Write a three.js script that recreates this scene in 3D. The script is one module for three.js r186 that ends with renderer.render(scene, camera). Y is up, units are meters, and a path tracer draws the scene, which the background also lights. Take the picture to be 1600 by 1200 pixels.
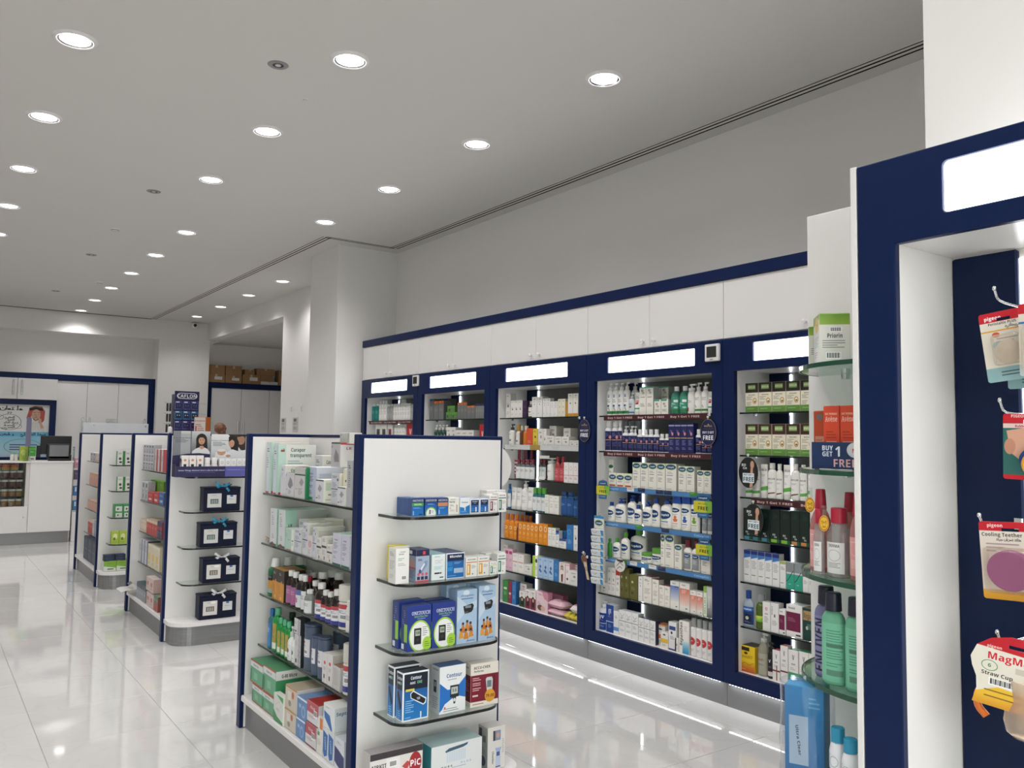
import * as THREE from 'three';
import { mergeGeometries } from 'three/addons/utils/BufferGeometryUtils.js';
import { RoundedBoxGeometry } from 'three/addons/geometries/RoundedBoxGeometry.js';
import { MarchingCubes } from 'three/addons/objects/MarchingCubes.js';
import { RectAreaLightUniformsLib } from 'three/addons/lights/RectAreaLightUniformsLib.js';
import { ImprovedNoise } from 'three/addons/math/ImprovedNoise.js';

// ---------------------------------------------------------------- camera, sky, exposure
const scene = new THREE.Scene();
const camera = new THREE.PerspectiveCamera(49.67, 1600 / 1200, 0.05, 60);
camera.position.set(0, 1.475, 0);
{
  const yaw = 0.62026, pitch = 0.06756, roll = 0.01414;
  camera.lookAt(Math.sin(yaw) * Math.cos(pitch), 1.475 + Math.sin(pitch), -Math.cos(yaw) * Math.cos(pitch));
  camera.rotateZ(roll);
}
const DAYLIGHT = 6;                                    // overcast sky in front of the shop window behind the camera
scene.background = new THREE.Color(1.0, 0.975, 0.975).multiplyScalar(DAYLIGHT);
const renderer = new THREE.WebGLRenderer({ antialias: true });
renderer.shadowMap.enabled = true;
renderer.toneMapping = THREE.LinearToneMapping;
renderer.toneMappingExposure = 1.0;
RectAreaLightUniformsLib.init();
const LAMP = { down: 3.0, glow: 7, sign: 5, signGlow: 4.5, led: 4, ledGlow: 6, strip: 14, stripGlow: 9 };
const LAMP_WHITE = new THREE.Color(1.0, 0.975, 0.98), LED_WHITE = new THREE.Color(0.95, 0.97, 1.0);

// ---------------------------------------------------------------- helpers
let seed = 20240611;
const rnd = () => { seed = (seed + 0x6d2b79f5) | 0; let t = Math.imul(seed ^ (seed >>> 15), 1 | seed); t = (t + Math.imul(t ^ (t >>> 7), 61 | t)) ^ t; return ((t ^ (t >>> 14)) >>> 0) / 4294967296; };
const names = new Map();
function numbered(n) { const k = names.get(n) ?? 0; names.set(n, k + 1); return k ? `${n}_${String(k).padStart(3, '0')}` : n; }
function sh(o) { o.castShadow = o.receiveShadow = true; return o; }
function mesh(name, geo, m, parent) { const o = sh(new THREE.Mesh(geo, m)); o.name = parent ? name : numbered(name); (parent ?? scene).add(o); return o; }
const usedLabels = new Map();
function tag(o, label, category, group) {
  o.userData.label = label; o.userData.category = category;
  if (group) o.userData.group = group;
  usedLabels.set(label, (usedLabels.get(label) ?? 0) + 1);
  return o;
}
function thing(name, label, category, pos = [0, 0, 0], turn = 0, group) {
  const o = new THREE.Group(); o.name = numbered(name); o.position.set(...pos); o.rotation.y = turn; scene.add(o);
  return tag(o, label, category, group);
}
function struct(name, geo, m, parent) { const o = mesh(name, geo, m, parent); if (!parent) o.userData.kind = 'structure'; return o; }
function structGroup(name) { const o = new THREE.Group(); o.name = numbered(name); o.userData.kind = 'structure'; scene.add(o); return o; }
// a box given by its lower and upper corner
function bx(x0, y0, z0, x1, y1, z1) { const g = new THREE.BoxGeometry(x1 - x0, y1 - y0, z1 - z0); g.translate((x0 + x1) / 2, (y0 + y1) / 2, (z0 + z1) / 2); return g; }
// a box with chamfered edges, 44 triangles; uv rectangles for front (+z), sides and top are optional
function chamfer(w, h, d, b = 0.002, uv) {
  b = Math.min(b, w * 0.2, h * 0.2, d * 0.2);
  const P = [], N = [], U = [], X = w / 2, Z = d / 2;
  const faces = [[0, 1], [0, -1], [1, 1], [1, -1], [2, 1], [2, -1]];
  const half = [X, h / 2, Z];
  const vert = (ax, s, c) => { const p = c.map((q, i) => q * (half[i] - (i === ax ? 0 : b))); p[1] += h / 2; return p; };
  const uvOf = (ax, s, c) => {
    if (!uv) return [0, 0];
    const r = ax === 2 ? (s > 0 ? uv.front : uv.back ?? uv.side ?? uv.front) : ax === 0 ? uv.side ?? uv.front : uv.top ?? uv.side ?? uv.front;
    let u = ax === 2 ? c[0] * s : ax === 0 ? -c[2] * s : c[0], v = ax === 1 ? -c[2] : c[1];
    return [r[0] + (r[2] - r[0]) * (u + 1) / 2, r[1] + (r[3] - r[1]) * (v + 1) / 2];
  };
  const tri = (vs, n, us) => { for (let i = 0; i < 3; i++) { P.push(...vs[i]); N.push(...n); U.push(...us[i]); } };
  const poly = (vs, us, n) => {
    const a = new THREE.Vector3(...vs[0]), e = new THREE.Vector3(...vs[1]).sub(a), f = new THREE.Vector3(...vs[2]).sub(a), m = e.cross(f);
    if (m.dot(new THREE.Vector3(...n)) < 0) { vs = [...vs].reverse(); us = [...us].reverse(); }
    for (let i = 1; i + 1 < vs.length; i++) tri([vs[0], vs[i], vs[i + 1]], n, [us[0], us[i], us[i + 1]]);
  };
  for (const [ax, s] of faces) {
    const o = [0, 1, 2].filter((k) => k !== ax), cs = [[-1, -1], [1, -1], [1, 1], [-1, 1]].map(([p, q]) => { const c = [0, 0, 0]; c[ax] = s; c[o[0]] = p; c[o[1]] = q; return c; }), n = [0, 0, 0]; n[ax] = s;
    poly(cs.map((c) => vert(ax, s, c)), cs.map((c) => uvOf(ax, s, c)), n);
  }
  for (let e = 0; e < 3; e++) for (const p of [-1, 1]) for (const q of [-1, 1]) {
    const [a, c] = [[1, 2], [0, 2], [0, 1]][e], c1 = [0, 0, 0], c2 = [0, 0, 0], n = [0, 0, 0];
    c1[a] = c2[a] = n[a] = p; c1[c] = c2[c] = n[c] = q; c1[e] = -1; c2[e] = 1;
    const host = a === 2 || c === 2 ? 2 : a, hs = host === 2 ? (a === 2 ? p : q) : p, u = [uvOf(host, hs, c1), uvOf(host, hs, c2)], l = Math.SQRT1_2;
    poly([vert(a, p, c1), vert(a, p, c2), vert(c, q, c2), vert(c, q, c1)], [u[0], u[1], u[1], u[0]], n.map((k) => k * l));
  }
  for (const i of [-1, 1]) for (const j of [-1, 1]) for (const k of [-1, 1]) {
    const c = [i, j, k], u = uvOf(2, k, c);
    poly([vert(0, i, c), vert(1, j, c), vert(2, k, c)], [u, u, u], c.map((q) => q / Math.sqrt(3)));
  }
  const g = new THREE.BufferGeometry();
  g.setAttribute('position', new THREE.Float32BufferAttribute(P, 3)); g.setAttribute('normal', new THREE.Float32BufferAttribute(N, 3)); g.setAttribute('uv', new THREE.Float32BufferAttribute(U, 2));
  return g;
}
function cbx(x0, y0, z0, x1, y1, z1, b = 0.0015) { const g = chamfer(x1 - x0, y1 - y0, z1 - z0, b); g.translate((x0 + x1) / 2, y0, (z0 + z1) / 2); return g; }
function plan(points, y0, y1) {             // an outline in x, z raised from y0 to y1
  const s = new THREE.Shape(points.map(([x, z]) => new THREE.Vector2(x, -z)));
  const g = new THREE.ExtrudeGeometry(s, { depth: y1 - y0, bevelEnabled: false, curveSegments: 1 });
  g.rotateX(-Math.PI / 2); g.translate(0, y0, 0); return g;
}
function ribbon(points, y0, y1, t) {        // an upright band of thickness t along an open outline in x, z
  const inner = points.map((p, i) => { const a = points[Math.max(0, i - 1)], b = points[Math.min(points.length - 1, i + 1)], dx = b[0] - a[0], dz = b[1] - a[1], l = Math.hypot(dx, dz); return [p[0] - dz / l * t, p[1] + dx / l * t]; });
  return plan([...points, ...inner.reverse()], y0, y1);
}
const cache = new Map();
const once = (key, make) => { if (!cache.has(key)) cache.set(key, make()); return cache.get(key); };
const std = (color, roughness = 0.5, extra = {}) => once(`${color}|${roughness}|${JSON.stringify(extra)}`, () => new THREE.MeshPhysicalMaterial({ color, roughness, ...extra }));
const clear = (color = '#ffffff', roughness = 0.05) => std(color, roughness, { transmission: 1, thickness: 0 });
const milky = (color, t = 0.5) => std(color, 0.35, { transmission: t, thickness: 0 });
const glow = (c, i) => once(`glow${c.getHexString()}${i}`, () => new THREE.MeshStandardMaterial({ color: 0xffffff, emissive: c, emissiveIntensity: i, roughness: 0.6 }));

// grain textures
function noiseTexture(n, f) { const p = new ImprovedNoise(), d = new Uint8Array(n * n * 4); for (let y = 0; y < n; y++) for (let x = 0; x < n; x++) { const v = f(p, x / n, y / n), i = (y * n + x) * 4; for (let c = 0; c < 3; c++) d[i + c] = Math.max(0, Math.min(255, v[c])); d[i + 3] = 255; } const t = new THREE.DataTexture(d, n, n); t.wrapS = t.wrapT = THREE.RepeatWrapping; t.magFilter = THREE.LinearFilter; t.colorSpace = THREE.SRGBColorSpace; t.needsUpdate = true; return t; }
const wrapNoise = (p, x, y, f, s) => { const a = x * 2 * Math.PI, b = y * 2 * Math.PI; return p.noise(Math.cos(a) * f + s, Math.sin(a) * f + Math.cos(b) * f, Math.sin(b) * f + s * 2.3); };
const marble = noiseTexture(512, (p, x, y) => {
  const w = wrapNoise(p, x, y, 0.9, 3.1), v = 1 - Math.min(1, Math.abs(wrapNoise(p, x + w * 0.03, y, 0.7, 7.7) + w * 0.35) * 9), c = wrapNoise(p, x, y, 0.45, 1.3);
  const l = 236 + c * 5 - v * v * 4 + wrapNoise(p, x, y, 4, 2) * 1.5; return [l, l - 1, l - 3];
});
const brushed = noiseTexture(256, (p, x, y) => { const l = 182 + p.noise(x * 3, y * 210, 1) * 16 + p.noise(x * 9, y * 90, 5) * 8; return [l, l, l + 1]; });
const plaster = noiseTexture(256, (p, x, y) => { const l = 128 + wrapNoise(p, x, y, 5, 1) * 45 + wrapNoise(p, x, y, 14, 4) * 30; return [l, l, l]; });
const kraft = noiseTexture(256, (p, x, y) => { const l = p.noise(x * 40, y * 6, 2) * 10 + p.noise(x * 7, y * 7, 9) * 8; return [150 + l, 116 + l, 80 + l]; });

const M = {
  navy: std('#081d48', 0.34, { specularIntensity: 0.45 }),
  navyDark: std('#081a3c', 0.45, { specularIntensity: 0.4 }),
  white: std('#e6e4e3', 0.32),
  whiteMatt: std('#dcd9d2', 0.6),
  wall: std('#e6e4e1', 0.85, {}),
  ceiling: std('#d6d4cf', 0.9, {}),
  grout: std('#a7a49d', 0.8),
  steel: new THREE.MeshStandardMaterial({ map: brushed, color: 0xbfc0c1, metalness: 0.4, roughness: 0.36 }),
  chrome: std('#d7d9dc', 0.15, { metalness: 1 }),
  glass: std('#f1f5f2', 0.03, { transmission: 1, thickness: 0, specularIntensity: 1 }),
  glassEdge: std('#0d1f1a', 0.15),
  blackEdge: std('#0b0e10', 0.2),
  backGrey: std('#5e605f', 0.4),
  black: std('#101114', 0.4),
  paper: std('#e9e7e1', 0.7),
  slot: std('#0a0a0b', 0.9),
  kraft: new THREE.MeshStandardMaterial({ map: kraft, roughness: 0.9 }),
};
for (const k of ['wall', 'ceiling']) { M[k].bumpMap = plaster; M[k].bumpScale = 0.0006; }

// ---------------------------------------------------------------- printed surfaces: one atlas of packaging prints
const ATLAS = 2048, PAGES = [0, 1, 2, 3].map(() => {
  const canvas = document.createElement('canvas'); canvas.width = canvas.height = ATLAS;
  const c = canvas.getContext('2d'); c.fillStyle = '#888'; c.fillRect(0, 0, ATLAS, ATLAS);
  const map = new THREE.CanvasTexture(canvas); map.colorSpace = THREE.SRGBColorSpace; map.magFilter = THREE.LinearFilter;
  return { ctx: c, map, rows: [], next: 0 };
});
let page = 0;                                // goods seen close use the second page
const cells = new Map();
function cell(w, h) {                       // rows of alike height, filled from the left
  const W = w + 4, H = Math.ceil((h + 4) / 20) * 20;
  const { rows } = PAGES[page];
  let r = rows.find((q) => q.h === H && q.x + W <= ATLAS);
  if (!r) { if (PAGES[page].next + H > ATLAS) throw new Error('atlas is full'); r = { y: PAGES[page].next, h: H, x: 0 }; PAGES[page].next += H; rows.push(r); }
  const c = [r.x + 2, r.y + 2, w, h]; r.x += W; return c;
}
// ops: 'r x y w h colour' rectangle, 'e cx cy rx ry colour' ellipse, 'l x y w lines colour' small print, 'b x y w h' barcode, 'p colour x y x y ...' polygon, 'g y0 y1 colour colour' gradient band,
// 't text|x|y|size|colour|font|turn' lettering, 's colour width x y x y ...' stroke, 'o cx cy rx ry colour width' ring; fractions of the cell
// joined-up script drawn with the pen, from its right end: letter -> [advance, strokes]; 'a words|right edge|baseline|size|colour'
const BOWL = [[0, -0.3], [0.05, 0.12], [0.35, 0.2], [0.62, 0.1], [0.66, -0.3]], TOOTH = [[0, 0], [0.2, 0], [0.22, -0.28], [0.24, 0], [0.4, 0]];
const dot = (x, y) => [[x, y], [x + 0.07, y + 0.05]], SCRIPT = {
  "ا": [0.22, [[[0.1, 0.02], [0.1, -0.85]]]], "ل": [0.3, [[[0, 0], [0.14, 0], [0.14, -0.9]]]], "م": [0.42, [[[0, 0], [0.12, -0.22], [0.3, -0.16], [0.3, 0.02], [0, 0]]]], "ن": [0.72, [BOWL, dot(0.3, -0.36)]], "ي": [0.72, [[[0, -0.2], [0.2, -0.3], [0.3, 0], [0.6, 0.1], [0.55, 0.36], [0.2, 0.4], [0, 0.25]], dot(0.2, 0.6), dot(0.4, 0.6)]],
  "ت": [0.4, [TOOTH, dot(0.12, -0.5), dot(0.28, -0.5)]], "ب": [0.4, [TOOTH, dot(0.2, 0.26)]], "ع": [0.42, [[[0, 0], [0.16, 0], [0.06, -0.26], [0.34, -0.26], [0.22, 0], [0.42, 0]]]], "ه": [0.46, [[[0, 0], [0.2, -0.3], [0.4, -0.1], [0.2, 0.08], [0.14, -0.24], [0.46, 0]]]], "س": [0.62, [[[0, 0], [0.1, -0.22], [0.18, 0], [0.3, -0.22], [0.38, 0], [0.5, -0.22], [0.62, 0]]]], "ر": [0.3, [[[0.24, -0.22], [0.2, 0.1], [0, 0.3]]]], "و": [0.36, [[[0.3, -0.1], [0.16, -0.26], [0.1, -0.05], [0.3, -0.08], [0.22, 0.2], [0, 0.3]]]], "ط": [0.5, [[[0, 0], [0.2, -0.28], [0.46, -0.12], [0.4, 0], [0, 0]], [[0.14, 0], [0.14, -0.85]]]], ' ': [0.32, []],
};
function arabic(c, s, x, y, z, col) { c.strokeStyle = col; c.lineWidth = Math.max(1, z * 0.13); c.lineJoin = c.lineCap = 'round'; for (const l of s) { const [adv, st] = SCRIPT[l] ?? SCRIPT["ت"]; x -= adv * z; for (const p of st) { c.beginPath(); for (const [a, b] of p) c.lineTo(x + a * z, y + b * z); c.stroke(); } } }
function paint(c, w, h, ops) {
  for (const op of ops) {
    const k = op[0];
    if (k === 't') {
      const [s, x, y, z, col, font, turn] = op.slice(1).split('|'); c.save(); c.translate(+x * w, +y * h); if (turn) c.rotate(+turn); c.fillStyle = col ?? '#111'; const px = +z * h; c.font = `${font?.includes('b') || !font ? 'bold ' : ''}${px}px ${font?.includes('s') ? 'serif' : 'sans-serif'}`; c.textAlign = font?.includes('l') ? 'left' : 'center'; c.textBaseline = 'middle';
      const most = (turn ? h : w) * 0.94, m = c.measureText(s).width; if (m > most) c.scale(most / m, 1); c.fillText(s, 0, 0); c.restore(); continue;
    }
    if (k === 'a') { const [s, x, y, z, col] = op.slice(1).split('|'); arabic(c, s, +x * w, +y * h, +z * h, col ?? '#222'); continue; }
    const f = op.slice(1).trim().split(/\s+/), n = f.map(Number);
    if (k === 'r') { c.fillStyle = f[4]; c.fillRect(n[0] * w, n[1] * h, n[2] * w, n[3] * h); }
    else if (k === 'e') { c.fillStyle = f[4]; c.beginPath(); c.ellipse(n[0] * w, n[1] * h, n[2] * w, n[3] * h, 0, 0, 7); c.fill(); }
    else if (k === 'o') { c.strokeStyle = f[4]; c.lineWidth = n[5] * h; c.beginPath(); c.ellipse(n[0] * w, n[1] * h, n[2] * w, n[3] * h, 0, 0, 7); c.stroke(); }
    else if (k === 'l') { c.fillStyle = f[4]; const gap = Math.max(2, 0.045 * h); for (let i = 0; i < n[3]; i++) c.fillRect(n[0] * w, n[1] * h + i * gap, n[2] * w * (0.6 + 0.4 * Math.abs(Math.sin(i * 7.3 + n[1] * 31))), Math.max(1, gap * 0.38)); }
    else if (k === 'b') { c.fillStyle = '#fff'; c.fillRect(n[0] * w, n[1] * h, n[2] * w, n[3] * h); c.fillStyle = '#222'; for (let i = 0; i < 15; i++) c.fillRect((n[0] + n[2] * (0.06 + i * 0.06)) * w, (n[1] + n[3] * 0.1) * h, n[2] * w * (i % 3 ? 0.025 : 0.045), n[3] * h * 0.75); }
    else if (k === 'p') { c.fillStyle = f[0]; c.beginPath(); for (let i = 1; i + 1 < f.length; i += 2) c.lineTo(n[i] * w, n[i + 1] * h); c.fill(); }
    else if (k === 's') { c.strokeStyle = f[0]; c.lineWidth = Math.max(1, n[1] * h); c.beginPath(); for (let i = 2; i + 1 < f.length; i += 2) c.lineTo(n[i] * w, n[i + 1] * h); c.stroke(); }
    else if (k === 'g') { const q = c.createLinearGradient(0, n[0] * h, 0, n[1] * h); q.addColorStop(0, f[2]); q.addColorStop(1, f[3]); c.fillStyle = q; c.fillRect(0, n[0] * h, w, (n[1] - n[0]) * h); }
  }
}
function art(name, w, h, bg, ...ops) {
  const r = cell(w, h), { ctx } = PAGES[page];
  ctx.save(); ctx.beginPath(); ctx.rect(r[0] - 2, r[1] - 2, w + 4, h + 4); ctx.clip(); ctx.fillStyle = bg; ctx.fillRect(r[0] - 2, r[1] - 2, w + 4, h + 4); ctx.translate(r[0], r[1]); paint(ctx, w, h, ops); ctx.restore();
  cells.set(name, { page, uv: [r[0] / ATLAS, 1 - (r[1] + h) / ATLAS, (r[0] + w) / ATLAS, 1 - r[1] / ATLAS], bg });
}
function swatch(color, on = page) {
  const k = on + color;
  if (!cells.has(k)) { const was = page; page = on; const r = cell(6, 6), { ctx } = PAGES[on]; page = was; ctx.fillStyle = color; ctx.fillRect(r[0] - 2, r[1] - 2, 10, 10); cells.set(k, { uv: [(r[0] + 1) / ATLAS, 1 - (r[1] + 5) / ATLAS, (r[0] + 5) / ATLAS, 1 - (r[1] + 1) / ATLAS] }); }
  return cells.get(k).uv;
}
const pageOf = (n) => (n && cells.has(n) ? cells.get(n).page : 0);
const uvOf = (n, on = 0) => { if (n[0] === '#') return swatch(n, on); if (!cells.has(n)) throw new Error('no print ' + n); return cells.get(n).uv; };
const PRINTS = PAGES.map(({ map }) => Object.fromEntries([['card', 0.42], ['gloss', 0.25], ['matt', 0.6]].map(([k, r]) => [k, new THREE.MeshPhysicalMaterial({ map, roughness: r })])));
const print = (n, finish = 'card') => PRINTS[pageOf(n)][finish];
function remap(g, r) { const u = g.attributes.uv; for (let i = 0; i < u.count; i++) u.setXY(i, r[0] + (r[2] - r[0]) * u.getX(i), r[1] + (r[3] - r[1]) * u.getY(i)); return g; }
function card(w, h, t, face, back) { return chamfer(w, h, t, 0.0008, { front: uvOf(face), back: uvOf(back ?? face, pageOf(face)), side: swatch('#dedbd2', pageOf(face)), top: swatch('#dedbd2', pageOf(face)) }); }

// ---------------------------------------------------------------- the room
const CEIL = 3.48, WALL_X = 4.15, FAR = -15.25;
{
  const floor = structGroup('floor');
  mesh('grout_bed', bx(-3.2, -0.15, -16.2, 7.2, -0.0025, 2.6), M.grout, floor);
  const tileMats = [0, 1, 2, 3].map((i) => { const t = marble.clone(); t.offset.set(i * 0.27, i * 0.41); t.repeat.set(0.5 + 0.02 * i, 0.5); t.needsUpdate = true; return new THREE.MeshPhysicalMaterial({ map: t, roughness: 0.05, ior: 1.95, color: new THREE.Color().setScalar([0.76, 0.74, 0.77, 0.75][i]) }); });
  const tileShapes = [0, 1].map((k) => { const g = cbx(-0.2985, -0.012, -0.2985, 0.2985, 0, 0.2985, 0.0012), u = g.attributes.uv, p = g.attributes.position; for (let i = 0; i < u.count; i++) u.setXY(i, k ? p.getZ(i) / 0.6 : p.getX(i) / 0.6, k ? p.getX(i) / 0.6 : p.getZ(i) / 0.6); return g; });
  const far = [[], []];
  for (let i = -6; i < 6; i++) for (let j = 0; j < 31; j++) {
    const x = 1.148 + 0.6 * i + 0.3, z = -15.04 + 0.6 * j, v = Math.floor(rnd() * 4), k = rnd() < 0.5 ? 0 : 1;
    if (x > 4.2) continue;
    if (x > -0.4 && z < -1.4) { const t = mesh('tile', tileShapes[k], tileMats[v], floor); t.position.set(x, 0, z); }
    else far[k].push(tileShapes[k].clone().translate(x, 0, z));
  }
  const rest = mesh('tile_field', mergeGeometries([...far[0], ...far[1]]), tileMats[0], floor); rest.userData.kind = 'stuff';
  const alcoveTiles = []; for (let i = 0; i < 4; i++) for (let j = 0; j < 7; j++) alcoveTiles.push(tileShapes[0].clone().translate(4.448 + 0.6 * i, 0, -15.04 + 0.6 * j));
  mesh('alcove_tile_field', mergeGeometries(alcoveTiles), tileMats[2], floor).userData.kind = 'stuff';
}
struct('ceiling', mergeGeometries([bx(-3.2, CEIL, -16.2, 4.4, CEIL + 0.25, 2.6), bx(4.35, 3.17, -16.2, 7.2, 3.4, -11.2)]), M.ceiling);
struct('wall_right', mergeGeometries([bx(WALL_X, 0, -11.42, 4.35, CEIL, -1.0), bx(WALL_X, 3.185, -15.25, 4.35, CEIL, -11.42)]), M.wall);
struct('pillar', mergeGeometries([bx(3.47, 0, -8.72, WALL_X, CEIL, -7.985)]), M.wall);
struct('pillar_by_entrance', mergeGeometries([bx(1.9, 0, -0.995, 4.35, CEIL, 2.35)]), M.wall);
struct('wall_far', mergeGeometries([bx(-3.2, 0, -16.2, 7.2, CEIL, -15.62), bx(3.34, 0, -15.62, 4.2, CEIL, FAR), bx(-3.2, 3.14, -15.62, 3.34, CEIL, FAR)]), M.wall);
struct('wall_left', bx(-3.4, 0, -16.2, -3.2, CEIL, 2.6), M.wall);
struct('wall_alcove', mergeGeometries([bx(6.6, 0, -15.62, 6.8, 3.2, -11.2), bx(4.35, 0, -11.42, 6.8, 3.2, -11.22)]), M.wall);
// the shop front behind the camera: a wide glazed opening
struct('wall_front', mergeGeometries([bx(-3.2, 0, 2.35, -2.5, CEIL, 2.6), bx(1.5, 0, 2.35, 4.4, CEIL, 2.6), bx(-2.5, 3.0, 2.35, 1.5, CEIL, 2.6), bx(-2.5, 0, 2.35, 1.5, 0.12, 2.6)]), M.wall);
{
  const w = structGroup('window_1'), alu = std('#8d9094', 0.4, { metalness: 0.8 });
  for (const x of [-2.5, -1.2, 0.15, 1.44]) mesh('mullion', cbx(x, 0.12, 2.42, x + 0.06, 3.0, 2.5), alu, w);
  for (const y of [0.12, 2.94]) mesh('rail', cbx(-2.5, y, 2.425, 1.5, y + 0.06, 2.495), alu, w);
  for (const x of [-2.44, -1.14, 0.21]) mesh('pane', bx(x, 0.18, 2.455, x + 1.25, 2.94, 2.463), M.glass, w);
}
struct('pavement', bx(-14, -0.3, 2.6, 14, -0.16, 14), std('#8d8a83', 0.9));
// black slot diffuser let into the ceiling along the shelving, stepping round the pillar
{
  const t = structGroup('trim_1'), line = [[3.99, 0.9], [3.99, -7.76], [3.24, -7.76], [3.215, -15.2]];
  const run = (a, b, off, w, m, name, drop) => {
    const dx = b[0] - a[0], dz = b[1] - a[1], l = Math.hypot(dx, dz), nx = -dz / l, nz = dx / l, p = (q, o, e) => [q[0] + nx * o + dx / l * e, q[1] + nz * o + dz / l * e];
    mesh(name, plan([p(a, off - w / 2, 0), p(b, off - w / 2, 0), p(b, off + w / 2, 0), p(a, off + w / 2, 0)], CEIL - drop, CEIL + 0.002), m, t);
  };
  for (let i = 0; i < 3; i++) {
    const wide = i === 1 ? 0.07 : 0.1;
    run(line[i], line[i + 1], 0, wide, M.whiteMatt, 'slot_frame', 0.004);
    for (const o of i === 1 ? [-0.02, 0.02] : [-0.04, -0.005, 0.035]) run(line[i], line[i + 1], o, o === -0.04 ? 0.006 : 0.012, M.slot, 'slot', 0.006);
  }
  const e = structGroup('trim_2'); mesh('slot', bx(-3.0, CEIL - 0.006, FAR + 0.01, 3.2, CEIL + 0.002, FAR + 0.035), M.slot, e);
}
// ---------------------------------------------------------------- downlights
{
  const ringGeo = new THREE.LatheGeometry([[0.082, 0.0], [0.086, -0.012], [0.094, -0.013], [0.104, -0.005], [0.106, 0.0]].map(([a, b]) => new THREE.Vector2(a, b)), 28);
  const coneGeo = new THREE.LatheGeometry([[0.05, -0.001], [0.07, -0.004], [0.083, -0.01]].map(([a, b]) => new THREE.Vector2(a, b)), 24);
  const lensGeo = new THREE.LatheGeometry([[0.0, -0.0065], [0.06, -0.0065], [0.078, -0.005], [0.08, -0.001]].map(([a, b]) => new THREE.Vector2(a, b)), 24);
  const proto = new THREE.Group();
  mesh('trim_ring', ringGeo, M.white, proto); mesh('reflector', coneGeo, M.chrome, proto); mesh('lens', lensGeo, glow(LAMP_WHITE, LAMP.glow), proto);
  const ord = ['nearest', 'second', 'third', 'fourth', 'fifth', 'sixth', 'seventh', 'eighth', 'ninth', 'tenth', 'eleventh', 'twelfth'];
  const place = (x, z, label, power = 1) => {
    const o = proto.clone(); o.name = numbered('downlight'); o.position.set(x, CEIL, z); scene.add(o); tag(o, label, 'downlight', 'round recessed ceiling downlights');
    const s = new THREE.SpotLight(LAMP_WHITE, LAMP.down * power, 0, 1.2, 0.55, 2); s.position.set(0, -0.03, 0); s.target.position.set(0, -1, 0); s.castShadow = true; s.shadow.radius = 3.5; s.name = 'downlight_lamp'; o.add(s, s.target);
  };
  for (let i = 0; i < 7; i++) place(2.99, -3.35 - 1.287 * (i - 3), `round downlight over the aisle by the wall cabinets, ${i < 3 ? 'behind the entrance pillar line' : ord[i - 3] + ' seen'} ${i < 3 ? ord[i] : 'from the entrance'}`.replace('behind the entrance pillar line', 'out of view,'));
  for (let i = 0; i < 6; i++) place(1.77, -4 - 1.285 * (i - 3), i < 3 ? `round downlight above the entrance, centre row, ${ord[i]} out of view` : `bright round downlight, centre ceiling row, ${ord[i - 3]} from the entrance`);
  for (let i = 0; i < 6; i++) place(2.06, -8.45 - 1.297 * i, `round downlight in the far centre row towards the counter, ${ord[i]} of six`);
  for (let i = 0; i < 12; i++) place(0.553, -4.64 - 1.272 * (i - 4), i < 4 ? `round downlight, aisle row, ${ord[i]} behind the view` : `round downlight, aisle-side ceiling row, ${ord[i - 4]} counted from the entrance${i === 4 ? ', its reflector showing' : ''}`);
  for (let i = 0; i < 6; i++) place(-0.9, -2.2 - 2.3 * (i - 1), `round downlight over the open floor beside the aisle, ${ord[i]} from entrance`);
  for (let i = 0; i < 4; i++) place(3.73, -10.34 - 1.342 * i, `round downlight beside the stepped wall, ${ord[i]} of four past the pillar`, 0.9);
  // small dark spotlight sockets and detectors
  const socket = [new THREE.LatheGeometry([[0.026, 0], [0.03, -0.004], [0.05, -0.005], [0.056, 0]].map(([a, b]) => new THREE.Vector2(a, b)), 24), new THREE.LatheGeometry([[0, -0.001], [0.02, -0.002], [0.03, -0.0035]].map(([a, b]) => new THREE.Vector2(a, b)), 20)];
  [-4.295, -7.2, -10.22, -13.16].forEach((z, i) => { const o = thing('ceiling_speaker', `small dark round ceiling fitting without light, ${ord[i]} from the entrance`, 'ceiling fitting', [1.485, CEIL, z], 0, 'small dark round ceiling fittings'); mesh('rim', socket[0], std('#8b8c8d', 0.4), o); mesh('core', socket[1], M.black, o); mesh('lamp_face', new THREE.CylinderGeometry(0.016, 0.016, 0.003, 16).translate(0, -0.003, 0), std('#c9c9c6', 0.3), o); });
  [[1.776, -4.64, 'first from the entrance'], [1.47, -8.75, 'second from the entrance'], [1.856, -12.0, 'last before the counter']].forEach(([x, z, w], i) => { const o = thing('smoke_detector', `tiny white smoke detector on the ceiling, ${w}`, 'smoke detector', [x, CEIL, z]); if (!i) o.scale.setScalar(0.35); mesh('base', new THREE.LatheGeometry([[0, -0.02], [0.03, -0.02], [0.045, -0.012], [0.048, 0]].map(([a, b]) => new THREE.Vector2(a, b)), 20), M.whiteMatt, o); mesh('vent', new THREE.TorusGeometry(0.034, 0.003, 6, 20).rotateX(Math.PI / 2).translate(0, -0.018, 0), std('#8a8a88', 0.6), o); });
  const cam = thing('security_camera', 'small white security camera with black lens at the ceiling corner', 'camera', [3.9, 3.4, FAR + 0.14]);
  mesh('mount', cbx(-0.035, 0, -0.139, 0.035, 0.08, -0.06, 0.004), M.white, cam); mesh('body', new THREE.CapsuleGeometry(0.05, 0.05, 6, 14).rotateX(Math.PI / 2).translate(0, 0.02, -0.02), M.white, cam); mesh('lens', new THREE.SphereGeometry(0.03, 14, 10).translate(-0.01, 0.015, 0.035), M.black, cam);
}
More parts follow.
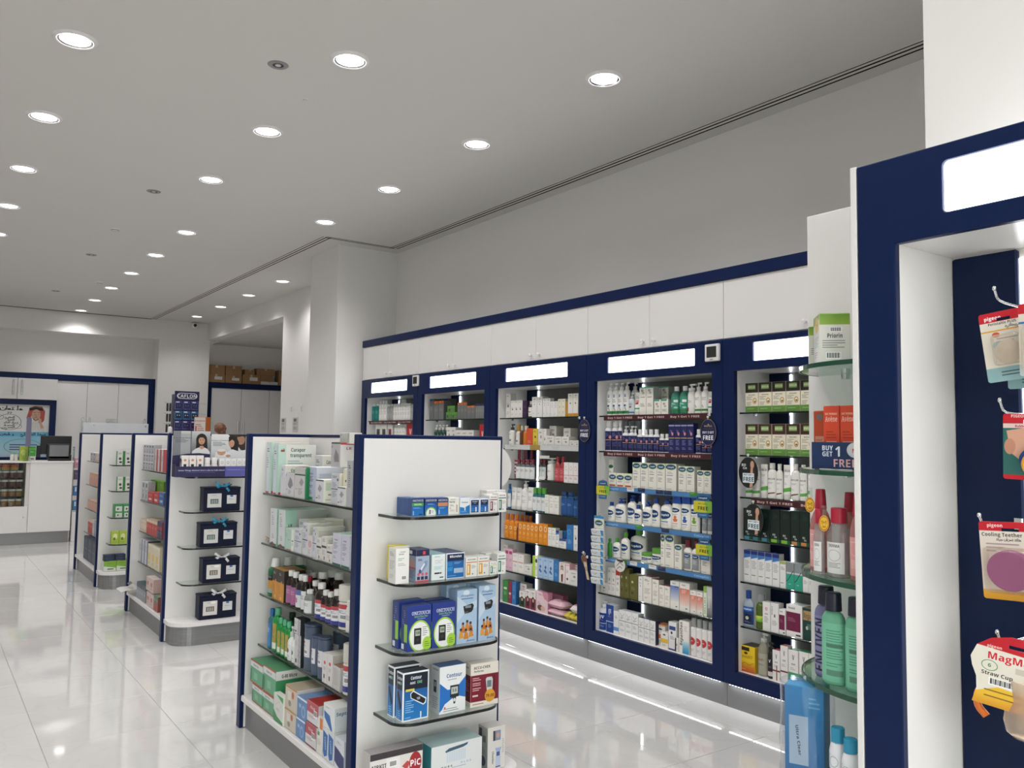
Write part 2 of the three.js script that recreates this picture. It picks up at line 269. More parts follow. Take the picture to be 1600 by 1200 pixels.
// ---------------------------------------------------------------- wall cabinets along the right wall
const PITCH = 1.195, SHELVES = [1.65, 1.41, 1.175, 0.94, 0.705, 0.46], ORD = ['top', 'second', 'third', 'fourth', 'fifth', 'sixth', 'bottom'];
function frameShape(z0, z1, y0, y1, holes) {         // outline in (z, y)
  const s = new THREE.Shape([new THREE.Vector2(z0, y0), new THREE.Vector2(z1, y0), new THREE.Vector2(z1, y1), new THREE.Vector2(z0, y1)]);
  for (const [a, b, c, d, r = 0] of holes) {
    const h = new THREE.Path();
    if (!r) h.setFromPoints([new THREE.Vector2(a, b), new THREE.Vector2(a, d), new THREE.Vector2(c, d), new THREE.Vector2(c, b)]);
    else { h.moveTo(a + r, b); h.lineTo(c - r, b); h.absarc(c - r, b + r, r, -Math.PI / 2, 0, false); h.lineTo(c, d - r); h.absarc(c - r, d - r, r, 0, Math.PI / 2, false); h.lineTo(a + r, d); h.absarc(a + r, d - r, r, Math.PI / 2, Math.PI, false); h.lineTo(a, b + r); h.absarc(a + r, b + r, r, Math.PI, 1.5 * Math.PI, false); }
    s.holes.push(h);
  }
  return s;
}
// front of a cabinet: x = 0 is the front face, the cabinet reaches back towards +x; z runs from 0 (far end) to PITCH
function cabinet(label, x, z, depth, pos) {
  const o = thing('wall_cabinet', label, 'cabinet', [x, 0, z]), L = 0.0825, Rz = PITCH - 0.0825, B = depth;
  const g = new THREE.ExtrudeGeometry(frameShape(0.001, PITCH - 0.001, 0.136, 2.072, [[L, 0.212, Rz, 1.885], [L + 0.13, 1.934, Rz - 0.13, 2.037, 0.008]]), { depth: 0.024, bevelEnabled: true, bevelThickness: 0.003, bevelSize: 0.003, bevelOffset: -0.003, bevelSegments: 2, curveSegments: 5 });
  g.rotateY(-Math.PI / 2); g.translate(0.027, 0, 0); mesh('face_frame', g, M.navy, o);
  mesh('side_panel', cbx(0.028, 0.16, L - 0.02, B + 0.02, 1.93, L), M.white, o); mesh('side_panel', cbx(0.028, 0.16, Rz, B + 0.02, 1.93, Rz + 0.02), M.white, o);
  mesh('back_panel', cbx(B, 0.16, L + 0.135, B + 0.015, 1.93, Rz), M.backGrey, o);
  mesh('pilaster', cbx(B - 0.02, 0.212, L + 0.001, B + 0.012, 1.885, L + 0.135, 0.004), M.navyDark, o);
  mesh('top_board', cbx(0.028, 1.886, L, B, 1.904, Rz), M.white, o); mesh('bottom_board', cbx(0.028, 0.192, L, B, 0.211, Rz), M.white, o);
  const strip = mesh('led_strip', cbx(B - 0.012, 0.23, L + 0.138, B - 0.002, 1.875, L + 0.15, 0.002), glow(LED_WHITE, LAMP.ledGlow), o);
  const a = new THREE.RectAreaLight(LED_WHITE, LAMP.led, 0.012, 1.6); a.name = 'led_lamp'; a.position.set(B - 0.016, 1.05, L + 0.144); o.add(a);
  a.rotation.set(0, Math.PI / 2, 0);      // an area light shines along its own -z: turned to shine along -x
  const panel = mesh('light_panel', cbx(0.012, 1.93, L + 0.125, 0.02, 2.041, Rz - 0.125, 0.002), glow(LED_WHITE, LAMP.signGlow), o);
  const s = new THREE.RectAreaLight(LED_WHITE, LAMP.sign, Rz - L - 0.262, 0.1); s.name = 'panel_lamp'; s.position.set(0.006, 1.9855, PITCH / 2); s.rotation.set(0, Math.PI / 2, 0); o.add(s);
  for (const y of SHELVES) {
    const f = mesh('glass_shelf', cbx(0.046, y - 0.009, L + 0.003, B - 0.022, y, Rz - 0.003, 0.001), M.glass, o);
    mesh('polished_edge', cbx(0.042, y - 0.0092, L + 0.003, 0.0455, y + 0.0002, Rz - 0.003, 0.0008), M.glassEdge, f);
    for (const zz of [L + 0.02, Rz - 0.03]) mesh('shelf_clip', cbx(0.14, y - 0.018, zz, 0.16, y - 0.0095, zz + 0.012, 0.001), M.chrome, f);
  }
  mesh('kick_plate', cbx(0.03, 0, 0.0008, 0.05, 0.135, PITCH - 0.0008), M.steel, o);
  return o;
}
const CAB_X = 3.75, CAB_Z = (k) => -4.28 - 0.0825 - PITCH * (4 - k);
const CABS = ['first wall cabinet', 'second wall cabinet', 'third wall cabinet', 'fourth wall cabinet', 'fifth wall cabinet', 'sixth wall cabinet'];
['next to the white pillar', 'second from the white pillar', 'third from white pillar, holding sun care', 'fourth from pillar, with blue shelf strips', 'fifth from pillar, holding hair colour'].forEach((w, i) => cabinet(`navy framed wall cabinet with a lit header, ${w}`, CAB_X, CAB_Z(i + 1), 0.33));
// LED strip under the front rail of every cabinet and its light on the floor
for (let k = 1; k <= 5; k++) {
  const o = thing('plinth_light_strip', `row of tiny white LEDs under the navy rail of ${['the cabinet by the pillar', 'the second cabinet', 'the third cabinet', 'the fourth cabinet', 'the fifth cabinet', 'the hidden sixth cabinet'][k - 1]}`, 'LED strip', [CAB_X + 0.014, 0.1345, CAB_Z(k)], 0, 'LED strips above the kick plates');
  mesh('strip', cbx(-0.006, -0.0025, 0.02, 0.006, 0.001, PITCH - 0.02, 0.0005), M.whiteMatt, o);
  const led = chamfer(0.006, 0.0022, 0.009, 0.0006), all = []; for (let i = 0; i < 56; i++) all.push(led.clone().translate(0, -0.005, 0.035 + i * 0.0204));
  mesh('diodes', mergeGeometries(all), glow(LED_WHITE, LAMP.stripGlow), o).userData.kind = 'stuff';
  const a = new THREE.RectAreaLight(LED_WHITE, LAMP.strip, 0.008, PITCH - 0.06); a.name = 'strip_lamp'; a.position.set(0, -0.006, PITCH / 2); a.rotation.set(-Math.PI / 2, 0, 0); o.add(a);
}
// overhead cupboards and the navy cornice
const knobGeo = new THREE.LatheGeometry([[0, 0.03], [0.009, 0.029], [0.0135, 0.023], [0.0135, 0.018], [0.008, 0.012], [0.006, 0.004], [0.009, 0]].map(([a, b]) => new THREE.Vector2(a, b)), 16).rotateZ(Math.PI / 2);
for (let k = 1; k <= 5; k++) {
  const o = thing('overhead_cupboard', `white two-door overhead cupboard with small round knobs, above ${['the cabinet by the pillar', 'the second cabinet from the pillar', 'the third cabinet from the pillar', 'the fourth cabinet from the pillar', 'the fifth cabinet', 'the hidden sixth cabinet'][k - 1]}`, 'cupboard', [CAB_X, 0, CAB_Z(k)]);
  mesh('carcass', cbx(0.032, 2.075, 0, 0.35, 2.415, PITCH), M.whiteMatt, o);
  for (const [z, kz] of [[0.0015, PITCH / 2 - 0.05], [PITCH / 2 + 0.001, PITCH / 2 + 0.05]]) { const d = mesh('door', cbx(0.008, 2.077, z, 0.03, 2.415, z + PITCH / 2 - 0.0025, 0.0015), M.white, o); mesh('knob', knobGeo.clone().translate(0.008, 2.117, kz), M.white, d); }
}
struct('trim_3', cbx(CAB_X - 0.004, 2.417, CAB_Z(1), 4.148, 2.487, -0.997, 0.002), M.navy);
struct('trim_4', cbx(CAB_X + 0.005, 0, CAB_Z(6) + 0.001, 4.148, 2.4165, -0.997, 0.002), M.white);
// climate displays on two of the mullions
[[-6.77, 2.012, 'between the first and second cabinet headers'], [-3.232, 1.999, 'between the fourth and fifth cabinet headers']].forEach(([z, y, w]) => {
  const o = thing('climate_display', `small white square thermometer display with dark screen, ${w}`, 'thermometer', [CAB_X - 0.001, y, z], -Math.PI / 2, 'square thermometer displays');
  mesh('case', chamfer(0.105, 0.1, 0.02, 0.005).translate(0, -0.05, 0.01), M.white, o); mesh('screen', cbx(-0.036, -0.028, 0.0195, 0.036, 0.036, 0.0215, 0.001), std('#2e332f', 0.25), o); mesh('button', cbx(-0.01, -0.043, 0.0195, 0.01, -0.037, 0.022, 0.001), std('#8c8c88', 0.5), o);
});
// ---------------------------------------------------------------- free-standing display gondolas
const dOutline = (x0, x1, z, d, r) => {            // rounded shelf outline from the far edge z outwards to z + d
  const p = [[x0, z]]; for (let i = 0; i <= 8; i++) { const a = Math.PI - i * Math.PI / 16; p.push([x0 + r + Math.cos(a) * r, z + d - r * 0.85 + Math.sin(a) * r * 0.85]); }
  for (let i = 0; i <= 8; i++) { const a = Math.PI / 2 - i * Math.PI / 16; p.push([x1 - r + Math.cos(a) * r, z + d - r * 0.85 + Math.sin(a) * r * 0.85]); } p.push([x1, z]); return p;
};
const GSIDE = [1.184, 0.928, 0.668, 0.413], GEND = [1.18, 0.93, 0.675, 0.42];
function gondola(label, x0, zNear, zFar) {
  const W = 0.68, x1 = x0 + W, xc = x0 + W / 2, o = thing('display_gondola', label, 'display shelf');
  for (const zf of [zNear, zFar + 0.05]) {
    const p = mesh('end_panel', cbx(x0, 0, zf - 0.05, x1, 1.49, zf, 0.003), M.navy, o);
    mesh('white_face', cbx(x0 + 0.02, 0.004, zf - 0.0005, x1 - 0.012, 1.474, zf + 0.0025, 0.001), M.white, p); mesh('white_face', cbx(x0 + 0.02, 0.004, zf - 0.0525, x1 - 0.012, 1.474, zf - 0.0495, 0.001), M.white, p);
  }
  const za = zFar + 0.0515, zb = zNear - 0.0535;
  mesh('back_board', cbx(xc - 0.012, 0.15, za, xc + 0.012, 1.475, zb), M.white, o); mesh('top_rail', cbx(xc - 0.016, 1.4755, za, xc + 0.016, 1.4895, zb, 0.002), M.navy, o);
  for (const s of [-1, 1]) {
    const at = (a, y0, b, y1, m, name, parent, bb) => { const p = xc + s * a, q = xc + s * b; return mesh(name, cbx(Math.min(p, q), y0, za, Math.max(p, q), y1, zb, bb ?? 0.001), m, parent); };
    for (const y of GSIDE) { const f = at(0.014, y - 0.009, W / 2 - 0.085, y, M.glass, 'glass_shelf', o); at(W / 2 - 0.0845, y - 0.0095, W / 2 - 0.081, y - 0.0001, M.glassEdge, 'polished_edge', f); }
    at(0.014, 0.135, W / 2 - 0.004, 0.165, M.white, 'base_board', o, 0.004); at(W / 2 - 0.05, 0, W / 2 - 0.03, 0.134, M.steel, 'kick_plate', o);
  }
  const e0 = x0 + 0.09, e1 = x1 - 0.12;
  for (const y of GEND) { const f = mesh('end_shelf', plan(dOutline(e0 + 0.003, e1 - 0.003, zNear + 0.003, 0.197, 0.085), y - 0.009, y), M.glass, o); mesh('black_edge', ribbon(dOutline(e0, e1, zNear + 0.003, 0.2, 0.085), y - 0.0105, y + 0.0, 0.0028), M.blackEdge, f); }
  mesh('end_base_board', plan(dOutline(x0 + 0.012, x1 - 0.012, zNear + 0.003, 0.245, 0.16), 0.135, 0.162), M.white, o);
  mesh('end_kick', plan(dOutline(x0 + 0.03, x1 - 0.03, zNear + 0.003, 0.225, 0.15), 0, 0.134), M.steel, o);
  return o;
}
gondola('white and navy double-sided display gondola with glucose meters on its end, nearest the entrance', 1.4, -2.975, -4.345);
gondola('white and navy display gondola with navy gift boxes on its end shelves', 1.49, -6.36, -7.66);
gondola('white and navy display gondola nearest the counter, green cartons on its end shelves', 1.465, -8.96, -10.29);

// ---------------------------------------------------------------- the tall unit by the entrance with its corner shelves
const UX = 1.618, UZ = -1.0, UD = 0.242;
{
  const o = thing('hook_display_unit', 'tall navy framed wall unit with lit header and hooks for baby goods', 'display unit', [UX, 0, UZ]);
  const L = 0.084, R = 1.114, E = 1.2;
  const g = new THREE.ExtrudeGeometry(frameShape(0.001, E, 0.136, 2.072, [[L, 0.212, R, 1.89], [L + 0.1, 1.934, R - 0.1, 2.037, 0.01]]), { depth: 0.014, bevelEnabled: true, bevelThickness: 0.003, bevelSize: 0.003, bevelOffset: -0.003, bevelSegments: 2, curveSegments: 6 });
  g.rotateY(-Math.PI / 2); g.translate(0.017, 0, 0); mesh('face_frame', g, M.navy, o);
  mesh('end_panel', cbx(0.0, 0.0, -0.0145, UD + 0.02, 2.074, -0.0005, 0.001), M.white, o);
  mesh('side_panel', cbx(0.018, 0.16, L - 0.02, UD, 1.93, L), M.white, o); mesh('side_panel', cbx(0.018, 0.16, R, UD, 1.93, R + 0.02), M.white, o);
  mesh('back_panel', cbx(UD, 0.16, L + 0.13, UD + 0.015, 1.93, R), M.whiteMatt, o);
  mesh('pilaster', cbx(UD - 0.012, 0.212, L + 0.001, UD + 0.014, 1.889, L + 0.135, 0.004), M.navyDark, o);
  mesh('led_strip', cbx(UD - 0.008, 0.23, L + 0.137, UD - 0.0005, 1.87, L + 0.145, 0.002), glow(LED_WHITE, LAMP.ledGlow), o);
  const a = new THREE.RectAreaLight(LED_WHITE, LAMP.led, 0.01, 1.6); a.name = 'led_lamp'; a.position.set(UD - 0.011, 1.05, L + 0.141); a.rotation.set(0, Math.PI / 2, 0); o.add(a);
  mesh('top_board', cbx(0.018, 1.891, L, UD, 1.91, R), M.white, o); mesh('bottom_board', cbx(0.018, 0.192, L, UD, 0.211, R), M.white, o);
  mesh('light_panel', cbx(0.008, 1.93, L + 0.095, 0.014, 2.041, R - 0.095, 0.002), glow(LED_WHITE, LAMP.signGlow), o);
  const s = new THREE.RectAreaLight(LED_WHITE, LAMP.sign, R - L - 0.2, 0.1); s.name = 'panel_lamp'; s.position.set(0.004, 1.9855, (L + R) / 2); s.rotation.set(0, Math.PI / 2, 0); o.add(s);
  mesh('kick_plate', cbx(0.03, 0, 0.0, 0.05, 0.135, E), M.steel, o);
}
const CORNER = [1.66, 1.418, 1.18, 0.945, 0.7];
{
  const o = thing('corner_shelf_unit', 'white corner panel with quarter-round green-edged glass shelves, on the end of the hook unit', 'corner shelves', [1.882, 0, UZ - 0.016]);
  mesh('back_panel', cbx(0, 0, -0.29, 0.016, 2.074, -0.0005), M.white, o);
  mesh('base_board', plan([[0, -0.001], ...Array.from({ length: 13 }, (_, i) => { const t = i * Math.PI / 24; return [-Math.cos(t) * 0.245, -Math.sin(t) * 0.245 - 0.001]; })], 0.12, 0.15), M.white, o);
  for (const y of CORNER) {
    const arc = Array.from({ length: 17 }, (_, i) => { const t = i * Math.PI / 32; return [-Math.cos(t) * 0.248 - 0.001, -Math.sin(t) * 0.255 - 0.001]; });
    const f = mesh('corner_shelf', plan([[-0.001, -0.001], ...arc], y - 0.01, y), std('#cfe6da', 0.04, { transmission: 1, thickness: 0 }), o);
    mesh('green_edge', ribbon(arc.map(([x, z]) => [x * 1.012, z * 1.012]), y - 0.0105, y, -0.003), std('#1d4a38', 0.12), f);
    mesh('shelf_bracket', new THREE.CylinderGeometry(0.011, 0.011, 0.012, 14).translate(-0.02, y - 0.017, -0.17), M.chrome, f);
  }
}
// ---------------------------------------------------------------- tall cupboards at the far end, poster, counter
{
  const tall = (label, x0, x1, seams, z) => {
    const o = thing('tall_cupboard', label, 'cupboard', [0, 0, z]);
    mesh('navy_frame', mergeGeometries([cbx(x0, 2.35, -0.03, x1, 2.45, 0.012, 0.003), cbx(x1 - 0.1, 0, -0.03, x1, 2.35, 0.012, 0.003), cbx(x0, 0, -0.03, x0 + 0.1, 2.35, 0.012, 0.003)]), M.navy, o);
    mesh('carcass', cbx(x0, 0, -0.2, x1, 2.45, -0.031), M.whiteMatt, o);
    for (let i = 0; i + 1 < seams.length; i++) {
      const [a, b] = [seams[i], seams[i + 1]], d = mesh('door', cbx(a + 0.003, 0.09, -0.029, b - 0.003, 2.347, -0.008), M.white, o), hx = i % 2 ? a + 0.05 : b - 0.05;
      mesh('handle', new THREE.CapsuleGeometry(0.012, 0.28, 4, 10).translate(hx, 1.6, 0.01), M.chrome, d); for (const y of [1.48, 1.72]) mesh('handle_post', cbx(hx - 0.006, y, -0.009, hx + 0.006, y + 0.012, 0.006, 0.001), M.chrome, d);
    }
    mesh('plinth', cbx(x0, 0, -0.028, x1, 0.085, -0.012), M.steel, o);
    return o;
  };
  tall('row of tall white cupboards framed in navy, against the far wall behind the counter', -2.9, 3.338, [-2.8, -2.2, -1.6, -1.0, -0.4, 0.2, 0.82, 1.36, 1.83, 2.28, 2.76, 3.238], -15.4);
  tall('tall white cupboards framed in navy under cardboard boxes, in the side alcove', 4.205, 6.58, [4.305, 4.85, 5.377, 5.92, 6.48], -15.4);
  const up = thing('bridge_cupboard', 'white two-door cupboard with bar handles above the poster', 'cupboard', [0, 0, -15.16]);
  mesh('carcass', cbx(-0.2, 2.012, -0.22, 1.81, 2.348, -0.02), M.whiteMatt, up);
  for (const [a, b, hx] of [[-0.2, 0.45, 0.4], [0.45, 1.25, 1.19], [1.25, 1.81, 1.31]]) { const d = mesh('door', cbx(a + 0.003, 2.014, -0.019, b - 0.003, 2.346, 0, 0.002), M.white, up); mesh('handle', new THREE.CapsuleGeometry(0.012, 0.22, 4, 10).translate(hx, 2.2, 0.022), M.chrome, d); }
}
art('poster', 384, 384, '#e4e4e2', 'g.52 1 #7fc0dc #b9d3df', 'r0 .52 1 .09 #6fb6d6', 'aهل تعاني من|.7|.105|.085|#1c1c1c', 't??|.56|.17|.06|#333',
  'o.56 .34 .13 .15 #555 .006', 'o.46 .25 .04 .04 #555 .004', 'o.66 .42 .04 .04 #555 .004', 'aالسكري|.62|.26|.042|#333', 'aالضغط|.62|.31|.042|#333', 'aأمراض القلب|.66|.36|.042|#333', 'aالسمنة|.62|.41|.042|#333', 'aالتدخين|.62|.455|.042|#333',
  'p#b9544c 0.778 .06 0.831 .02 0.910 .03 0.950 .12 0.943 .3 0.910 .36 0.884 .2 0.804 .2 0.778 .32 0.745 .26', 'p#c8706a 0.791 .05 0.884 .03 0.910 .08 0.791 .1', 's#16161a 0.031 0.785 .075 0.844 .055 0.910 .075', 's#16161a 0.022 0.785 .1 0.844 .08 0.917 .1', 'p#d5d3d0 0.771 .5 0.785 .36 0.831 .3 0.910 .32 0.950 .42 0.956 .52', 'e0.851 .19 0.0490 .105 #c9a084', 'p#6d4a38 0.818 .25 0.851 .3 0.884 .25 0.877 .29 0.851 .31 0.824 .29', 'e0.834 .175 0.0112 .011 #fff', 'e0.874 .175 0.0112 .011 #fff', 'e0.835 .177 0.0063 .009 #1d1512', 'e0.875 .177 0.0063 .009 #1d1512', 's#3a2a22 0.006 0.821 .15 0.844 .148', 's#3a2a22 0.006 0.864 .148 0.887 .15', 's#a3785e 0.006 0.854 .18 0.849 .215 0.859 .218', 's#8a4a3c 0.007 0.837 .245 0.864 .24', 'e0.897 .31 0.0196 .05 #c9a084', 'p#c9a084 0.890 .32 0.910 .33 0.943 .44 0.910 .46',
  'aإسأل الصيدلي|.97|.585|.055|#123', 'aو طمئني|.62|.585|.055|#123', 'e.08 .62 .06 .08 #b98a68', 'p#2d2b2e .0 .56 .14 .56 .12 .62 .02 .62', 'p#cfe0e8 .0 .72 .2 .72 .24 1 .0 1', 'e.28 .72 .04 .06 #d7b45a', 'o.72 .8 .2 .14 #4c8f4c .006', 'l.58 .76 .3 3 #446');
{
  const o = thing('poster_lightbox', 'square health poster with a cartoon man in red headscarf, in a navy frame', 'poster', [1.12, 1.03, -15.3]);
  mesh('frame', (() => { const s = frameShape(-0.76, 0.69, 0, 0.98, [[-0.66, 0.07, 0.6, 0.9]]); return new THREE.ExtrudeGeometry(s, { depth: 0.2, bevelEnabled: true, bevelSize: 0.004, bevelThickness: 0.004, bevelOffset: -0.004, bevelSegments: 1 }).translate(0, 0, -0.09); })(), M.navy, o);
  mesh('poster_print', remap(new THREE.PlaneGeometry(1.26, 0.83), uvOf('poster')).translate(-0.03, 0.485, 0.07), print('poster', 'matt'), o);
  mesh('backing', cbx(-0.655, 0.075, 0.05, 0.595, 0.895, 0.068), M.whiteMatt, o);
}
{
  const z = -12.83, o = thing('pharmacy_counter', 'white pharmacy counter with steel plinth and a glazed front shelf bay', 'counter');
  mesh('drawer_front', cbx(1.255, 0.155, z - 0.02, 1.765, 1.085, z, 0.003), M.white, o); mesh('body', mergeGeometries([cbx(1.21, 0.15, z - 0.55, 1.765, 1.08, z - 0.021), cbx(-1.6, 0.15, z - 0.55, 1.209, 0.5, z - 0.021), cbx(-1.6, 0.501, z - 0.55, 1.209, 1.08, z - 0.32)]), M.whiteMatt, o);
  const d = mesh('door', cbx(0.6, 0.155, z - 0.02, 1.25, 0.5, z, 0.003), M.white, o); mesh('lock', new THREE.CylinderGeometry(0.008, 0.008, 0.012, 10).rotateX(Math.PI / 2).translate(1.2, 0.36, z + 0.004), M.chrome, d);
  mesh('door', cbx(-0.1, 0.155, z - 0.02, 0.595, 0.5, z, 0.003), M.white, o);
  mesh('worktop', cbx(-1.6, 1.081, z - 0.6, 1.775, 1.1, z + 0.01, 0.003), M.white, o); mesh('plinth', cbx(-1.6, 0, z - 0.5, 1.75, 0.15, z - 0.03), M.steel, o);
  for (const y of [0.63, 0.755, 0.875, 0.985]) mesh('glass_shelf', cbx(-1.6, y - 0.008, z - 0.3, 1.2, y, z - 0.02, 0.001), M.glass, o);
  mesh('front_glass', bx(-1.6, 0.505, z - 0.012, 1.205, 1.078, z - 0.006), M.glass, o); mesh('dark_lining', cbx(-1.6, 0.505, z - 0.319, 1.2, 1.075, z - 0.31), std('#3c3a36', 0.6), o);
  const c = thing('side_counter', 'white counter section behind the gondolas carrying the earring stand', 'counter');
  mesh('front_panel', cbx(1.96, 0.155, z - 0.02, 4.0, 1.085, z, 0.003), M.white, c); mesh('body', cbx(1.96, 0.15, z - 0.55, 4.0, 1.08, z - 0.021), M.whiteMatt, c); mesh('worktop', cbx(1.95, 1.081, z - 0.6, 4.01, 1.1, z + 0.01, 0.003), M.white, c); mesh('plinth', cbx(1.99, 0, z - 0.5, 3.97, 0.15, z - 0.03), M.steel, c);
}
// ---------------------------------------------------------------- builders for the goods
const CARD = '#e8e6df';
function latheOf(pts, seg = 18, flat = 1) { const g = new THREE.LatheGeometry(pts.map(([a, b]) => new THREE.Vector2(Math.max(a, 0.00001), b)), seg); if (flat !== 1) { g.scale(1, 1, flat); g.computeVertexNormals(); } return g; }
function labelBand(r, y0, y1, arc, flat, uv) { const g = new THREE.CylinderGeometry(r, r, y1 - y0, 14, 1, true, -arc / 2, arc); g.translate(0, (y0 + y1) / 2, 0); if (flat !== 1) { g.scale(1, 1, flat); g.computeVertexNormals(); } return remap(g, uv); }
function bodyMat(c, s) { return s.clear ? std(c, s.rough ?? 0.12, { transmission: s.clear, thickness: 0 }) : std(c, s.rough ?? 0.35); }
const BUILD = {
  carton(o, s, w, h, d) {
    const on = pageOf(s.art), side = s.side ? uvOf(s.side, on) : swatch(cells.get(s.art)?.bg ?? s.art, on), top = s.top ? uvOf(s.top, on) : side;
    mesh('box', once(`c${s.art}${s.side}${s.top}${w}${h}${d}`, () => chamfer(w, h, d, s.bevel ?? 0.0012, { front: uvOf(s.art, on), side, top })), print(s.art), o);
    if (s.flap) mesh('tuck_flap', once(`f${s.art}${s.top}${w}${h}${d}`, () => { const g = chamfer(w - 0.003, 0.0008, d - 0.003, 0.0002, { front: top, side: top, top }); g.translate(0, h - 0.0001, -0.0006); return g; }), print(s.art), o);
  },
  bottle(o, s, w, h, d) {
    const r = w / 2, flat = Math.min(1.2, d / w), ch = s.ch ?? 0.16, hb = h * (1 - ch), nr = r * (s.cw ?? 0.5), sh0 = s.sh ?? 0.72, key = `${JSON.stringify(s)}${w}${h}${d}`;
    mesh('body', once('b' + key, () => latheOf([[0, 0], [r * 0.9, 0], [r, hb * 0.03], [r * (s.waist ?? 1), hb * sh0 * 0.5], [r, hb * sh0], [r * 0.93, hb * (sh0 + (1 - sh0) * 0.4)], [nr + (r - nr) * 0.35, hb * (sh0 + (1 - sh0) * 0.75)], [nr * 0.95, hb * 0.985], [nr * 0.9, hb]], 18, flat)), bodyMat(s.body, s), o);
    if (s.art) mesh('label', once('l' + key, () => labelBand(r * 1.012, hb * (s.l0 ?? 0.08), hb * (s.l1 ?? sh0 - 0.03), s.arc ?? 2.7, flat, uvOf(s.art))), print(s.art, 'gloss'), o);
    const taper = s.capTaper ?? 1;
    mesh('cap', once('k' + key, () => latheOf([[0, hb], [nr * 1.02, hb], [nr * 1.05, hb + 0.001], [nr * 1.05 * taper, h - 0.002], [nr * 0.92 * taper, h], [0, h]], 16, s.capFlat ? flat : 1)), s.capClear ? milky(s.cap, 0.6) : std(s.cap, 0.35), o);
  },
  pump(o, s, w, h, d) {
    const r = w / 2, flat = Math.min(1.2, d / w), hb = h * (s.pb ?? 0.76), nr = r * (s.cw ?? 0.42), sh0 = s.sh ?? 0.8, key = `${JSON.stringify(s)}${w}${h}${d}`, m = std(s.cap, 0.35);
    mesh('body', once('b' + key, () => latheOf([[0, 0], [r * 0.9, 0], [r, hb * 0.03], [r, hb * sh0], [r * 0.92, hb * (sh0 + (1 - sh0) * 0.45)], [nr + (r - nr) * 0.3, hb * (sh0 + (1 - sh0) * 0.8)], [nr, hb]], 18, flat)), bodyMat(s.body, s), o);
    if (s.art) mesh('label', once('l' + key, () => labelBand(r * 1.012, hb * (s.l0 ?? 0.06), hb * (s.l1 ?? sh0 - 0.02), s.arc ?? 2.7, flat, uvOf(s.art))), print(s.art, 'gloss'), o);
    mesh('collar', once('k' + key, () => latheOf([[0, hb], [nr * 1.15, hb], [nr * 1.15, hb + (h - hb) * 0.4], [nr * 0.9, hb + (h - hb) * 0.45], [nr * 0.35, hb + (h - hb) * 0.47], [nr * 0.35, hb + (h - hb) * 0.78], [0, hb + (h - hb) * 0.8]], 14)), m, o);
    mesh('pump_head', once('p' + key, () => { const hh = (h - hb) * 0.24, g = chamfer(nr * 2.6, hh, nr * 1.1, hh * 0.3); g.translate(nr * (s.nozzle ?? 0.7), h - hh, 0); return g; }), m, o);
  },
  tube(o, s, w, h, d) {
    const r = w / 2, ch = h * (s.ch ?? 0.14), key = `${JSON.stringify(s)}${w}${h}${d}`;
    mesh('body', once('b' + key, () => {
      const P = [], U = [], I = [], A = 20, H = 6, uv = uvOf(s.art);
      for (let i = 0; i <= H; i++) for (let a = 0; a <= A; a++) { const t = i / H, th = a / A * Math.PI * 2, x = Math.sin(th) * r * (0.94 + 0.06 * t), z = Math.cos(th) * d / 2 * (1 - t * 0.97) * (1 - 0.25 * t), y = ch + (h - ch) * t; P.push(x, y, z); U.push(uv[0] + (uv[2] - uv[0]) * (0.5 + 0.48 * x / r), uv[1] + (uv[3] - uv[1]) * t); }
      for (let i = 0; i < H; i++) for (let a = 0; a < A; a++) { const k = i * (A + 1) + a; I.push(k, k + 1, k + A + 2, k, k + A + 2, k + A + 1); }
      const g = new THREE.BufferGeometry(); g.setAttribute('position', new THREE.Float32BufferAttribute(P, 3)); g.setAttribute('uv', new THREE.Float32BufferAttribute(U, 2)); g.setIndex(I); g.computeVertexNormals(); return g;
    }), print(s.art, 'gloss'), o);
    mesh('cap', once('k' + key, () => latheOf([[0, 0], [r * 0.84, 0], [r * 0.88, 0.002], [r * 0.9, ch - 0.001], [r * 0.86, ch], [0, ch]], 16, d / w)), std(s.cap, 0.35), o);
  },
  jar(o, s, w, h, d) {
    const r = w / 2, hb = h * (s.jb ?? 0.68), key = `${JSON.stringify(s)}${w}${h}${d}`;
    mesh('body', once('b' + key, () => latheOf([[0, 0], [r * 0.92, 0], [r * 0.98, hb * 0.08], [r * 0.98, hb * 0.94], [r * 0.9, hb], [0, hb]], 20)), bodyMat(s.body, s), o);
    if (s.art) mesh('label', once('l' + key, () => labelBand(r, hb * 0.12, hb * 0.88, 3.0, 1, uvOf(s.art))), print(s.art, 'gloss'), o);
    mesh('lid', once('k' + key, () => latheOf([[0, hb], [r * 0.98, hb], [r, hb + 0.001], [r, h - 0.003], [r * 0.95, h], [0, h]], 20)), std(s.cap, 0.35), o);
  },
  pouch(o, s, w, h, d) {
    const key = `${JSON.stringify(s)}${w}${h}${d}`;
    mesh('wrapper', once('b' + key, () => { const g = new THREE.PlaneGeometry(w, d, 10, 6).rotateX(-Math.PI / 2), b = g.clone(), f = (q, sgn) => { const p = q.attributes.position; for (let i = 0; i < p.count; i++) { const x = p.getX(i) / w * 2, z = p.getZ(i) / d * 2, k = Math.max(0, (1 - x ** 4) * (1 - z * z)); p.setY(i, h / 2 + sgn * h / 2 * Math.sqrt(k) + 0.002 * Math.sin(x * 9 + z * 5) * k); } return q; }; remap(g, uvOf(s.art)); remap(b, uvOf(s.art)); f(g, 1); f(b, -1); const m = mergeGeometries([g, b]); m.computeVertexNormals(); return m; }), print(s.art, 'gloss'), o);
    mesh('crimped_end', once('k' + key, () => mergeGeometries([chamfer(0.006, 0.0012, d * 0.96, 0.0003).translate(-w / 2 - 0.002, h / 2, 0), chamfer(0.006, 0.0012, d * 0.96, 0.0003).translate(w / 2 + 0.002, h / 2, 0)])), std(s.body ?? '#ddd', 0.4), o);
  },
};
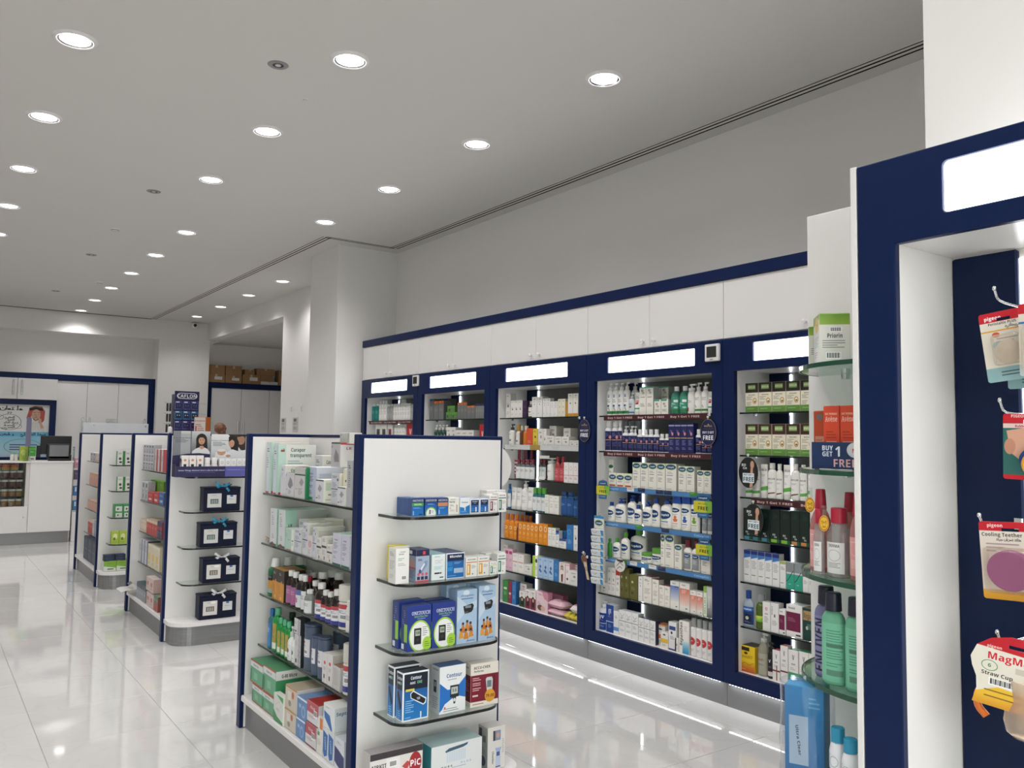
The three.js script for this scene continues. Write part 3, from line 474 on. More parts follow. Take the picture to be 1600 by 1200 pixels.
BUILD.spray = (o, s, w, h, d) => BUILD.bottle(o, { sh: 0.97, cw: 0.86, ch: 0.2, ...s }, w, h, d);
const STYLE = {}, KIND = { carton: ['carton', 'carton'], bottle: ['bottle', 'bottle'], pump: ['pump_bottle', 'bottle'], tube: ['cream_tube', 'tube'], jar: ['cream_jar', 'jar'], pouch: ['soft_pack', 'pack'], spray: ['spray_bottle', 'bottle'] };
const NTH = ['first', 'second', 'third', 'fourth', 'fifth', 'sixth', 'seventh', 'eighth', 'ninth', 'tenth', 'eleventh', 'twelfth', 'thirteenth', 'fourteenth'], COUNT = ['', 'one', 'two', 'three', 'four', 'five', 'six', 'seven', 'eight', 'nine', 'ten', 'eleven', 'twelve', 'thirteen', 'fourteen'];
// entries: [style, how many, start, end, height, description, options]; a row runs along the shelf: local +x
function goods(frame, place, y, list) {
  for (const [key, n, a0, a1, h, desc, q = {}] of list) {
    const s = { ...STYLE[key] }; if (!s.k) throw new Error('no style ' + key);
    const pitch = (a1 - a0) / n, w = +(pitch * (q.gap ?? 0.965)).toFixed(4), round = s.k === 'carton' ? 0 : 1, d = +(q.d ?? (round ? (s.k === 'tube' ? Math.min(0.045, w * 0.75) : s.k === 'pouch' ? 0.09 : w * (s.flat ?? 0.85)) : s.d ?? Math.min(0.09, Math.max(0.035, w * 0.9)))).toFixed(4);
    let first;
    for (let i = 0; i < n; i++) {
      const c = a0 + pitch * (i + 0.5), [p, turn] = frame(c, y + 0.0007 + (q.up ?? 0), (q.back ?? 0) + d / 2), base = q.name ?? s.name ?? KIND[s.k][0];
      let o;
      if (!first) { o = first = new THREE.Group(); BUILD[s.k](o, s, w, +h.toFixed(4), d); } else o = first.clone();
      o.name = numbered(base); o.position.set(...p); o.rotation.set(0, turn + (q.turn ?? 0) + (n > 1 ? (rnd() - 0.5) * 0.018 : 0), 0); if (q.tilt) o.rotation.z = q.tilt;
      scene.add(o);
      tag(o, n > 1 ? `${desc}, ${NTH[i]} of ${COUNT[n]} ${place.from}, ${place.at}` : `${desc}, ${place.at}`, q.cat ?? s.cat ?? KIND[s.k][1], n > 1 ? `${desc} row, ${place.at}` : undefined);
    }
  }
}
// ---------------------------------------------------------------- prints and styles of the goods
const S = (name, k, o = {}) => { STYLE[name] = { k, ...o }; };
{ // fourth wall cabinet
  art('bioPump', 96, 120, '#e6e6e2', 'e.5 .12 .1 .08 #3a5f9e', 't6|.5|.12|.1|#fff', 'l.25 .28 .5 4 #777', 'r.3 .55 .3 .1 #33508a', 'tBiO|.5|.72|.1|#222', 'tCin|.58|.8|.1|#222', 'r0 .86 1 .14 #2f7a3e');
  S('bioPump', 'pump', { body: '#e4e4e0', cap: '#dededa', art: 'bioPump', sh: 0.86, pb: 0.8, flat: 0.8 });
  art('blueFoot', 96, 120, '#cfd6d8', 'l.2 .15 .6 5 #555', 'r.3 .4 .35 .1 #334', 'r0 .82 1 .1 #2d6fa8'); S('blueFoot', 'pump', { body: '#c5cdd0', cap: '#d8dad8', art: 'blueFoot', sh: 0.85 });
  art('redTube', 64, 128, '#ebebe6', 'l.2 .2 .6 3 #777', 'r.2 .42 .5 .2 #b22127', 'l.25 .46 .4 2 #fff', 'r0 .8 1 .07 #2f8f5c'); S('redTube', 'tube', { art: 'redTube', cap: '#e2e2de' });
  art('bioCarton', 72, 144, '#e9e6da', 'r0 0 1 .035 #2f9d84', 'tBiO|.42|.12|.11|#1d1d1d', 'tCin|.56|.2|.11|#1d1d1d', 'l.15 .36 .7 1 #444', 'l.15 .6 .7 3 #888'); S('bioCarton', 'carton', { art: 'bioCarton', side: '#9fa8a3', top: '#e9e6da' });
  art('bioSmall', 72, 72, '#e9e6da', 'r0 0 .8 .1 #2f9d84', 'tBiO|.42|.3|.2|#1d1d1d', 'tCin|.56|.46|.2|#1d1d1d', 'l.15 .66 .7 4 #777'); S('bioSmall', 'carton', { art: 'bioSmall', side: '#9fa8a3', top: '#e9e6da' });
  art('gelLabel', 96, 128, '#3e8f78', 'e.3 .6 .12 .08 #8fc7b3', 'e.7 .7 .15 .06 #9ad0bd', 'r.55 .2 .3 .16 #dfeee8', 'r0 .82 1 .16 #2d7c4d', 'l.2 .4 .5 3 #d5eee4'); S('gelBottle', 'bottle', { body: '#4f9f8c', cap: '#e6e8e6', art: 'gelLabel', clear: 0.45, sh: 0.78, cw: 0.42, ch: 0.17, flat: 0.7 });
  art('foam', 96, 128, '#e7e6e1', 'r.05 .72 .35 .22 #b4242a', 'l.3 .3 .4 4 #999'); S('foam', 'pump', { body: '#e7e6e1', cap: '#e4e4df', art: 'foam', sh: 0.84, cw: 0.7 });
  art('herbPump', 96, 128, '#e9e8e2', 'r.1 .12 .16 .1 #b8c832', 'l.3 .14 .5 4 #888', 'tBiO|.35|.62|.09|#222', 'tCin|.45|.7|.09|#222', 'r.05 .82 .9 .12 #3f7d33'); S('herbPump', 'pump', { body: '#e7e6e0', cap: '#e0e0da', art: 'herbPump', sh: 0.8, nozzle: 0.9 });
  art('navyLotion', 96, 128, '#191c50', 'r0 .42 1 .035 #c49a5c', 'l.2 .08 .5 5 #6d72a8', 'e.78 .3 .11 .09 #c87f8c', 'l.2 .55 .6 5 #565b92', 'r0 .95 1 .05 #dfe0e2');
  S('navyBottle', 'bottle', { body: '#e0e0e2', cap: '#e4e4e2', art: 'navyLotion', arc: 3.1, l0: 0, l1: 0.83, sh: 0.85, cw: 0.55, ch: 0.2, flat: 0.75 }); S('navyPump', 'pump', { body: '#e0e0e2', cap: '#e4e4e2', art: 'navyLotion', arc: 3.1, l0: 0, l1: 0.82, sh: 0.84 });
  S('clearCap', 'bottle', { body: '#22265c', cap: '#b9bfc2', capClear: 1, cw: 0.7, ch: 0.3 });
  art('navyCarton', 64, 144, '#1b1f57', 'r0 .05 1 .05 #9fa4b8', 's#e3e3ea .012 .35 .22 .5 .34 .6 .24', 'e.68 .36 .16 .06 #d88b92', 'r0 .485 1 .03 #c49a5c', 'l.2 .58 .6 4 #8387b8', 'l.2 .82 .6 2 #8387b8'); S('navyCarton', 'carton', { art: 'navyCarton', side: '#1b1f57', top: '#22265f' });
  const cet = ['e.5 .12 .5 .11 #7fae3c', 'e.5 .12 .47 .085 #12406f', 'tCetaphil|.5|.12|.075|#fff'];
  art('cetCarton', 84, 168, '#e6e3d8', ...cet, 'l.15 .3 .6 2 #8a8a7a', 'r.1 .42 .6 .02 #38508f', 'l.15 .54 .5 4 #777', 'r.05 .93 .5 .025 #aaa'); S('cetCarton', 'carton', { art: 'cetCarton', side: '#cfccc2', top: '#d9dcca' });
  art('cetSmall', 84, 84, '#e6e3d8', 'e.5 .3 .5 .2 #7fae3c', 'e.5 .3 .47 .16 #12406f', 'tCetaphil|.5|.3|.14|#fff', 'l.15 .56 .7 3 #888', 'r.1 .86 .8 .12 #c8543a'); S('cetSmall', 'carton', { art: 'cetSmall', side: '#cfcab6', top: '#9dbb62' });
  art('cetLotion', 96, 96, '#efeee6', 'e.42 .3 .44 .24 #0f3a6b', 'tCetaphil|.42|.3|.17|#fff', 'r.05 .56 .6 .03 #8fb65a', 'r.2 .66 .5 .06 #3f6fb0', 'l.15 .78 .6 3 #999');
  S('cetLotion', 'pump', { body: '#ecebe4', cap: '#123f8f', art: 'cetLotion', sh: 0.78, pb: 0.8, cw: 0.36, nozzle: 0.5, flat: 0.6 }); S('cetBottle', 'bottle', { body: '#ecebe4', cap: '#123f8f', art: 'cetLotion', sh: 0.8, cw: 0.4, ch: 0.18, flat: 0.6 });
  const kids = (n, c) => art(n, 96, 160, '#efeee6', 'e.42 .2 .42 .1 #123f6b', 'tCetaphil|.42|.2|.08|#fff', 'l.2 .36 .5 2 #999', `e.5 .5 .12 .06 ${c}`, `p${c} .3 .6 .5 .52 .7 .6 .62 .7 .38 .7`, `r.2 .76 .5 .03 ${c}`, 'l.2 .84 .5 3 #aaa');
  kids('shA', '#d9714a'); kids('shB', '#3c5fa8'); kids('shC', '#7aa53a'); for (const c of 'ABC') S('shampoo' + c, 'bottle', { body: '#ecebe4', cap: '#1a49a0', art: 'sh' + c, sh: 0.92, cw: 0.92, ch: 0.26, capFlat: 1, capTaper: 0.85, flat: 0.55, l0: 0.04, l1: 0.92 });
  art('cetGrey', 96, 128, '#8f9296', 'e.5 .2 .45 .12 #264d78', 'tCetaphil|.5|.2|.1|#fff', 'l.2 .4 .6 6 #d5d5d5'); S('maroonCap', 'bottle', { body: '#e9e7e1', cap: '#6d1f2b', art: 'cetGrey', sh: 0.8, cw: 0.5, ch: 0.24, flat: 0.6, arc: 2 }); S('greyTube', 'tube', { art: 'cetGrey', cap: '#e6e4de' });
  S('greenCap', 'bottle', { body: '#eceae2', cap: '#4d9a2c', art: 'cetLotion', sh: 0.78, cw: 0.34, ch: 0.2, flat: 0.6 }); S('greenBottle', 'bottle', { body: '#3c9a3f', cap: '#2f8a35', sh: 0.75, flat: 0.6 }); S('greenJar', 'jar', { body: '#e9e8df', cap: '#5a9a36', art: 'cetLotion', jb: 0.7 });
  art('serumTall', 40, 160, '#e6e4d8', 'r0 0 1 .1 #e9e9e4', 'e.5 .3 .4 .08 #2b6a55', 'l.2 .5 .6 6 #888'); S('serumTube', 'tube', { art: 'serumTall', cap: '#e0e0da' });
  art('fifty', 56, 144, '#e4e2dc', 'l.15 .1 .7 2 #888', 't50|.5|.45|.12|#333', 'r.15 .6 .7 .02 #c0453f', 'l.15 .7 .6 4 #999'); S('fifty', 'carton', { art: 'fifty', side: '#cfcdc6' });
  art('fiftyRed', 56, 144, '#e4e2dc', 'r0 0 1 .25 #b52f2b', 'l.15 .35 .7 2 #888', 't50|.5|.55|.12|#333', 'l.15 .72 .6 3 #999'); S('fiftyRed', 'carton', { art: 'fiftyRed', side: '#b52f2b', top: '#b52f2b' });
  art('olive', 64, 160, '#5d5a22', 'e.35 .3 .12 .05 #cfc98a', 'l.2 .5 .5 3 #8f8b4a', 'r.2 .7 .3 .08 #3c3a17'); S('olive', 'carton', { art: 'olive', side: '#45431a', top: '#6d6a30' });
  art('whiteCream', 72, 144, '#e8e4d9', 'l.15 .1 .6 2 #555', 'tH|.6|.26|.09|#c98a86', 'l.15 .45 .7 5 #a9a499', 'l.15 .78 .5 2 #a9a499'); S('whiteCream', 'carton', { art: 'whiteCream', side: '#cbc7bd', top: '#7c2c3e' });
  art('lilac', 80, 160, '#e7e4dc', 't Bepan|.4|.08|.06|#333', 'g.16 .72 #5f78b2 #e0dfdc', 'r.5 .18 .4 .03 #33487c', 'r.6 .88 .2 .03 #333'); S('lilac', 'carton', { art: 'lilac', side: '#d2cfc8' });
  art('coral', 80, 160, '#e7e4dc', 't Bepan|.4|.08|.06|#333', 'g.2 .8 #d5735a #ecd8cd', 'l.2 .25 .5 3 #f0e0d8', 'r.6 .88 .2 .03 #333'); S('coral', 'carton', { art: 'coral', side: '#d2cfc8' });
  art('limeBox', 56, 160, '#dfe6d0', 'r0 0 1 .2 #8ebc54', 'tALLIES|.5|.6|.16|#4b6a2f|b|-1.57', 'l.2 .85 .6 2 #888'); S('limeBox', 'carton', { art: 'limeBox', side: '#9fbf6e', top: '#8ebc54' });
  art('greyBox', 72, 160, '#cfcfca', 'g.3 1 #d6d6d0 #6a6d70', 'tDucray|.4|.5|.12|#eee|b|-1.57'); S('greyBox', 'carton', { art: 'greyBox', side: '#9b9c99' });
  art('qv', 96, 112, '#123f8c', 'tQV|.5|.24|.24|#fff|sb', 'l.25 .42 .5 1 #d88', 'r0 .6 1 .025 #dfe6ee', 'r0 .6 .03 .4 #dfe6ee', 'l.3 .72 .4 3 #8fa8d0'); S('qvPump', 'pump', { body: '#dfe3ea', cap: '#e2e4e6', art: 'qv', arc: 3.1, l0: 0.02, l1: 0.78, sh: 0.82, flat: 0.8 }); S('qvCarton', 'carton', { art: 'qv', side: '#dfe3ea', top: '#dfe3ea' });
  art('vCarton', 72, 168, '#e6e6e4', 's#333 .012 .2 .12 .35 .2 .5 .22 .65 .2 .8 .12', 'l.2 .27 .6 2 #666', 'r0 .4 1 .02 #445', 'l.15 .5 .6 3 #999', 'l.15 .75 .7 2 #999'); S('vCarton', 'carton', { art: 'vCarton', side: '#cccdcd', top: '#d9dadb' }); S('vNavy', 'carton', { art: 'vCarton', side: '#1e2544', top: '#1e2544' });
  art('bluBand', 48, 144, '#e3e4e4', 'l.3 .2 .4 3 #777', 'r0 .7 1 .16 #5f8fc8'); S('bluBand', 'carton', { art: 'bluBand', side: '#cfd0d0' });
  art('orangeSq', 72, 128, '#e6e3dc', 'r0 0 1 .04 #d87a3a', 'e.5 .2 .2 .04 #444', 'p#e2783c .0 .45 .3 .5 .5 .45 .7 .52 1 .48 1 .66 0 .66', 'l.2 .75 .6 4 #999'); S('orangeSq', 'carton', { art: 'orangeSq', side: '#cfccc4', top: '#d98f5c' });
  art('yellowSq', 72, 100, '#e6e3dc', 'e.5 .14 .2 .05 #444', 'r0 .4 1 .28 #e3b93a', 'l.2 .76 .6 3 #999'); S('yellowSq', 'carton', { art: 'yellowSq', side: '#cfccc4' });
  art('navyTall', 64, 192, '#e5e5e2', 'r.08 .14 .84 .14 #2c4a86', 'e.4 .38 .12 .05 #223', 'l.2 .5 .6 3 #888', 'r0 .95 1 .05 #223a6e'); S('navyTall', 'carton', { art: 'navyTall', side: '#cfcfcc' });
  art('bepa', 80, 200, '#ece9e2', 'tBepanthen|.24|.42|.14|#222|b|-1.57', 'g.62 1 #cfe4ea #2488bd', 'r0 0 .34 1 #ece9e2', 'tBepanthen|.2|.4|.14|#222|b|-1.57', 'l.5 .15 .35 4 #bbb'); S('bepa', 'carton', { art: 'bepa', side: '#d6d3cc' });
  art('redDot', 72, 160, '#e9e7e3', 'e.4 .45 .42 .16 #c33a3e', 'tHumi|.4|.44|.06|#fff', 'l.2 .75 .5 3 #aaa'); S('redDot', 'spray', { body: '#e8e6e2', cap: '#dadbdb', capClear: 1, art: 'redDot', ch: 0.22, cw: 0.7, sh: 0.94, l0: 0.04, l1: 0.9 });
}
{ // fifth wall cabinet
  const hair = (n, top) => art(n, 112, 168, '#e6dfc9', `r0 0 1 .33 ${top}`, 'r.2 .06 .6 .16 #7da655', 'tBIOCLIN|.5|.14|.09|#efe9d2', 'tBIOCOLORIST|.5|.41|.055|#444|', 'l.08 .47 .5 3 #887', 'e.74 .62 .16 .1 #b58a3c', 'e.74 .62 .11 .07 #e6dfc9', 'r.68 .62 .14 .05 #7a4f22', 'l.08 .66 .4 3 #887', 'r0 .8 1 .2 #5f8f3e', 'l.12 .88 .6 1 #a9c58f');
  hair('hairDark', '#221a17'); hair('hairBrown', '#3b221a'); S('hairDark', 'carton', { art: 'hairDark', side: '#cfc8b2', top: '#221a17' }); S('hairBrown', 'carton', { art: 'hairBrown', side: '#cfc8b2', top: '#3b221a' });
  art('biocWhite', 72, 128, '#ecebe5', 'tBIOCLIN|.5|.2|.1|#555', 'l.2 .35 .5 2 #aaa', 'p#5fae4e .0 .8 1 .74 1 .88 0 .92', 'l.2 .6 .4 2 #bbb'); S('biocBottle', 'bottle', { body: '#e9e8e2', cap: '#e4e3dd', art: 'biocWhite', sh: 0.84, cw: 0.5, ch: 0.16, flat: 0.65 });
  art('biocBrown', 72, 128, '#ecebe5', 'tBIOCLIN|.5|.2|.1|#555', 'l.2 .35 .5 2 #aaa', 'p#6a4a2c .1 .86 .8 .8 .9 .84 .2 .92', 'l.2 .6 .4 2 #bbb'); S('biocBottleB', 'bottle', { body: '#e9e8e2', cap: '#e4e3dd', art: 'biocBrown', sh: 0.84, cw: 0.5, ch: 0.16, flat: 0.65 }); S('biocTube', 'tube', { art: 'biocWhite', cap: '#e0dfd9' });
  const darkG = (n, c) => art(n, 72, 160, '#0c211b', 'l.3 .1 .5 4 #27443a', 'tBiO|.4|.76|.08|#dfe6e0', 'tCin|.56|.83|.08|#dfe6e0', 'r0 .9 1 .1 #1c5c3e', `r.1 .9 .6 .1 ${c}`); darkG('dgBlue', '#4f97b2'); darkG('dgLime', '#86c23a'); darkG('dgOrange', '#d08a4e'); for (const c of ['Blue', 'Lime', 'Orange']) S('dg' + c, 'carton', { art: 'dg' + c, side: '#0b1c17', top: '#10281f' });
  art('blueTop', 60, 144, '#e6e6e4', 'r0 0 1 .12 #1d2f74', 'p#3f74b8 0 .12 1 .12 1 .2 0 .26', 'l.15 .32 .7 6 #999', 'r.1 .76 .6 .02 #555'); S('blueTop', 'carton', { art: 'blueTop', side: '#cfd0d0', top: '#1d2f74' });
  art('oliveTop', 60, 144, '#e6e6e4', 'r0 0 1 .1 #a9b46a', 'l.15 .2 .7 3 #888', 'r.1 .8 .5 .02 #555'); S('oliveTop', 'carton', { art: 'oliveTop', side: '#cfd0d0', top: '#b8c07c' });
  art('tealSwoosh', 72, 144, '#8a8f91', 'r0 .36 1 .06 #cfd2d2', 'r0 .44 1 .56 #2fa387', 's#0d1a18 .03 0 .72 .3 .62 .6 .46 .9 .3', 'l.3 .8 .4 1 #d5ece4'); S('tealSwoosh', 'carton', { art: 'tealSwoosh', side: '#74787a', top: '#8a8f91' });
  art('blueHead', 72, 128, '#e6e6e4', 'r0 0 1 .34 #2a4f8f', 'tNexcare|.5|.18|.12|#e9edf5', 'l.15 .5 .7 4 #999'); S('blueHead', 'carton', { art: 'blueHead', side: '#cfd0d0', top: '#2a4f8f' });
  art('vaseline', 96, 112, '#123a78', 'e.5 .14 .48 .13 #2f6fc0', 'tVaseline|.5|.14|.13|#fff', 'r.2 .4 .6 .55 #0b1c3f', 'e.5 .64 .12 .1 #cfd8c0', 'l.25 .82 .5 2 #8fa5cc'); S('vaseline', 'bottle', { body: '#c9d6e4', cap: '#123f8a', art: 'vaseline', clear: 0.4, sh: 0.74, cw: 0.42, ch: 0.22, flat: 0.5 });
  art('oilLabel', 72, 72, '#7fb524', 'r0 0 1 .4 #c8d94a', 'l.2 .5 .6 3 #e9efc9'); S('oilBottle', 'bottle', { body: '#5d7a1f', cap: '#cfd3d4', capClear: 1, art: 'oilLabel', clear: 0.35, sh: 0.78, cw: 0.48, ch: 0.22, l0: 0.28, l1: 0.5 });
  art('swissCross', 72, 160, '#e9e8e3', 'r.38 .18 .24 .1 #c03030', 'r.46 .19 .08 .08 #fff', 'tDERMA|.5|.4|.06|#444', 'l.2 .5 .6 5 #999'); S('swissCross', 'carton', { art: 'swissCross', side: '#cfcec9' });
  art('evolva', 96, 160, '#e7e6e1', 'tEVOLV|.16|.25|.1|#444||-1.57', 'r.4 .38 .2 .1 #777', 'l.15 .6 .7 4 #999'); S('evolva', 'carton', { art: 'evolva', side: '#c9c8c3', top: '#b0b0ac' });
  art('revalid', 120, 160, '#e9e7e4', 'tRevalid|.34|.09|.09|#555', 'r0 .22 .9 .6 #6f1440', 'l.1 .4 .5 3 #a76a86', 'r.6 .9 .3 .05 #444'); S('revalid', 'carton', { art: 'revalid', side: '#d6d4d0', top: '#e3e1dd' });
  art('regaine', 120, 160, '#0d3a33', 'r0 .08 1 .3 #a98c5e', 'tRegaine|.5|.24|.2|#2b1d10|s', 'e.3 .62 .1 .06 #c9c9b8', 'l.3 .5 .5 4 #6d9288'); S('regaine', 'carton', { art: 'regaine', side: '#0d3a33', top: '#8a744e' });
  art('sanot', 144, 176, '#edc91d', 'g.6 1 #e8c31d #c8532a', 'r.25 .05 .45 .14 #2a2413', 'e.5 .28 .1 .05 #4a3a1a', 'tSanotiNT|.48|.42|.15|#5a3a14|s', 's#7a4a1e .012 .1 .82 .4 .66 .7 .72 .95 .6', 'l.1 .9 .5 1 #f0d890'); S('sanot', 'carton', { art: 'sanot', side: '#c9a51a', top: '#2c2614', flap: 1 });
  art('washLabel', 96, 96, '#a9a894', 'tinosoft|.4|.3|.16|#9a5b55', 'l.25 .5 .5 2 #77756a'); S('washPump', 'pump', { body: '#b3b29c', cap: '#d5d6d0', art: 'washLabel', clear: 0.35, sh: 0.7, pb: 0.78, nozzle: 0.9 });
  art('darkV', 72, 128, '#16171c', 'tV|.5|.25|.2|#e8e8e8', 'l.2 .5 .6 2 #777', 'r0 .74 1 .22 #d5d2d0', 'r0 .72 1 .03 #a03838'); S('darkPump', 'pump', { body: '#15161a', cap: '#0e0f12', art: 'darkV', arc: 3.1, sh: 0.86, cw: 0.6, nozzle: 0.3 });
  const vichy = (n, ...x) => art(n, 80, 160, '#e9e7e2', 'tV|.5|.2|.2|#555', 'tVICHY|.5|.4|.07|#444', 'l.15 .5 .6 2 #aaa', ...x); vichy('vichyRed', 'r0 .66 1 .05 #6e2a33', 'r.5 .5 .14 .5 #8a4b36'); vichy('vichyGreen', 'r0 .64 1 .36 #3f9d68'); vichy('vichyLine', 'r0 .68 1 .04 #6e2a33'); S('vichyRed', 'carton', { art: 'vichyRed', side: '#d3d1cc', top: '#b44a4a' }); S('vichyGreen', 'carton', { art: 'vichyGreen', side: '#d3d1cc', top: '#2d8457' }); S('vichyLine', 'carton', { art: 'vichyLine', side: '#d3d1cc', top: '#b0503f' });
}
{ // third wall cabinet and the two beside the pillar
  art('whitePlain', 56, 144, '#e3e1da', 'l.2 .1 .6 1 #555', 'l.2 .4 .6 2 #999', 'e.5 .52 .18 .05 #667', 'l.2 .75 .6 3 #aaa'); S('whitePlain', 'carton', { art: 'whitePlain', side: '#c9c7c0' });
  art('purple', 56, 144, '#3a2748', 'l.3 .3 .5 3 #6d587c', 'l.3 .7 .5 2 #6d587c'); S('purple', 'carton', { art: 'purple', side: '#2d1f3a', top: '#49335a' });
  art('bigMark', 64, 144, '#e4e3df', 'tmd|.5|.1|.09|#555', 'l.2 .22 .6 2 #aaa', 'r.44 .34 .12 .06 #555', 'l.2 .8 .2 1 #444'); S('bigMark', 'carton', { art: 'bigMark', side: '#c8c7c3' });
  art('creamMark', 56, 128, '#e2ddc9', 'tmd|.5|.12|.1|#555', 'e.5 .45 .14 .06 #c9b27a', 'l.2 .7 .6 3 #aaa'); S('creamMark', 'carton', { art: 'creamMark', side: '#c6c1ae' }); S('amber', 'carton', { art: '#b8862a', side: '#8f651d' });
  art('goldFoot', 64, 176, '#e4e2da', 'tmd|.5|.08|.08|#555', 'r.5 .2 .3 .12 #d9d4b8', 'e.5 .42 .14 .04 #777', 'r0 .87 1 .13 #c8922c'); S('goldFoot', 'carton', { art: 'goldFoot', side: '#c9c7bf' });
  S('darkBottle', 'bottle', { body: '#2a2430', cap: '#dcdbd6', art: 'whitePlain', sh: 0.8, ch: 0.2 });
  S('paleP', 'pump', { body: '#d9d9d4', cap: '#3c3c40', art: 'whitePlain', sh: 0.86 }); S('dropper', 'bottle', { body: '#d8d2c8', cap: '#a97b3a', art: 'whitePlain', sh: 0.82, cw: 0.55, ch: 0.26 }); S('brownDrop', 'bottle', { body: '#5a3418', cap: '#d8cdb8', sh: 0.82, cw: 0.5, ch: 0.2 }); S('orangeDrop', 'bottle', { body: '#c9751d', cap: '#d8cdb8', sh: 0.82, cw: 0.5, ch: 0.2 });
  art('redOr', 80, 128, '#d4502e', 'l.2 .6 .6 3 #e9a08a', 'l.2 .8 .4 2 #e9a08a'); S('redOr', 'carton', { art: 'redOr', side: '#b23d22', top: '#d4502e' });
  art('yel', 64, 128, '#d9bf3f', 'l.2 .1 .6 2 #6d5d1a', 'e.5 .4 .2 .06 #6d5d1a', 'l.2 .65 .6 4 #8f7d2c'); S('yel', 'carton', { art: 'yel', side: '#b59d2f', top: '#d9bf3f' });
  art('softW', 64, 96, '#dddbd4', 'l.2 .15 .6 2 #666', 'e.6 .4 .15 .08 #888', 'l.15 .65 .6 3 #aaa'); S('softW', 'carton', { art: 'softW', side: '#c2c0b9', top: '#d6d4cd' });
  art('labelW', 64, 64, '#dfe0e0', 'l.2 .2 .6 5 #777'); S('serumB', 'bottle', { body: '#6d7478', cap: '#7a2a3a', art: 'labelW', clear: 0.4, sh: 0.8, cw: 0.5, ch: 0.22, l0: 0.05, l1: 0.8 });
  art('stripe', 48, 64, '#e4dfdc', ...[0, 1, 2, 3].map((i) => `r0 ${0.05 + i * 0.25} 1 .12 #a33048`)); S('stripeTop', 'bottle', { body: '#7a3344', cap: '#8a2c40', art: 'stripe', sh: 0.6, cw: 0.3, ch: 0.3, arc: 3.1, l0: 0.2, l1: 0.95 });
  S('pinkBottle', 'bottle', { body: '#b8424a', cap: '#9e2f3c', art: 'pinkL', clear: 0.3, sh: 0.72, cw: 0.4, ch: 0.2, flat: 0.7 }); art('pinkL', 72, 96, '#c05058', 'o.5 .3 .2 .12 #e8b0ac .02', 'l.2 .6 .6 4 #e0a09c');
  art('redLine', 64, 160, '#e6e2de', 'o.5 .28 .22 .1 #b9606a .012', 'r0 .62 1 .02 #c3434a', 'l.2 .72 .6 3 #b07a7a'); S('redLine', 'carton', { art: 'redLine', side: '#b4303a', top: '#d9d5d0' });
  art('tubeW', 64, 144, '#e6e5e0', 'l.2 .2 .6 2 #888', 'l.2 .45 .6 5 #aaa'); S('tubeW', 'tube', { art: 'tubeW', cap: '#d6d5d0' }); S('pumpW', 'pump', { body: '#e6e5e0', cap: '#e0dfda', art: 'tubeW' });
  S('tealB', 'bottle', { body: '#2f7c86', cap: '#4f9a3c', art: 'labelW', clear: 0.3, sh: 0.84, cw: 0.7, ch: 0.24 }); S('blueB', 'bottle', { body: '#1f5f9a', cap: '#174a80', sh: 0.8, ch: 0.2, art: 'labelW' }); S('blueGlass', 'bottle', { body: '#1b4f86', cap: '#16406c', clear: 0.2, sh: 0.86, cw: 0.6, ch: 0.14, flat: 0.7, art: 'deepBlue' }); art('deepBlue', 72, 96, '#1d4f8c', 'l.25 .3 .5 4 #7fa4cc');
  art('limeLine', 64, 144, '#e8e6df', 'l.2 .1 .6 1 #666', 'r0 .3 1 .015 #8fb44a', 'l.2 .45 .6 5 #aaa'); S('limeLine', 'carton', { art: 'limeLine', side: '#ccc9c0', top: '#7fa93e' });
  art('sunL', 72, 128, '#dc861c', 'e.5 .26 .24 .12 #f0d9b0', 'e.5 .26 .17 .08 #d9902c', 'l.2 .55 .6 4 #f0c070'); S('sunBottle', 'bottle', { body: '#dd8218', cap: '#c46a12', art: 'sunL', sh: 0.8, cw: 0.5, ch: 0.22, flat: 0.7 });
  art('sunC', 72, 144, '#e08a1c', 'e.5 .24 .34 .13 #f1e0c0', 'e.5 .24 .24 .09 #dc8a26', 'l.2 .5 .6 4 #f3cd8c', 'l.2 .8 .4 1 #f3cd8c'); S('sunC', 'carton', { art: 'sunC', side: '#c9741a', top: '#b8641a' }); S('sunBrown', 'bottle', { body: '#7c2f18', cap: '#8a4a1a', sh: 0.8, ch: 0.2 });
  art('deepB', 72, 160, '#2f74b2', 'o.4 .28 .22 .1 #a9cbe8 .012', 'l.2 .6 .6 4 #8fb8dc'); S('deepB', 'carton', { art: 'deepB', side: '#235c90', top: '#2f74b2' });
  art('pinkC', 56, 144, '#dcb6c6', 'r.1 .08 .8 .14 #b03a6a', 'l.2 .45 .6 3 #a8708a', 'l.2 .85 .6 1 #7a3a5a'); S('pinkC', 'carton', { art: 'pinkC', side: '#c79db0' });
  art('redBar', 72, 128, '#e6e2dc', 'l.2 .12 .6 1 #999', 'r.05 .42 .9 .035 #c33a4a', 'l.2 .6 .6 3 #aaa'); S('redBar', 'carton', { art: 'redBar', side: '#cbc7c0' });
  art('limeC', 64, 144, '#e3e7cf', 'r0 0 .5 1 #a9cf3a', 'e.75 .22 .2 .1 #333', 'l.55 .5 .4 4 #999'); S('limeC', 'carton', { art: 'limeC', side: '#9fc236' });
  art('paleBlue', 64, 160, '#a9c3de', 'l.2 .08 .6 2 #4a6a94', 'p#2f5b9e .5 .34 .72 .44 .5 .54 .28 .44', 'e.4 .62 .18 .07 #2f5b9e', 'e.62 .68 .16 .06 #3f6fb0', 'l.2 .86 .6 1 #5a7aa4'); S('paleBlue', 'carton', { art: 'paleBlue', side: '#8aa8c8' });
  art('woman', 64, 144, '#e3dcd4', 'p#2a1d1a .3 .15 .7 .15 .72 .4 .5 .3 .3 .4', 'e.5 .26 .14 .08 #d9a98a', 'p#5b2a22 .35 .6 .7 .55 .65 .95 .4 .95', 'l.2 .06 .6 1 #a33'); S('woman', 'carton', { art: 'woman', side: '#c9c1b8' });
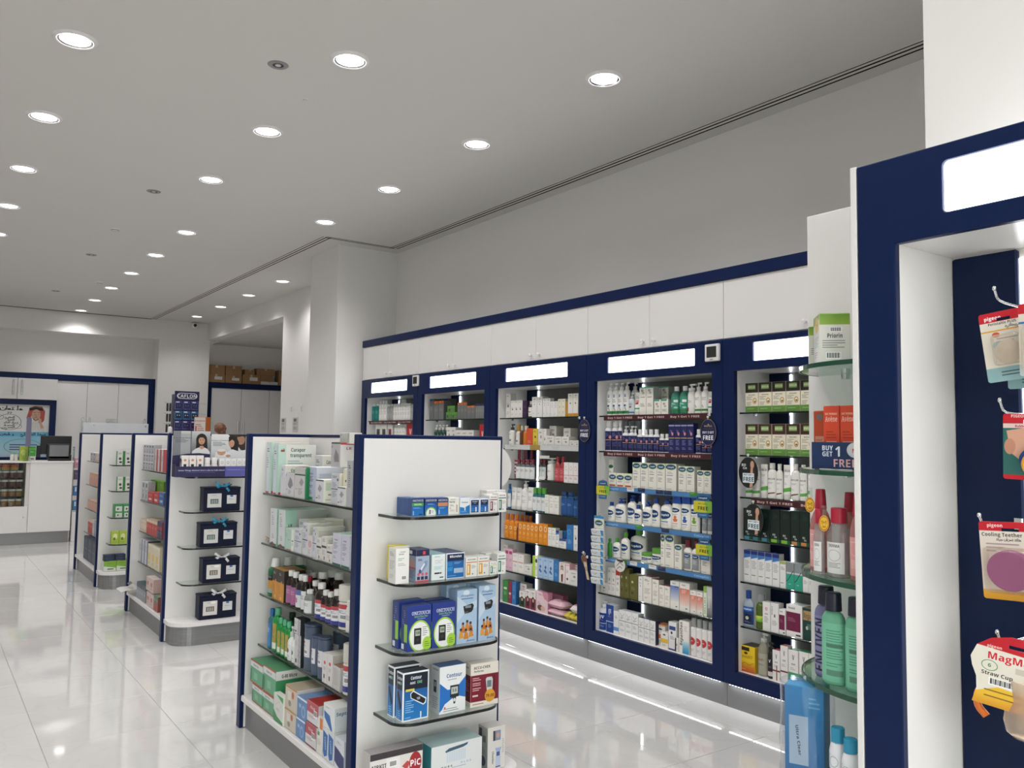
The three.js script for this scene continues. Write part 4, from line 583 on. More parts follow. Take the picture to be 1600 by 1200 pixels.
  art('pinkLine', 80, 144, '#e6ded9', 'r0 .06 1 .03 #d87a90', 'r.0 .1 .06 .9 #d87a90', 'l.2 .3 .6 4 #a99', 'e.5 .75 .2 .06 #333'); S('pinkLine', 'carton', { art: 'pinkLine', side: '#cf9aa6', top: '#d9a0ac' });
  const dye = (n, c, h) => art(n, 72, 144, '#e4e2dc', 'tBigen|.5|.12|.1|#b03030', `p${c} 0 .42 1 .42 1 1 0 1`, `p${h} .28 .38 .5 .3 .74 .4 .8 .8 .62 .9 .3 .85`, 'e.52 .52 .16 .1 #d9a98a', 'l.2 .22 .6 1 #777'); dye('dyeG', '#1d4a2c', '#15110f'); dye('dyeP', '#7a2342', '#2c1210'); dye('dyeK', '#26221f', '#100c0a'); for (const c of 'GPK') S('dye' + c, 'carton', { art: 'dye' + c, side: '#bdb8b0' });
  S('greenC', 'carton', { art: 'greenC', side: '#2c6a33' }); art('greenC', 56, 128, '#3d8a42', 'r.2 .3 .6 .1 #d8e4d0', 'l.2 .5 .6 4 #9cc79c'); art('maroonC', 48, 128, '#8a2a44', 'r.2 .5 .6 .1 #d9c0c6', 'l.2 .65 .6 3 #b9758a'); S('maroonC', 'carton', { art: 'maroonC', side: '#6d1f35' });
  art('pinkBig', 144, 192, '#e3c9ce', 'p#c98a9c .5 0 1 0 1 .4 .7 .3', 'l.2 .1 .4 2 #8a4a5a', 'e.35 .78 .24 .14 #6d4a44', 'e.6 .8 .2 .12 #d9b09c', 'l.1 .5 .3 3 #a88'); S('pinkBig', 'carton', { art: 'pinkBig', side: '#c98a9e', top: '#b4607e' }); S('pinkFlat', 'carton', { art: '#c27e96', side: '#b06a84', top: '#a95478' });
  art('pinkPouch', 128, 96, '#d9b0bc', 'e.3 .5 .2 .3 #e8ced2', 'e.7 .4 .16 .22 #c4788c', 'l.15 .7 .6 2 #a05a70'); S('pinkPouch', 'pouch', { art: 'pinkPouch', body: '#d9b0bc' }); art('yelPouch', 128, 96, '#c9b52a', 'e.4 .5 .3 .25 #e0d880', 'p#8fae2f .6 .2 1 .3 1 .8 .7 .7', 'l.15 .7 .5 2 #6a6a1a'); S('yelPouch', 'pouch', { art: 'yelPouch', body: '#d0c040' }); art('whtPouch', 128, 96, '#e0d2d0', 'e.5 .5 .3 .3 #cf8fa0', 'l.15 .7 .6 2 #966'); S('whtPouch', 'pouch', { art: 'whtPouch', body: '#e6dcda' });
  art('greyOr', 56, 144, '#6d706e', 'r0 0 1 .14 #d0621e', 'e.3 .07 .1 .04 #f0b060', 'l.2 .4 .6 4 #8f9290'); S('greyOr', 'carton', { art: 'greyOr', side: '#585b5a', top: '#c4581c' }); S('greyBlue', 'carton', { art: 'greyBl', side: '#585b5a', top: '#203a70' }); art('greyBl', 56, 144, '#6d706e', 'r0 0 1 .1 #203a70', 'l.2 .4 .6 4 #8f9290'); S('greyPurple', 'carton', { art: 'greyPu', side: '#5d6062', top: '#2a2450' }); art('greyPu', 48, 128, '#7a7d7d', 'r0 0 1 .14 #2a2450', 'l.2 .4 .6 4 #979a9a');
  art('greenFlat', 96, 72, '#5a7a4a', 'r0 0 1 .3 #4c9a2c', 'e.3 .6 .14 .2 #2a4a20', 'l.5 .6 .4 2 #9ab38a'); S('greenFlat', 'carton', { art: 'greenFlat', side: '#4a6a3c', top: '#5fae2c' });
  art('dkGreen', 64, 96, '#123f35', 'l.2 .3 .6 4 #6d968c', 'tV|.5|.2|.2|#cfe0d8'); S('dkPump', 'pump', { body: '#123f35', cap: '#dcdcd8', art: 'dkGreen', sh: 0.86 });
  art('redV', 96, 144, '#b01f27', 'tV|.5|.42|.34|#f3e6e6', 'tVICHY|.5|.8|.1|#f0d8d8', 'r0 .9 1 .1 #ddd'); S('redV', 'carton', { art: 'redV', side: '#8f171f' });
  S('tealS', 'spray', { body: '#1f7f78', cap: '#cfd3d2', art: 'tealL', ch: 0.14, cw: 0.6 }); art('tealL', 56, 112, '#1f7f78', 'l.2 .3 .6 5 #6fb5ae'); S('clearS', 'spray', { body: '#d2d4d2', cap: '#cfd1d0', art: 'tubeW', ch: 0.14, cw: 0.6 }); S('greyS', 'spray', { body: '#9b9d9b', cap: '#c3c5c4', art: 'greyL', ch: 0.14, cw: 0.6 }); art('greyL', 56, 112, '#a3a5a3', 'l.2 .3 .6 5 #7d7f7d');
  const photoCard = (n, c) => art(n, 64, 80, '#dedcd6', `r.2 .22 .6 .36 ${c}`, 'r.42 .3 .16 .2 #222', 'l.2 .7 .6 3 #888'); photoCard('phG', '#4a4f4a'); photoCard('phR', '#8a3440'); S('photoG', 'carton', { art: 'phG', side: '#c9c7c1' }); S('photoR', 'carton', { art: 'phR', side: '#c9c7c1' });
}
// ---------------------------------------------------------------- goods in the wall cabinets
const onWall = (x) => (z, y, dx) => [[x + dx, y, z], -Math.PI / 2];
const shelfOf = (k, s) => ({ from: 'from pillar', at: `${ORD[s]} shelf, ${CABS[k - 1]}` });
goods(onWall(3.805), shelfOf(4, 0), 1.65, [
  ['bioPump', 4, -4.225, -4.009, 0.218, 'tall white pump bottle'],
  ['blueFoot', 1, -4.012, -3.962, 0.145, 'small grey bottle with blue foot'],
  ['bioPump', 1, -4.062, -4.006, 0.22, 'white pump bottle behind tubes', { back: 0.07 }],
  ['redTube', 1, -3.961, -3.904, 0.147, 'white tube with red square'],
  ['bioCarton', 2, -3.902, -3.775, 0.179, 'tall cream carton, black lettering'],
  ['bioCarton', 2, -3.872, -3.741, 0.184, 'cream carton standing further back', { back: 0.1 }],
  ['bioSmall', 2, -3.77, -3.645, 0.094, 'small cream carton, black lettering'],
  ['gelBottle', 2, -3.641, -3.499, 0.172, 'green gel bottle, white cap', { d: 0.07 }],
  ['foam', 1, -3.497, -3.443, 0.181, 'white foam pump, red mark'],
  ['herbPump', 2, -3.442, -3.335, 0.187, 'white pump bottle with lime mark'],
  ['redTube', 1, -3.334, -3.296, 0.129, 'white tube, red square, at shelf end'],
]);
goods(onWall(3.805), shelfOf(4, 1), 1.41, [
  ['clearCap', 3, -4.181, -4.006, 0.206, 'navy bottle with clear cap', { back: 0.1 }],
  ['navyBottle', 2, -4.248, -4.113, 0.203, 'tall navy lotion bottle'],
  ['navyBottle', 1, -4.111, -4.074, 0.205, 'narrow navy lotion bottle'],
  ['navyPump', 2, -4.076, -3.962, 0.168, 'navy pump bottle with gold line'],
  ['navyPump', 1, -3.96, -3.933, 0.167, 'slim navy pump bottle'],
  ['navyBottle', 4, -3.932, -3.736, 0.146, 'navy lotion bottle, white cap'],
  ['navyBottle', 2, -3.733, -3.645, 0.117, 'small navy bottle, white top'],
  ['navyCarton', 4, -3.644, -3.439, 0.183, 'navy carton with gold line'],
  ['navyBottle', 1, -3.431, -3.385, 0.145, 'navy bottle beside oval tag'],
  ['navyBottle', 2, -3.383, -3.299, 0.095, 'short navy bottle behind tag'],
]);
goods(onWall(3.805), shelfOf(4, 2), 1.175, [
  ['serumTube', 1, -4.258, -4.204, 0.175, 'slim white tube standing behind', { back: 0.04 }],
  ['cetSmall', 1, -4.19, -4.117, 0.091, 'small carton with blue oval'],
  ['cetSmall', 2, -4.115, -3.966, 0.09, 'low carton with blue oval'],
  ['cetCarton', 4, -3.963, -3.671, 0.166, 'tall cream carton, blue oval'],
  ['cetCarton', 1, -3.669, -3.577, 0.167, 'widest cream carton, blue oval'],
  ['cetCarton', 2, -3.562, -3.431, 0.155, 'medium cream carton, blue oval'],
  ['cetCarton', 2, -3.411, -3.303, 0.135, 'shorter cream carton, blue oval'],
]);
goods(onWall(3.805), shelfOf(4, 3), 0.94, [
  ['cetBottle', 1, -4.211, -4.145, 0.129, 'small white lotion, blue cap'],
  ['cetLotion', 1, -4.144, -4.045, 0.158, 'white pump lotion, blue pump'],
  ['cetLotion', 1, -4.119, -4.085, 0.156, 'white pump lotion set back', { back: 0.06 }],
  ['cetLotion', 1, -4.024, -3.942, 0.185, 'taller white pump lotion'],
  ['cetLotion', 1, -4.013, -3.963, 0.178, 'white pump lotion behind others', { back: 0.08 }],
  ['cetBottle', 1, -3.957, -3.891, 0.126, 'short white lotion, blue cap'],
  ['cetLotion', 1, -3.885, -3.798, 0.157, 'white pump lotion at LED strip'],
  ['cetBottle', 1, -3.797, -3.73, 0.182, 'white bottle with clear top'],
  ['cetLotion', 1, -3.728, -3.626, 0.189, 'wide white pump lotion'],
  ['shampooA', 1, -3.626, -3.55, 0.217, 'white shampoo, blue cap, orange figure'],
  ['shampooB', 1, -3.548, -3.473, 0.221, 'white shampoo, blue cap, blue figure'],
  ['shampooC', 1, -3.471, -3.401, 0.223, 'white shampoo, blue cap, green figure'],
  ['greyTube', 2, -3.385, -3.3, 0.129, 'grey labelled tube behind tag'],
]);
goods(onWall(3.805), shelfOf(4, 4), 0.705, [
  ['greenBottle', 1, -4.208, -4.167, 0.12, 'green bottle behind clip strip'],
  ['greenCap', 1, -4.158, -4.089, 0.13, 'small white lotion, green cap'],
  ['greenCap', 1, -4.081, -4.006, 0.177, 'white lotion bottle, green cap'],
  ['greenCap', 1, -4.064, -3.921, 0.201, 'large white lotion, green cap', { back: 0.055 }],
  ['greenJar', 1, -3.899, -3.798, 0.065, 'low white jar, green lid'],
  ['greenJar', 1, -3.802, -3.711, 0.102, 'taller white jar, green lid'],
  ['cetCarton', 1, -3.709, -3.673, 0.197, 'cream carton partly covered'],
  ['cetCarton', 1, -3.673, -3.596, 0.201, 'tall cream carton, purple bar'],
  ['cetCarton', 1, -3.594, -3.532, 0.148, 'short cream carton, blue oval'],
  ['maroonCap', 2, -3.528, -3.398, 0.185, 'white bottle, maroon cap'],
  ['cetCarton', 1, -3.382, -3.309, 0.158, 'pale carton behind hanging tag'],
]);
goods(onWall(3.805), shelfOf(4, 5), 0.46, [
  ['whitePlain', 1, -4.263, -4.199, 0.07, 'grey carton behind clip strip'],
  ['fifty', 2, -4.197, -4.118, 0.177, 'white numbered carton'],
  ['fiftyRed', 1, -4.117, -4.075, 0.18, 'white carton with red top'],
  ['olive', 2, -4.074, -3.988, 0.187, 'tall olive gold carton'],
  ['olive', 1, -3.987, -3.908, 0.159, 'shorter olive gold carton'],
  ['bigMark', 1, -3.905, -3.864, 0.155, 'white carton beside olive cartons'],
  ['whiteCream', 1, -3.863, -3.784, 0.164, 'cream carton, maroon top'],
  ['whiteCream', 1, -3.782, -3.724, 0.156, 'medium cream carton, maroon top'],
  ['whiteCream', 2, -3.722, -3.629, 0.129, 'small cream carton, maroon top'],
  ['lilac', 1, -3.628, -3.552, 0.169, 'white carton fading to blue'],
  ['coral', 1, -3.551, -3.469, 0.17, 'tall white carton, coral panel'],
  ['coral', 2, -3.467, -3.366, 0.135, 'short coral carton'],
  ['limeBox', 1, -3.363, -3.337, 0.174, 'narrow lime topped carton'],
  ['greyBox', 1, -3.337, -3.296, 0.175, 'grey carton with upright lettering'],
]);
goods(onWall(3.805), shelfOf(4, 6), 0.211, [
  ['qvPump', 1, -4.301, -4.214, 0.191, 'blue pump bottle'],
  ['qvCarton', 1, -4.209, -4.134, 0.179, 'blue carton beside pump bottle'],
  ['bluBand', 1, -4.136, -4.084, 0.148, 'white carton with blue band'],
  ['vCarton', 3, -4.083, -3.904, 0.164, 'white carton, dark curved mark'],
  ['vNavy', 3, -3.903, -3.751, 0.146, 'white carton, navy top'],
  ['orangeSq', 1, -3.78, -3.697, 0.126, 'white carton, orange wave', { back: 0.03 }],
  ['yellowSq', 1, -3.708, -3.644, 0.095, 'low carton with yellow band'],
  ['navyTall', 1, -3.642, -3.575, 0.169, 'tall white carton, navy panel'],
  ['whitePlain', 1, -3.589, -3.557, 0.083, 'narrow low white carton'],
  ['bepa', 1, -3.555, -3.473, 0.192, 'tall carton fading to turquoise'],
  ['redDot', 4, -3.47, -3.296, 0.221, 'white spray bottle, red dot'],
]);
goods(onWall(3.805), shelfOf(5, 0), 1.65, [
  ['hairDark', 5, -3.052, -2.6, 0.164, 'hair colour carton, black top'],
]);
goods(onWall(3.805), shelfOf(5, 1), 1.41, [
  ['hairBrown', 5, -3.054, -2.603, 0.173, 'hair colour carton, brown top'],
]);
goods(onWall(3.805), shelfOf(5, 2), 1.175, [
  ['biocBottle', 2, -3.062, -2.963, 0.18, 'white bottle behind oval tag'],
  ['biocTube', 1, -2.96, -2.914, 0.186, 'white tube, green swoosh'],
  ['biocBottleB', 1, -2.913, -2.855, 0.194, 'white bottle, brown swoosh'],
  ['biocBottleB', 1, -2.854, -2.812, 0.191, 'narrow white bottle, brown swoosh'],
  ['biocTube', 1, -2.811, -2.764, 0.187, 'white tube between two bottles'],
  ['biocBottleB', 1, -2.763, -2.708, 0.194, 'white bottle, grey swoosh'],
  ['biocBottle', 1, -2.706, -2.662, 0.191, 'white bottle near corner shelf'],
  ['biocTube', 2, -2.661, -2.571, 0.173, 'white tube behind corner shelf'],
]);
goods(onWall(3.805), shelfOf(5, 3), 0.94, [
  ['dgBlue', 3, -3.07, -2.892, 0.173, 'black green carton, blue foot'],
  ['dgLime', 2, -2.891, -2.76, 0.177, 'black green carton, lime foot'],
  ['dgOrange', 3, -2.759, -2.586, 0.181, 'black green carton, orange foot'],
]);
goods(onWall(3.805), shelfOf(5, 4), 0.705, [
  ['blueTop', 5, -3.068, -2.83, 0.176, 'white carton with blue top'],
  ['oliveTop', 1, -2.829, -2.79, 0.142, 'white carton with olive top'],
  ['tealSwoosh', 2, -2.789, -2.688, 0.142, 'grey teal carton, black swoosh'],
  ['blueHead', 3, -2.687, -2.584, 0.121, 'white carton, blue head'],
]);
goods(onWall(3.805), shelfOf(5, 5), 0.46, [
  ['vaseline', 1, -3.084, -3.011, 0.196, 'clear bottle, blue cap'],
  ['oilBottle', 1, -3, -2.942, 0.184, 'green oil bottle, clear cap'],
  ['oilBottle', 1, -3.008, -2.979, 0.175, 'green oil bottle set back', { back: 0.07 }],
  ['swissCross', 1, -2.943, -2.891, 0.154, 'white carton with red cross'],
  ['evolva', 1, -2.89, -2.837, 0.157, 'white carton, upright lettering'],
  ['revalid', 1, -2.836, -2.794, 0.133, 'narrow white and maroon carton'],
  ['revalid', 1, -2.791, -2.69, 0.166, 'wide white and maroon carton'],
  ['regaine', 1, -2.689, -2.606, 0.165, 'dark green and gold carton'],
]);
goods(onWall(3.805), shelfOf(5, 6), 0.211, [
  ['sanot', 1, -3.119, -2.993, 0.143, 'yellow orange tea carton'],
  ['washPump', 1, -2.99, -2.92, 0.228, 'greyish wash bottle with pump'],
  ['darkPump', 1, -2.919, -2.878, 0.189, 'black pump bottle'],
  ['vichyRed', 1, -2.88, -2.831, 0.159, 'white carton, brown bottle picture'],
  ['vichyLine', 1, -2.83, -2.781, 0.192, 'tall white carton, dark line'],
  ['vichyGreen', 1, -2.78, -2.717, 0.181, 'white carton, green foot'],
  ['vichyGreen', 2, -2.715, -2.595, 0.185, 'white carton with green roof'],
]);
goods(onWall(3.805), shelfOf(3, 0), 1.65, [
  ['whitePlain', 1, -5.436, -5.371, 0.196, 'tall white carton at post', { back: 0.02 }],
  ['whitePlain', 3, -5.342, -5.184, 0.136, 'small white carton'],
  ['purple', 1, -5.182, -5.126, 0.131, 'dark purple carton'],
  ['darkBottle', 1, -5.124, -5.066, 0.125, 'dark bottle, white cap'],
  ['bigMark', 2, -5.063, -4.931, 0.155, 'tall white marked carton'],
  ['bigMark', 2, -4.927, -4.837, 0.14, 'narrow white marked carton'],
  ['bigMark', 2, -4.836, -4.748, 0.114, 'short white marked carton'],
  ['creamMark', 2, -4.747, -4.66, 0.13, 'cream marked carton'],
  ['amber', 1, -4.659, -4.634, 0.107, 'amber carton end'],
  ['goldFoot', 2, -4.632, -4.516, 0.164, 'tall carton, gold foot'],
]);
goods(onWall(3.805), shelfOf(3, 1), 1.41, [
  ['paleP', 1, -5.378, -5.314, 0.191, 'pale bottle, dark pump'],
  ['whitePlain', 1, -5.378, -5.336, 0.146, 'grey carton set back', { back: 0.04 }],
  ['dropper', 1, -5.281, -5.226, 0.185, 'white bottle, gold cap'],
  ['brownDrop', 1, -5.224, -5.187, 0.177, 'brown dropper bottle'],
  ['orangeDrop', 1, -5.186, -5.128, 0.176, 'orange dropper bottle'],
  ['redOr', 1, -5.127, -5.047, 0.157, 'red orange carton'],
  ['yel', 1, -5.046, -4.983, 0.153, 'yellow carton'],
  ['softW', 1, -4.981, -4.918, 0.153, 'white carton beside yellow one'],
  ['whitePlain', 1, -4.916, -4.879, 0.153, 'grey carton near LED strip'],
  ['softW', 1, -4.886, -4.784, 0.101, 'small white carton tilted forward'],
  ['softW', 1, -4.921, -4.836, 0.175, 'white carton stacked behind', { back: 0.06 }],
  ['softW', 2, -4.783, -4.613, 0.095, 'small white skincare carton'],
  ['softW', 1, -4.753, -4.67, 0.158, 'larger white carton behind', { back: 0.06 }],
  ['softW', 2, -4.612, -4.504, 0.069, 'low white skincare carton'],
]);
goods(onWall(3.805), shelfOf(3, 2), 1.175, [
  ['stripeTop', 3, -5.443, -5.189, 0.222, 'red striped bottle behind', { back: 0.1 }],
  ['serumB', 4, -5.277, -5.041, 0.153, 'small clear labelled bottle'],
  ['pinkBottle', 2, -4.791, -4.672, 0.185, 'pink toner bottle'],
  ['redLine', 3, -4.67, -4.51, 0.145, 'white carton, red ring'],
  ['serumB', 2, -5.035, -4.948, 0.151, 'clear bottle in acrylic stand', { back: 0.04, up: 0.0065 }],
  ['foam', 1, -4.914, -4.831, 0.165, 'round topped white bottle in acrylic stand', { back: 0.02, up: 0.0065 }],
]);
goods(onWall(3.805), shelfOf(3, 3), 0.94, [
  ['blueB', 1, -5.377, -5.337, 0.191, 'blue bottle behind gondola'],
  ['tubeW', 2, -5.337, -5.203, 0.166, 'white cream tube'],
  ['pumpW', 1, -5.201, -5.126, 0.228, 'tall white pump lotion'],
  ['tubeW', 1, -5.125, -5.055, 0.178, 'white tube beside pump'],
  ['tealB', 3, -5.053, -4.891, 0.18, 'teal bottle, green cap'],
  ['limeLine', 1, -4.889, -4.839, 0.136, 'narrow carton, lime top'],
  ['limeLine', 2, -4.836, -4.722, 0.132, 'white carton, lime line'],
  ['blueGlass', 2, -4.716, -4.574, 0.168, 'deep blue boxed bottle'],
  ['blueGlass', 1, -4.571, -4.509, 0.143, 'short deep blue bottle'],
]);
goods(onWall(3.805), shelfOf(3, 4), 0.705, [
  ['sunBottle', 3, -5.42, -5.227, 0.191, 'orange sun lotion bottle'],
  ['sunBrown', 1, -5.254, -5.214, 0.133, 'brown sun oil bottle'],
  ['sunBottle', 3, -5.338, -5.176, 0.183, 'orange bottle standing behind', { back: 0.09 }],
  ['sunC', 5, -5.217, -4.964, 0.145, 'orange sun care carton'],
  ['sunC', 2, -4.961, -4.85, 0.153, 'wider orange carton'],
  ['limeLine', 2, -4.848, -4.756, 0.134, 'white carton, lime edge'],
  ['deepB', 1, -4.78, -4.697, 0.114, 'blue carton behind low one', { back: 0.05 }],
  ['blueTop', 1, -4.755, -4.718, 0.121, 'white carton, blue lid'],
  ['blueTop', 1, -4.716, -4.636, 0.066, 'low white and blue carton'],
  ['deepB', 1, -4.633, -4.557, 0.172, 'bright blue carton'],
  ['whitePlain', 1, -4.555, -4.505, 0.174, 'white carton at post'],
]);
goods(onWall(3.805), shelfOf(3, 5), 0.46, [
  ['whitePlain', 1, -5.489, -5.422, 0.184, 'white carton behind pink', { back: 0.05 }],
  ['pinkC', 2, -5.388, -5.289, 0.165, 'pink carton, magenta band'],
  ['redBar', 2, -5.288, -5.139, 0.142, 'white carton, red bar'],
  ['softW', 1, -5.191, -5.15, 0.133, 'plain white carton set back', { back: 0.04 }],
  ['softW', 1, -5.142, -5.035, 0.075, 'low white carton lying flat'],
  ['limeC', 1, -5.032, -4.966, 0.152, 'lime and white carton'],
  ['paleBlue', 3, -4.964, -4.777, 0.151, 'pale blue carton'],
  ['deepB', 1, -4.774, -4.715, 0.15, 'mid blue carton'],
  ['woman', 1, -4.714, -4.645, 0.145, 'carton with dancing figure'],
  ['pinkLine', 1, -4.643, -4.593, 0.144, 'white and pink carton'],
  ['pinkLine', 1, -4.647, -4.562, 0.135, 'wide white pink carton', { back: 0.05 }],
  ['softW', 1, -4.595, -4.503, 0.103, 'low white carton in front'],
]);
goods(onWall(3.805), shelfOf(3, 6), 0.211, [
  ['greenC', 1, -5.415, -5.342, 0.166, 'green carton'],
  ['maroonC', 1, -5.34, -5.29, 0.166, 'maroon carton'],
  ['deepB', 1, -5.288, -5.236, 0.173, 'pale carton with dark foot'],
  ['dyeK', 2, -5.295, -5.155, 0.163, 'hair dye carton set back', { back: 0.04 }],
  ['dyeG', 1, -5.194, -5.12, 0.117, 'green hair dye carton'],
  ['dyeP', 2, -5.119, -4.984, 0.141, 'plum hair dye carton'],
  ['pinkBig', 1, -4.981, -4.838, 0.149, 'large pale pink carton', { d: 0.045 }],
  ['pinkFlat', 3, -4.988, -4.811, 0.125, 'dusty pink carton', { back: 0.12 }],
  ['pinkPouch', 1, -4.86, -4.663, 0.049, 'pink pad pack', { d: 0.11 }],
  ['pinkPouch', 1, -4.854, -4.668, 0.06, 'pink pad pack on top', { up: 0.05, d: 0.11 }],
  ['yelPouch', 3, -4.66, -4.494, 0.048, 'yellow green pack'],
  ['whtPouch', 1, -4.59, -4.495, 0.064, 'white pink pack on yellow packs', { up: 0.05 }],
]);
goods(onWall(3.805), shelfOf(2, 0), 1.65, [
  ['greyBlue', 1, -6.621, -6.548, 0.189, 'grey carton, blue top'],
  ['greyOr', 2, -6.546, -6.371, 0.168, 'grey carton, orange top'],
  ['greyBlue', 2, -6.689, -6.423, 0.192, 'blue topped carton behind', { back: 0.08 }],
  ['greenFlat', 2, -6.328, -6.141, 0.062, 'flat green carton'],
  ['greenFlat', 1, -6.309, -6.18, 0.063, 'flat green carton on top', { up: 0.055 }],
  ['greyOr', 3, -6.138, -5.983, 0.143, 'grey orange carton'],
  ['greyOr', 2, -5.982, -5.857, 0.111, 'short grey orange carton'],
  ['greyPurple', 4, -5.854, -5.709, 0.124, 'grey carton, purple top'],
]);
goods(onWall(3.805), shelfOf(2, 1), 1.41, [
  ['dkPump', 4, -6.55, -6.318, 0.192, 'dark green pump bottle'],
  ['softW', 2, -6.314, -6.161, 0.17, 'white carton beside pumps'],
  ['softW', 3, -6.158, -5.87, 0.144, 'low white carton'],
  ['redV', 1, -5.785, -5.693, 0.191, 'red carton with white letter'],
]);
goods(onWall(3.805), shelfOf(1, 0), 1.65, [
  ['tealS', 2, -7.839, -7.67, 0.178, 'teal spray bottle'],
  ['clearS', 3, -7.665, -7.493, 0.202, 'tall clear white bottle'],
  ['greyS', 2, -7.491, -7.354, 0.164, 'grey bottle'],
  ['clearS', 7, -7.352, -7.004, 0.164, 'slim white bottle'],
  ['clearS', 3, -7.393, -7.245, 0.211, 'white bottle set behind', { back: 0.08 }],
  ['greyS', 2, -7, -6.887, 0.151, 'grey bottle at post'],
]);
goods(onWall(3.805), shelfOf(1, 1), 1.41, [
  ['photoG', 2, -7.715, -7.465, 0.203, 'small white photo carton'],
  ['photoR', 1, -7.449, -7.342, 0.202, 'white carton, red picture'],
  ['clearS', 4, -7.326, -7.092, 0.202, 'slim pale bottle'],
  ['redV', 1, -7.05, -6.899, 0.223, 'red folded leaflet pack'],
]);
page = 1;
{ // nearest gondola, end shelves: larger prints
  const N = { name: 'test_strip_carton', flap: 1 };
  const ot = ['r0 0 1 1 #1c4f9c', 'g.4 1 #1d5fae #1b78c4', 'r0 0 1 .24 #1b2c5c', 'tONETOUCH|.5|.13|.17|#fff|s'];
  art('otGreen', 128, 144, '#1c4f9c', ...ot, 'r0 .26 1 .18 #4fa04a', 'tSelect Plus|.5|.35|.11|#dff0d0', 'l.1 .52 .7 2 #a9cdee', 'r.08 .72 .08 .24 #9ec4e8', 'r.6 .9 .3 .05 #123'); art('otBlue', 128, 144, '#1c4f9c', ...ot);
  art('otWhite', 128, 144, '#1c4f9c', ...ot, 'l.2 .32 .6 2 #a9cdee', 'e.5 .88 .46 .36 #8fc13c', 'e.5 .9 .4 .31 #eef0ee', 'r.36 .68 .1 .26 #444', 'l.52 .72 .26 4 #999'); art('otOrange', 128, 144, '#1c4f9c', ...ot, 'r0 .26 1 .22 #c98a5c', 'l.1 .56 .7 2 #a9cdee', 'r.08 .7 .1 .26 #9ec4e8');
  for (const k of ['otGreen', 'otWhite', 'otOrange']) S(k, 'carton', { ...N, art: k, side: '#1c3f7c', top: '#24498a' }); S('otPlain', 'carton', { ...N, art: 'otBlue', side: '#204a86', top: '#2b568f' });
  art('verio', 112, 144, '#e9e6df', 'tONETOUCH|.4|.1|.07|#887', 'tVerio|.32|.24|.17|#555', 'l.1 .4 .4 3 #998', 'r.74 .42 .1 .46 #b3906a', 'r.1 .6 .1 .05 #a66', 'l.1 .72 .5 3 #aaa'); S('verio', 'carton', { ...N, art: 'verio', side: '#d2cfc8' });
  art('contourS', 112, 144, '#e9ebee', 'tContour|.5|.26|.14|#46627c', 'p#1f78c2 0 .56 .4 .62 .8 .5 1 .44 1 1 0 1', 'r.45 .5 .12 .3 #dfe8f0', 'l.1 .84 .6 2 #a9cdee'); S('contourS', 'carton', { ...N, art: 'contourS', side: '#cfd6de', top: '#7f95bc' });
  art('nextS', 112, 144, '#e4e8ee', 'r.06 .05 .88 .9 #14244c', 'tContour|.5|.16|.12|#e9ecf2', 'tnext|.5|.28|.1|#8fd0a0', 'g.42 .9 #1a5ba6 #1d6fb8', 'r0 .42 .06 .5 #e4e8ee', 'r.94 .42 .06 .5 #e4e8ee', 'r.56 .56 .14 .34 #e4e8ee', 'o.24 .74 .1 .1 #6fb0e0 .02'); S('nextS', 'carton', { ...N, art: 'nextS', side: '#c9d2e0', top: '#9fb2cf' });
  const accu = (n, c, c2) => art(n, 112, 160, '#e9e8e4', 'tACCU-CHEK|.5|.1|.09|#222', `r.04 .22 .92 .05 ${c}`, `r.08 .34 .34 .56 ${c2}`, 'r.16 .4 .12 .4 #e9e8e4', 'l.5 .4 .42 4 #999', 'e.6 .86 .05 .035 #333'); accu('accuRed', '#8e2a3a', '#7a2232'); accu('accuGreen', '#1f6a5c', '#14735e'); accu('accuYellow', '#d9823a', '#e0a33a'); accu('accuLime', '#9abf3a', '#14735e'); art('accuFlat', 112, 64, '#e4e3df', 'tACCU-CHEK|.35|.35|.26|#555', 'l.1 .65 .5 2 #aaa');
  for (const k of ['accuRed', 'accuGreen', 'accuYellow', 'accuLime', 'accuFlat']) S(k, 'carton', { ...N, art: k, side: '#d0cfcb', top: '#dcdbd6' });
  art('needleW', 128, 192, '#ecebe8', 'l.3 .08 .5 1 #888', 'tYpsomed|.4|.15|.06|#777|', 'l.15 .27 .5 2 #8a8', 'l.15 .42 .6 2 #aaa', 'b.45 .78 .36 .12'); art('needleSide', 64, 192, '#d8d7d4', 'l.15 .1 .6 3 #888', 'l.15 .35 .7 6 #aaa', 'l.15 .75 .6 3 #aaa'); S('needleW', 'carton', { art: 'needleW', side: 'needleSide', top: '#d9d5bc', flap: 1 }); S('needleY', 'carton', { art: 'needleW', side: '#d5c65a', top: '#dccb4a', flap: 1 });
  art('oral', 144, 192, '#a3b2c9', 'r0 0 1 .2 #23284a', 'r.5 .05 .2 .11 #d84a58', 'tORAL|.3|.32|.1|#1c2340', 'p#7f95b8 .2 .72 .66 .36 .86 .36 .84 .5 .4 .76', 'p#e4e8ee .32 .62 .6 .42 .68 .46 .4 .66', 'e.3 .68 .1 .07 #4d4f80', ...[0, 1, 2].flatMap((i) => [`e${0.2 + i * 0.3} .77 .1 .05 #d85a60`, `r${0.08 + i * 0.3} .84 .22 .1 #23284a`]), 'r0 .96 1 .04 #d84a58'); art('oralSide', 96, 192, '#93a2ba', 'r0 0 1 .2 #23284a', 'r.3 .05 .3 .11 #d8d8dc', 'e.55 .45 .3 .16 #c8a49a', 'r0 .56 1 .06 #c8606a', 'l.15 .66 .7 6 #5c6c88'); S('oral', 'carton', { art: 'oral', side: 'oralSide', top: '#23284a', flap: 1 });
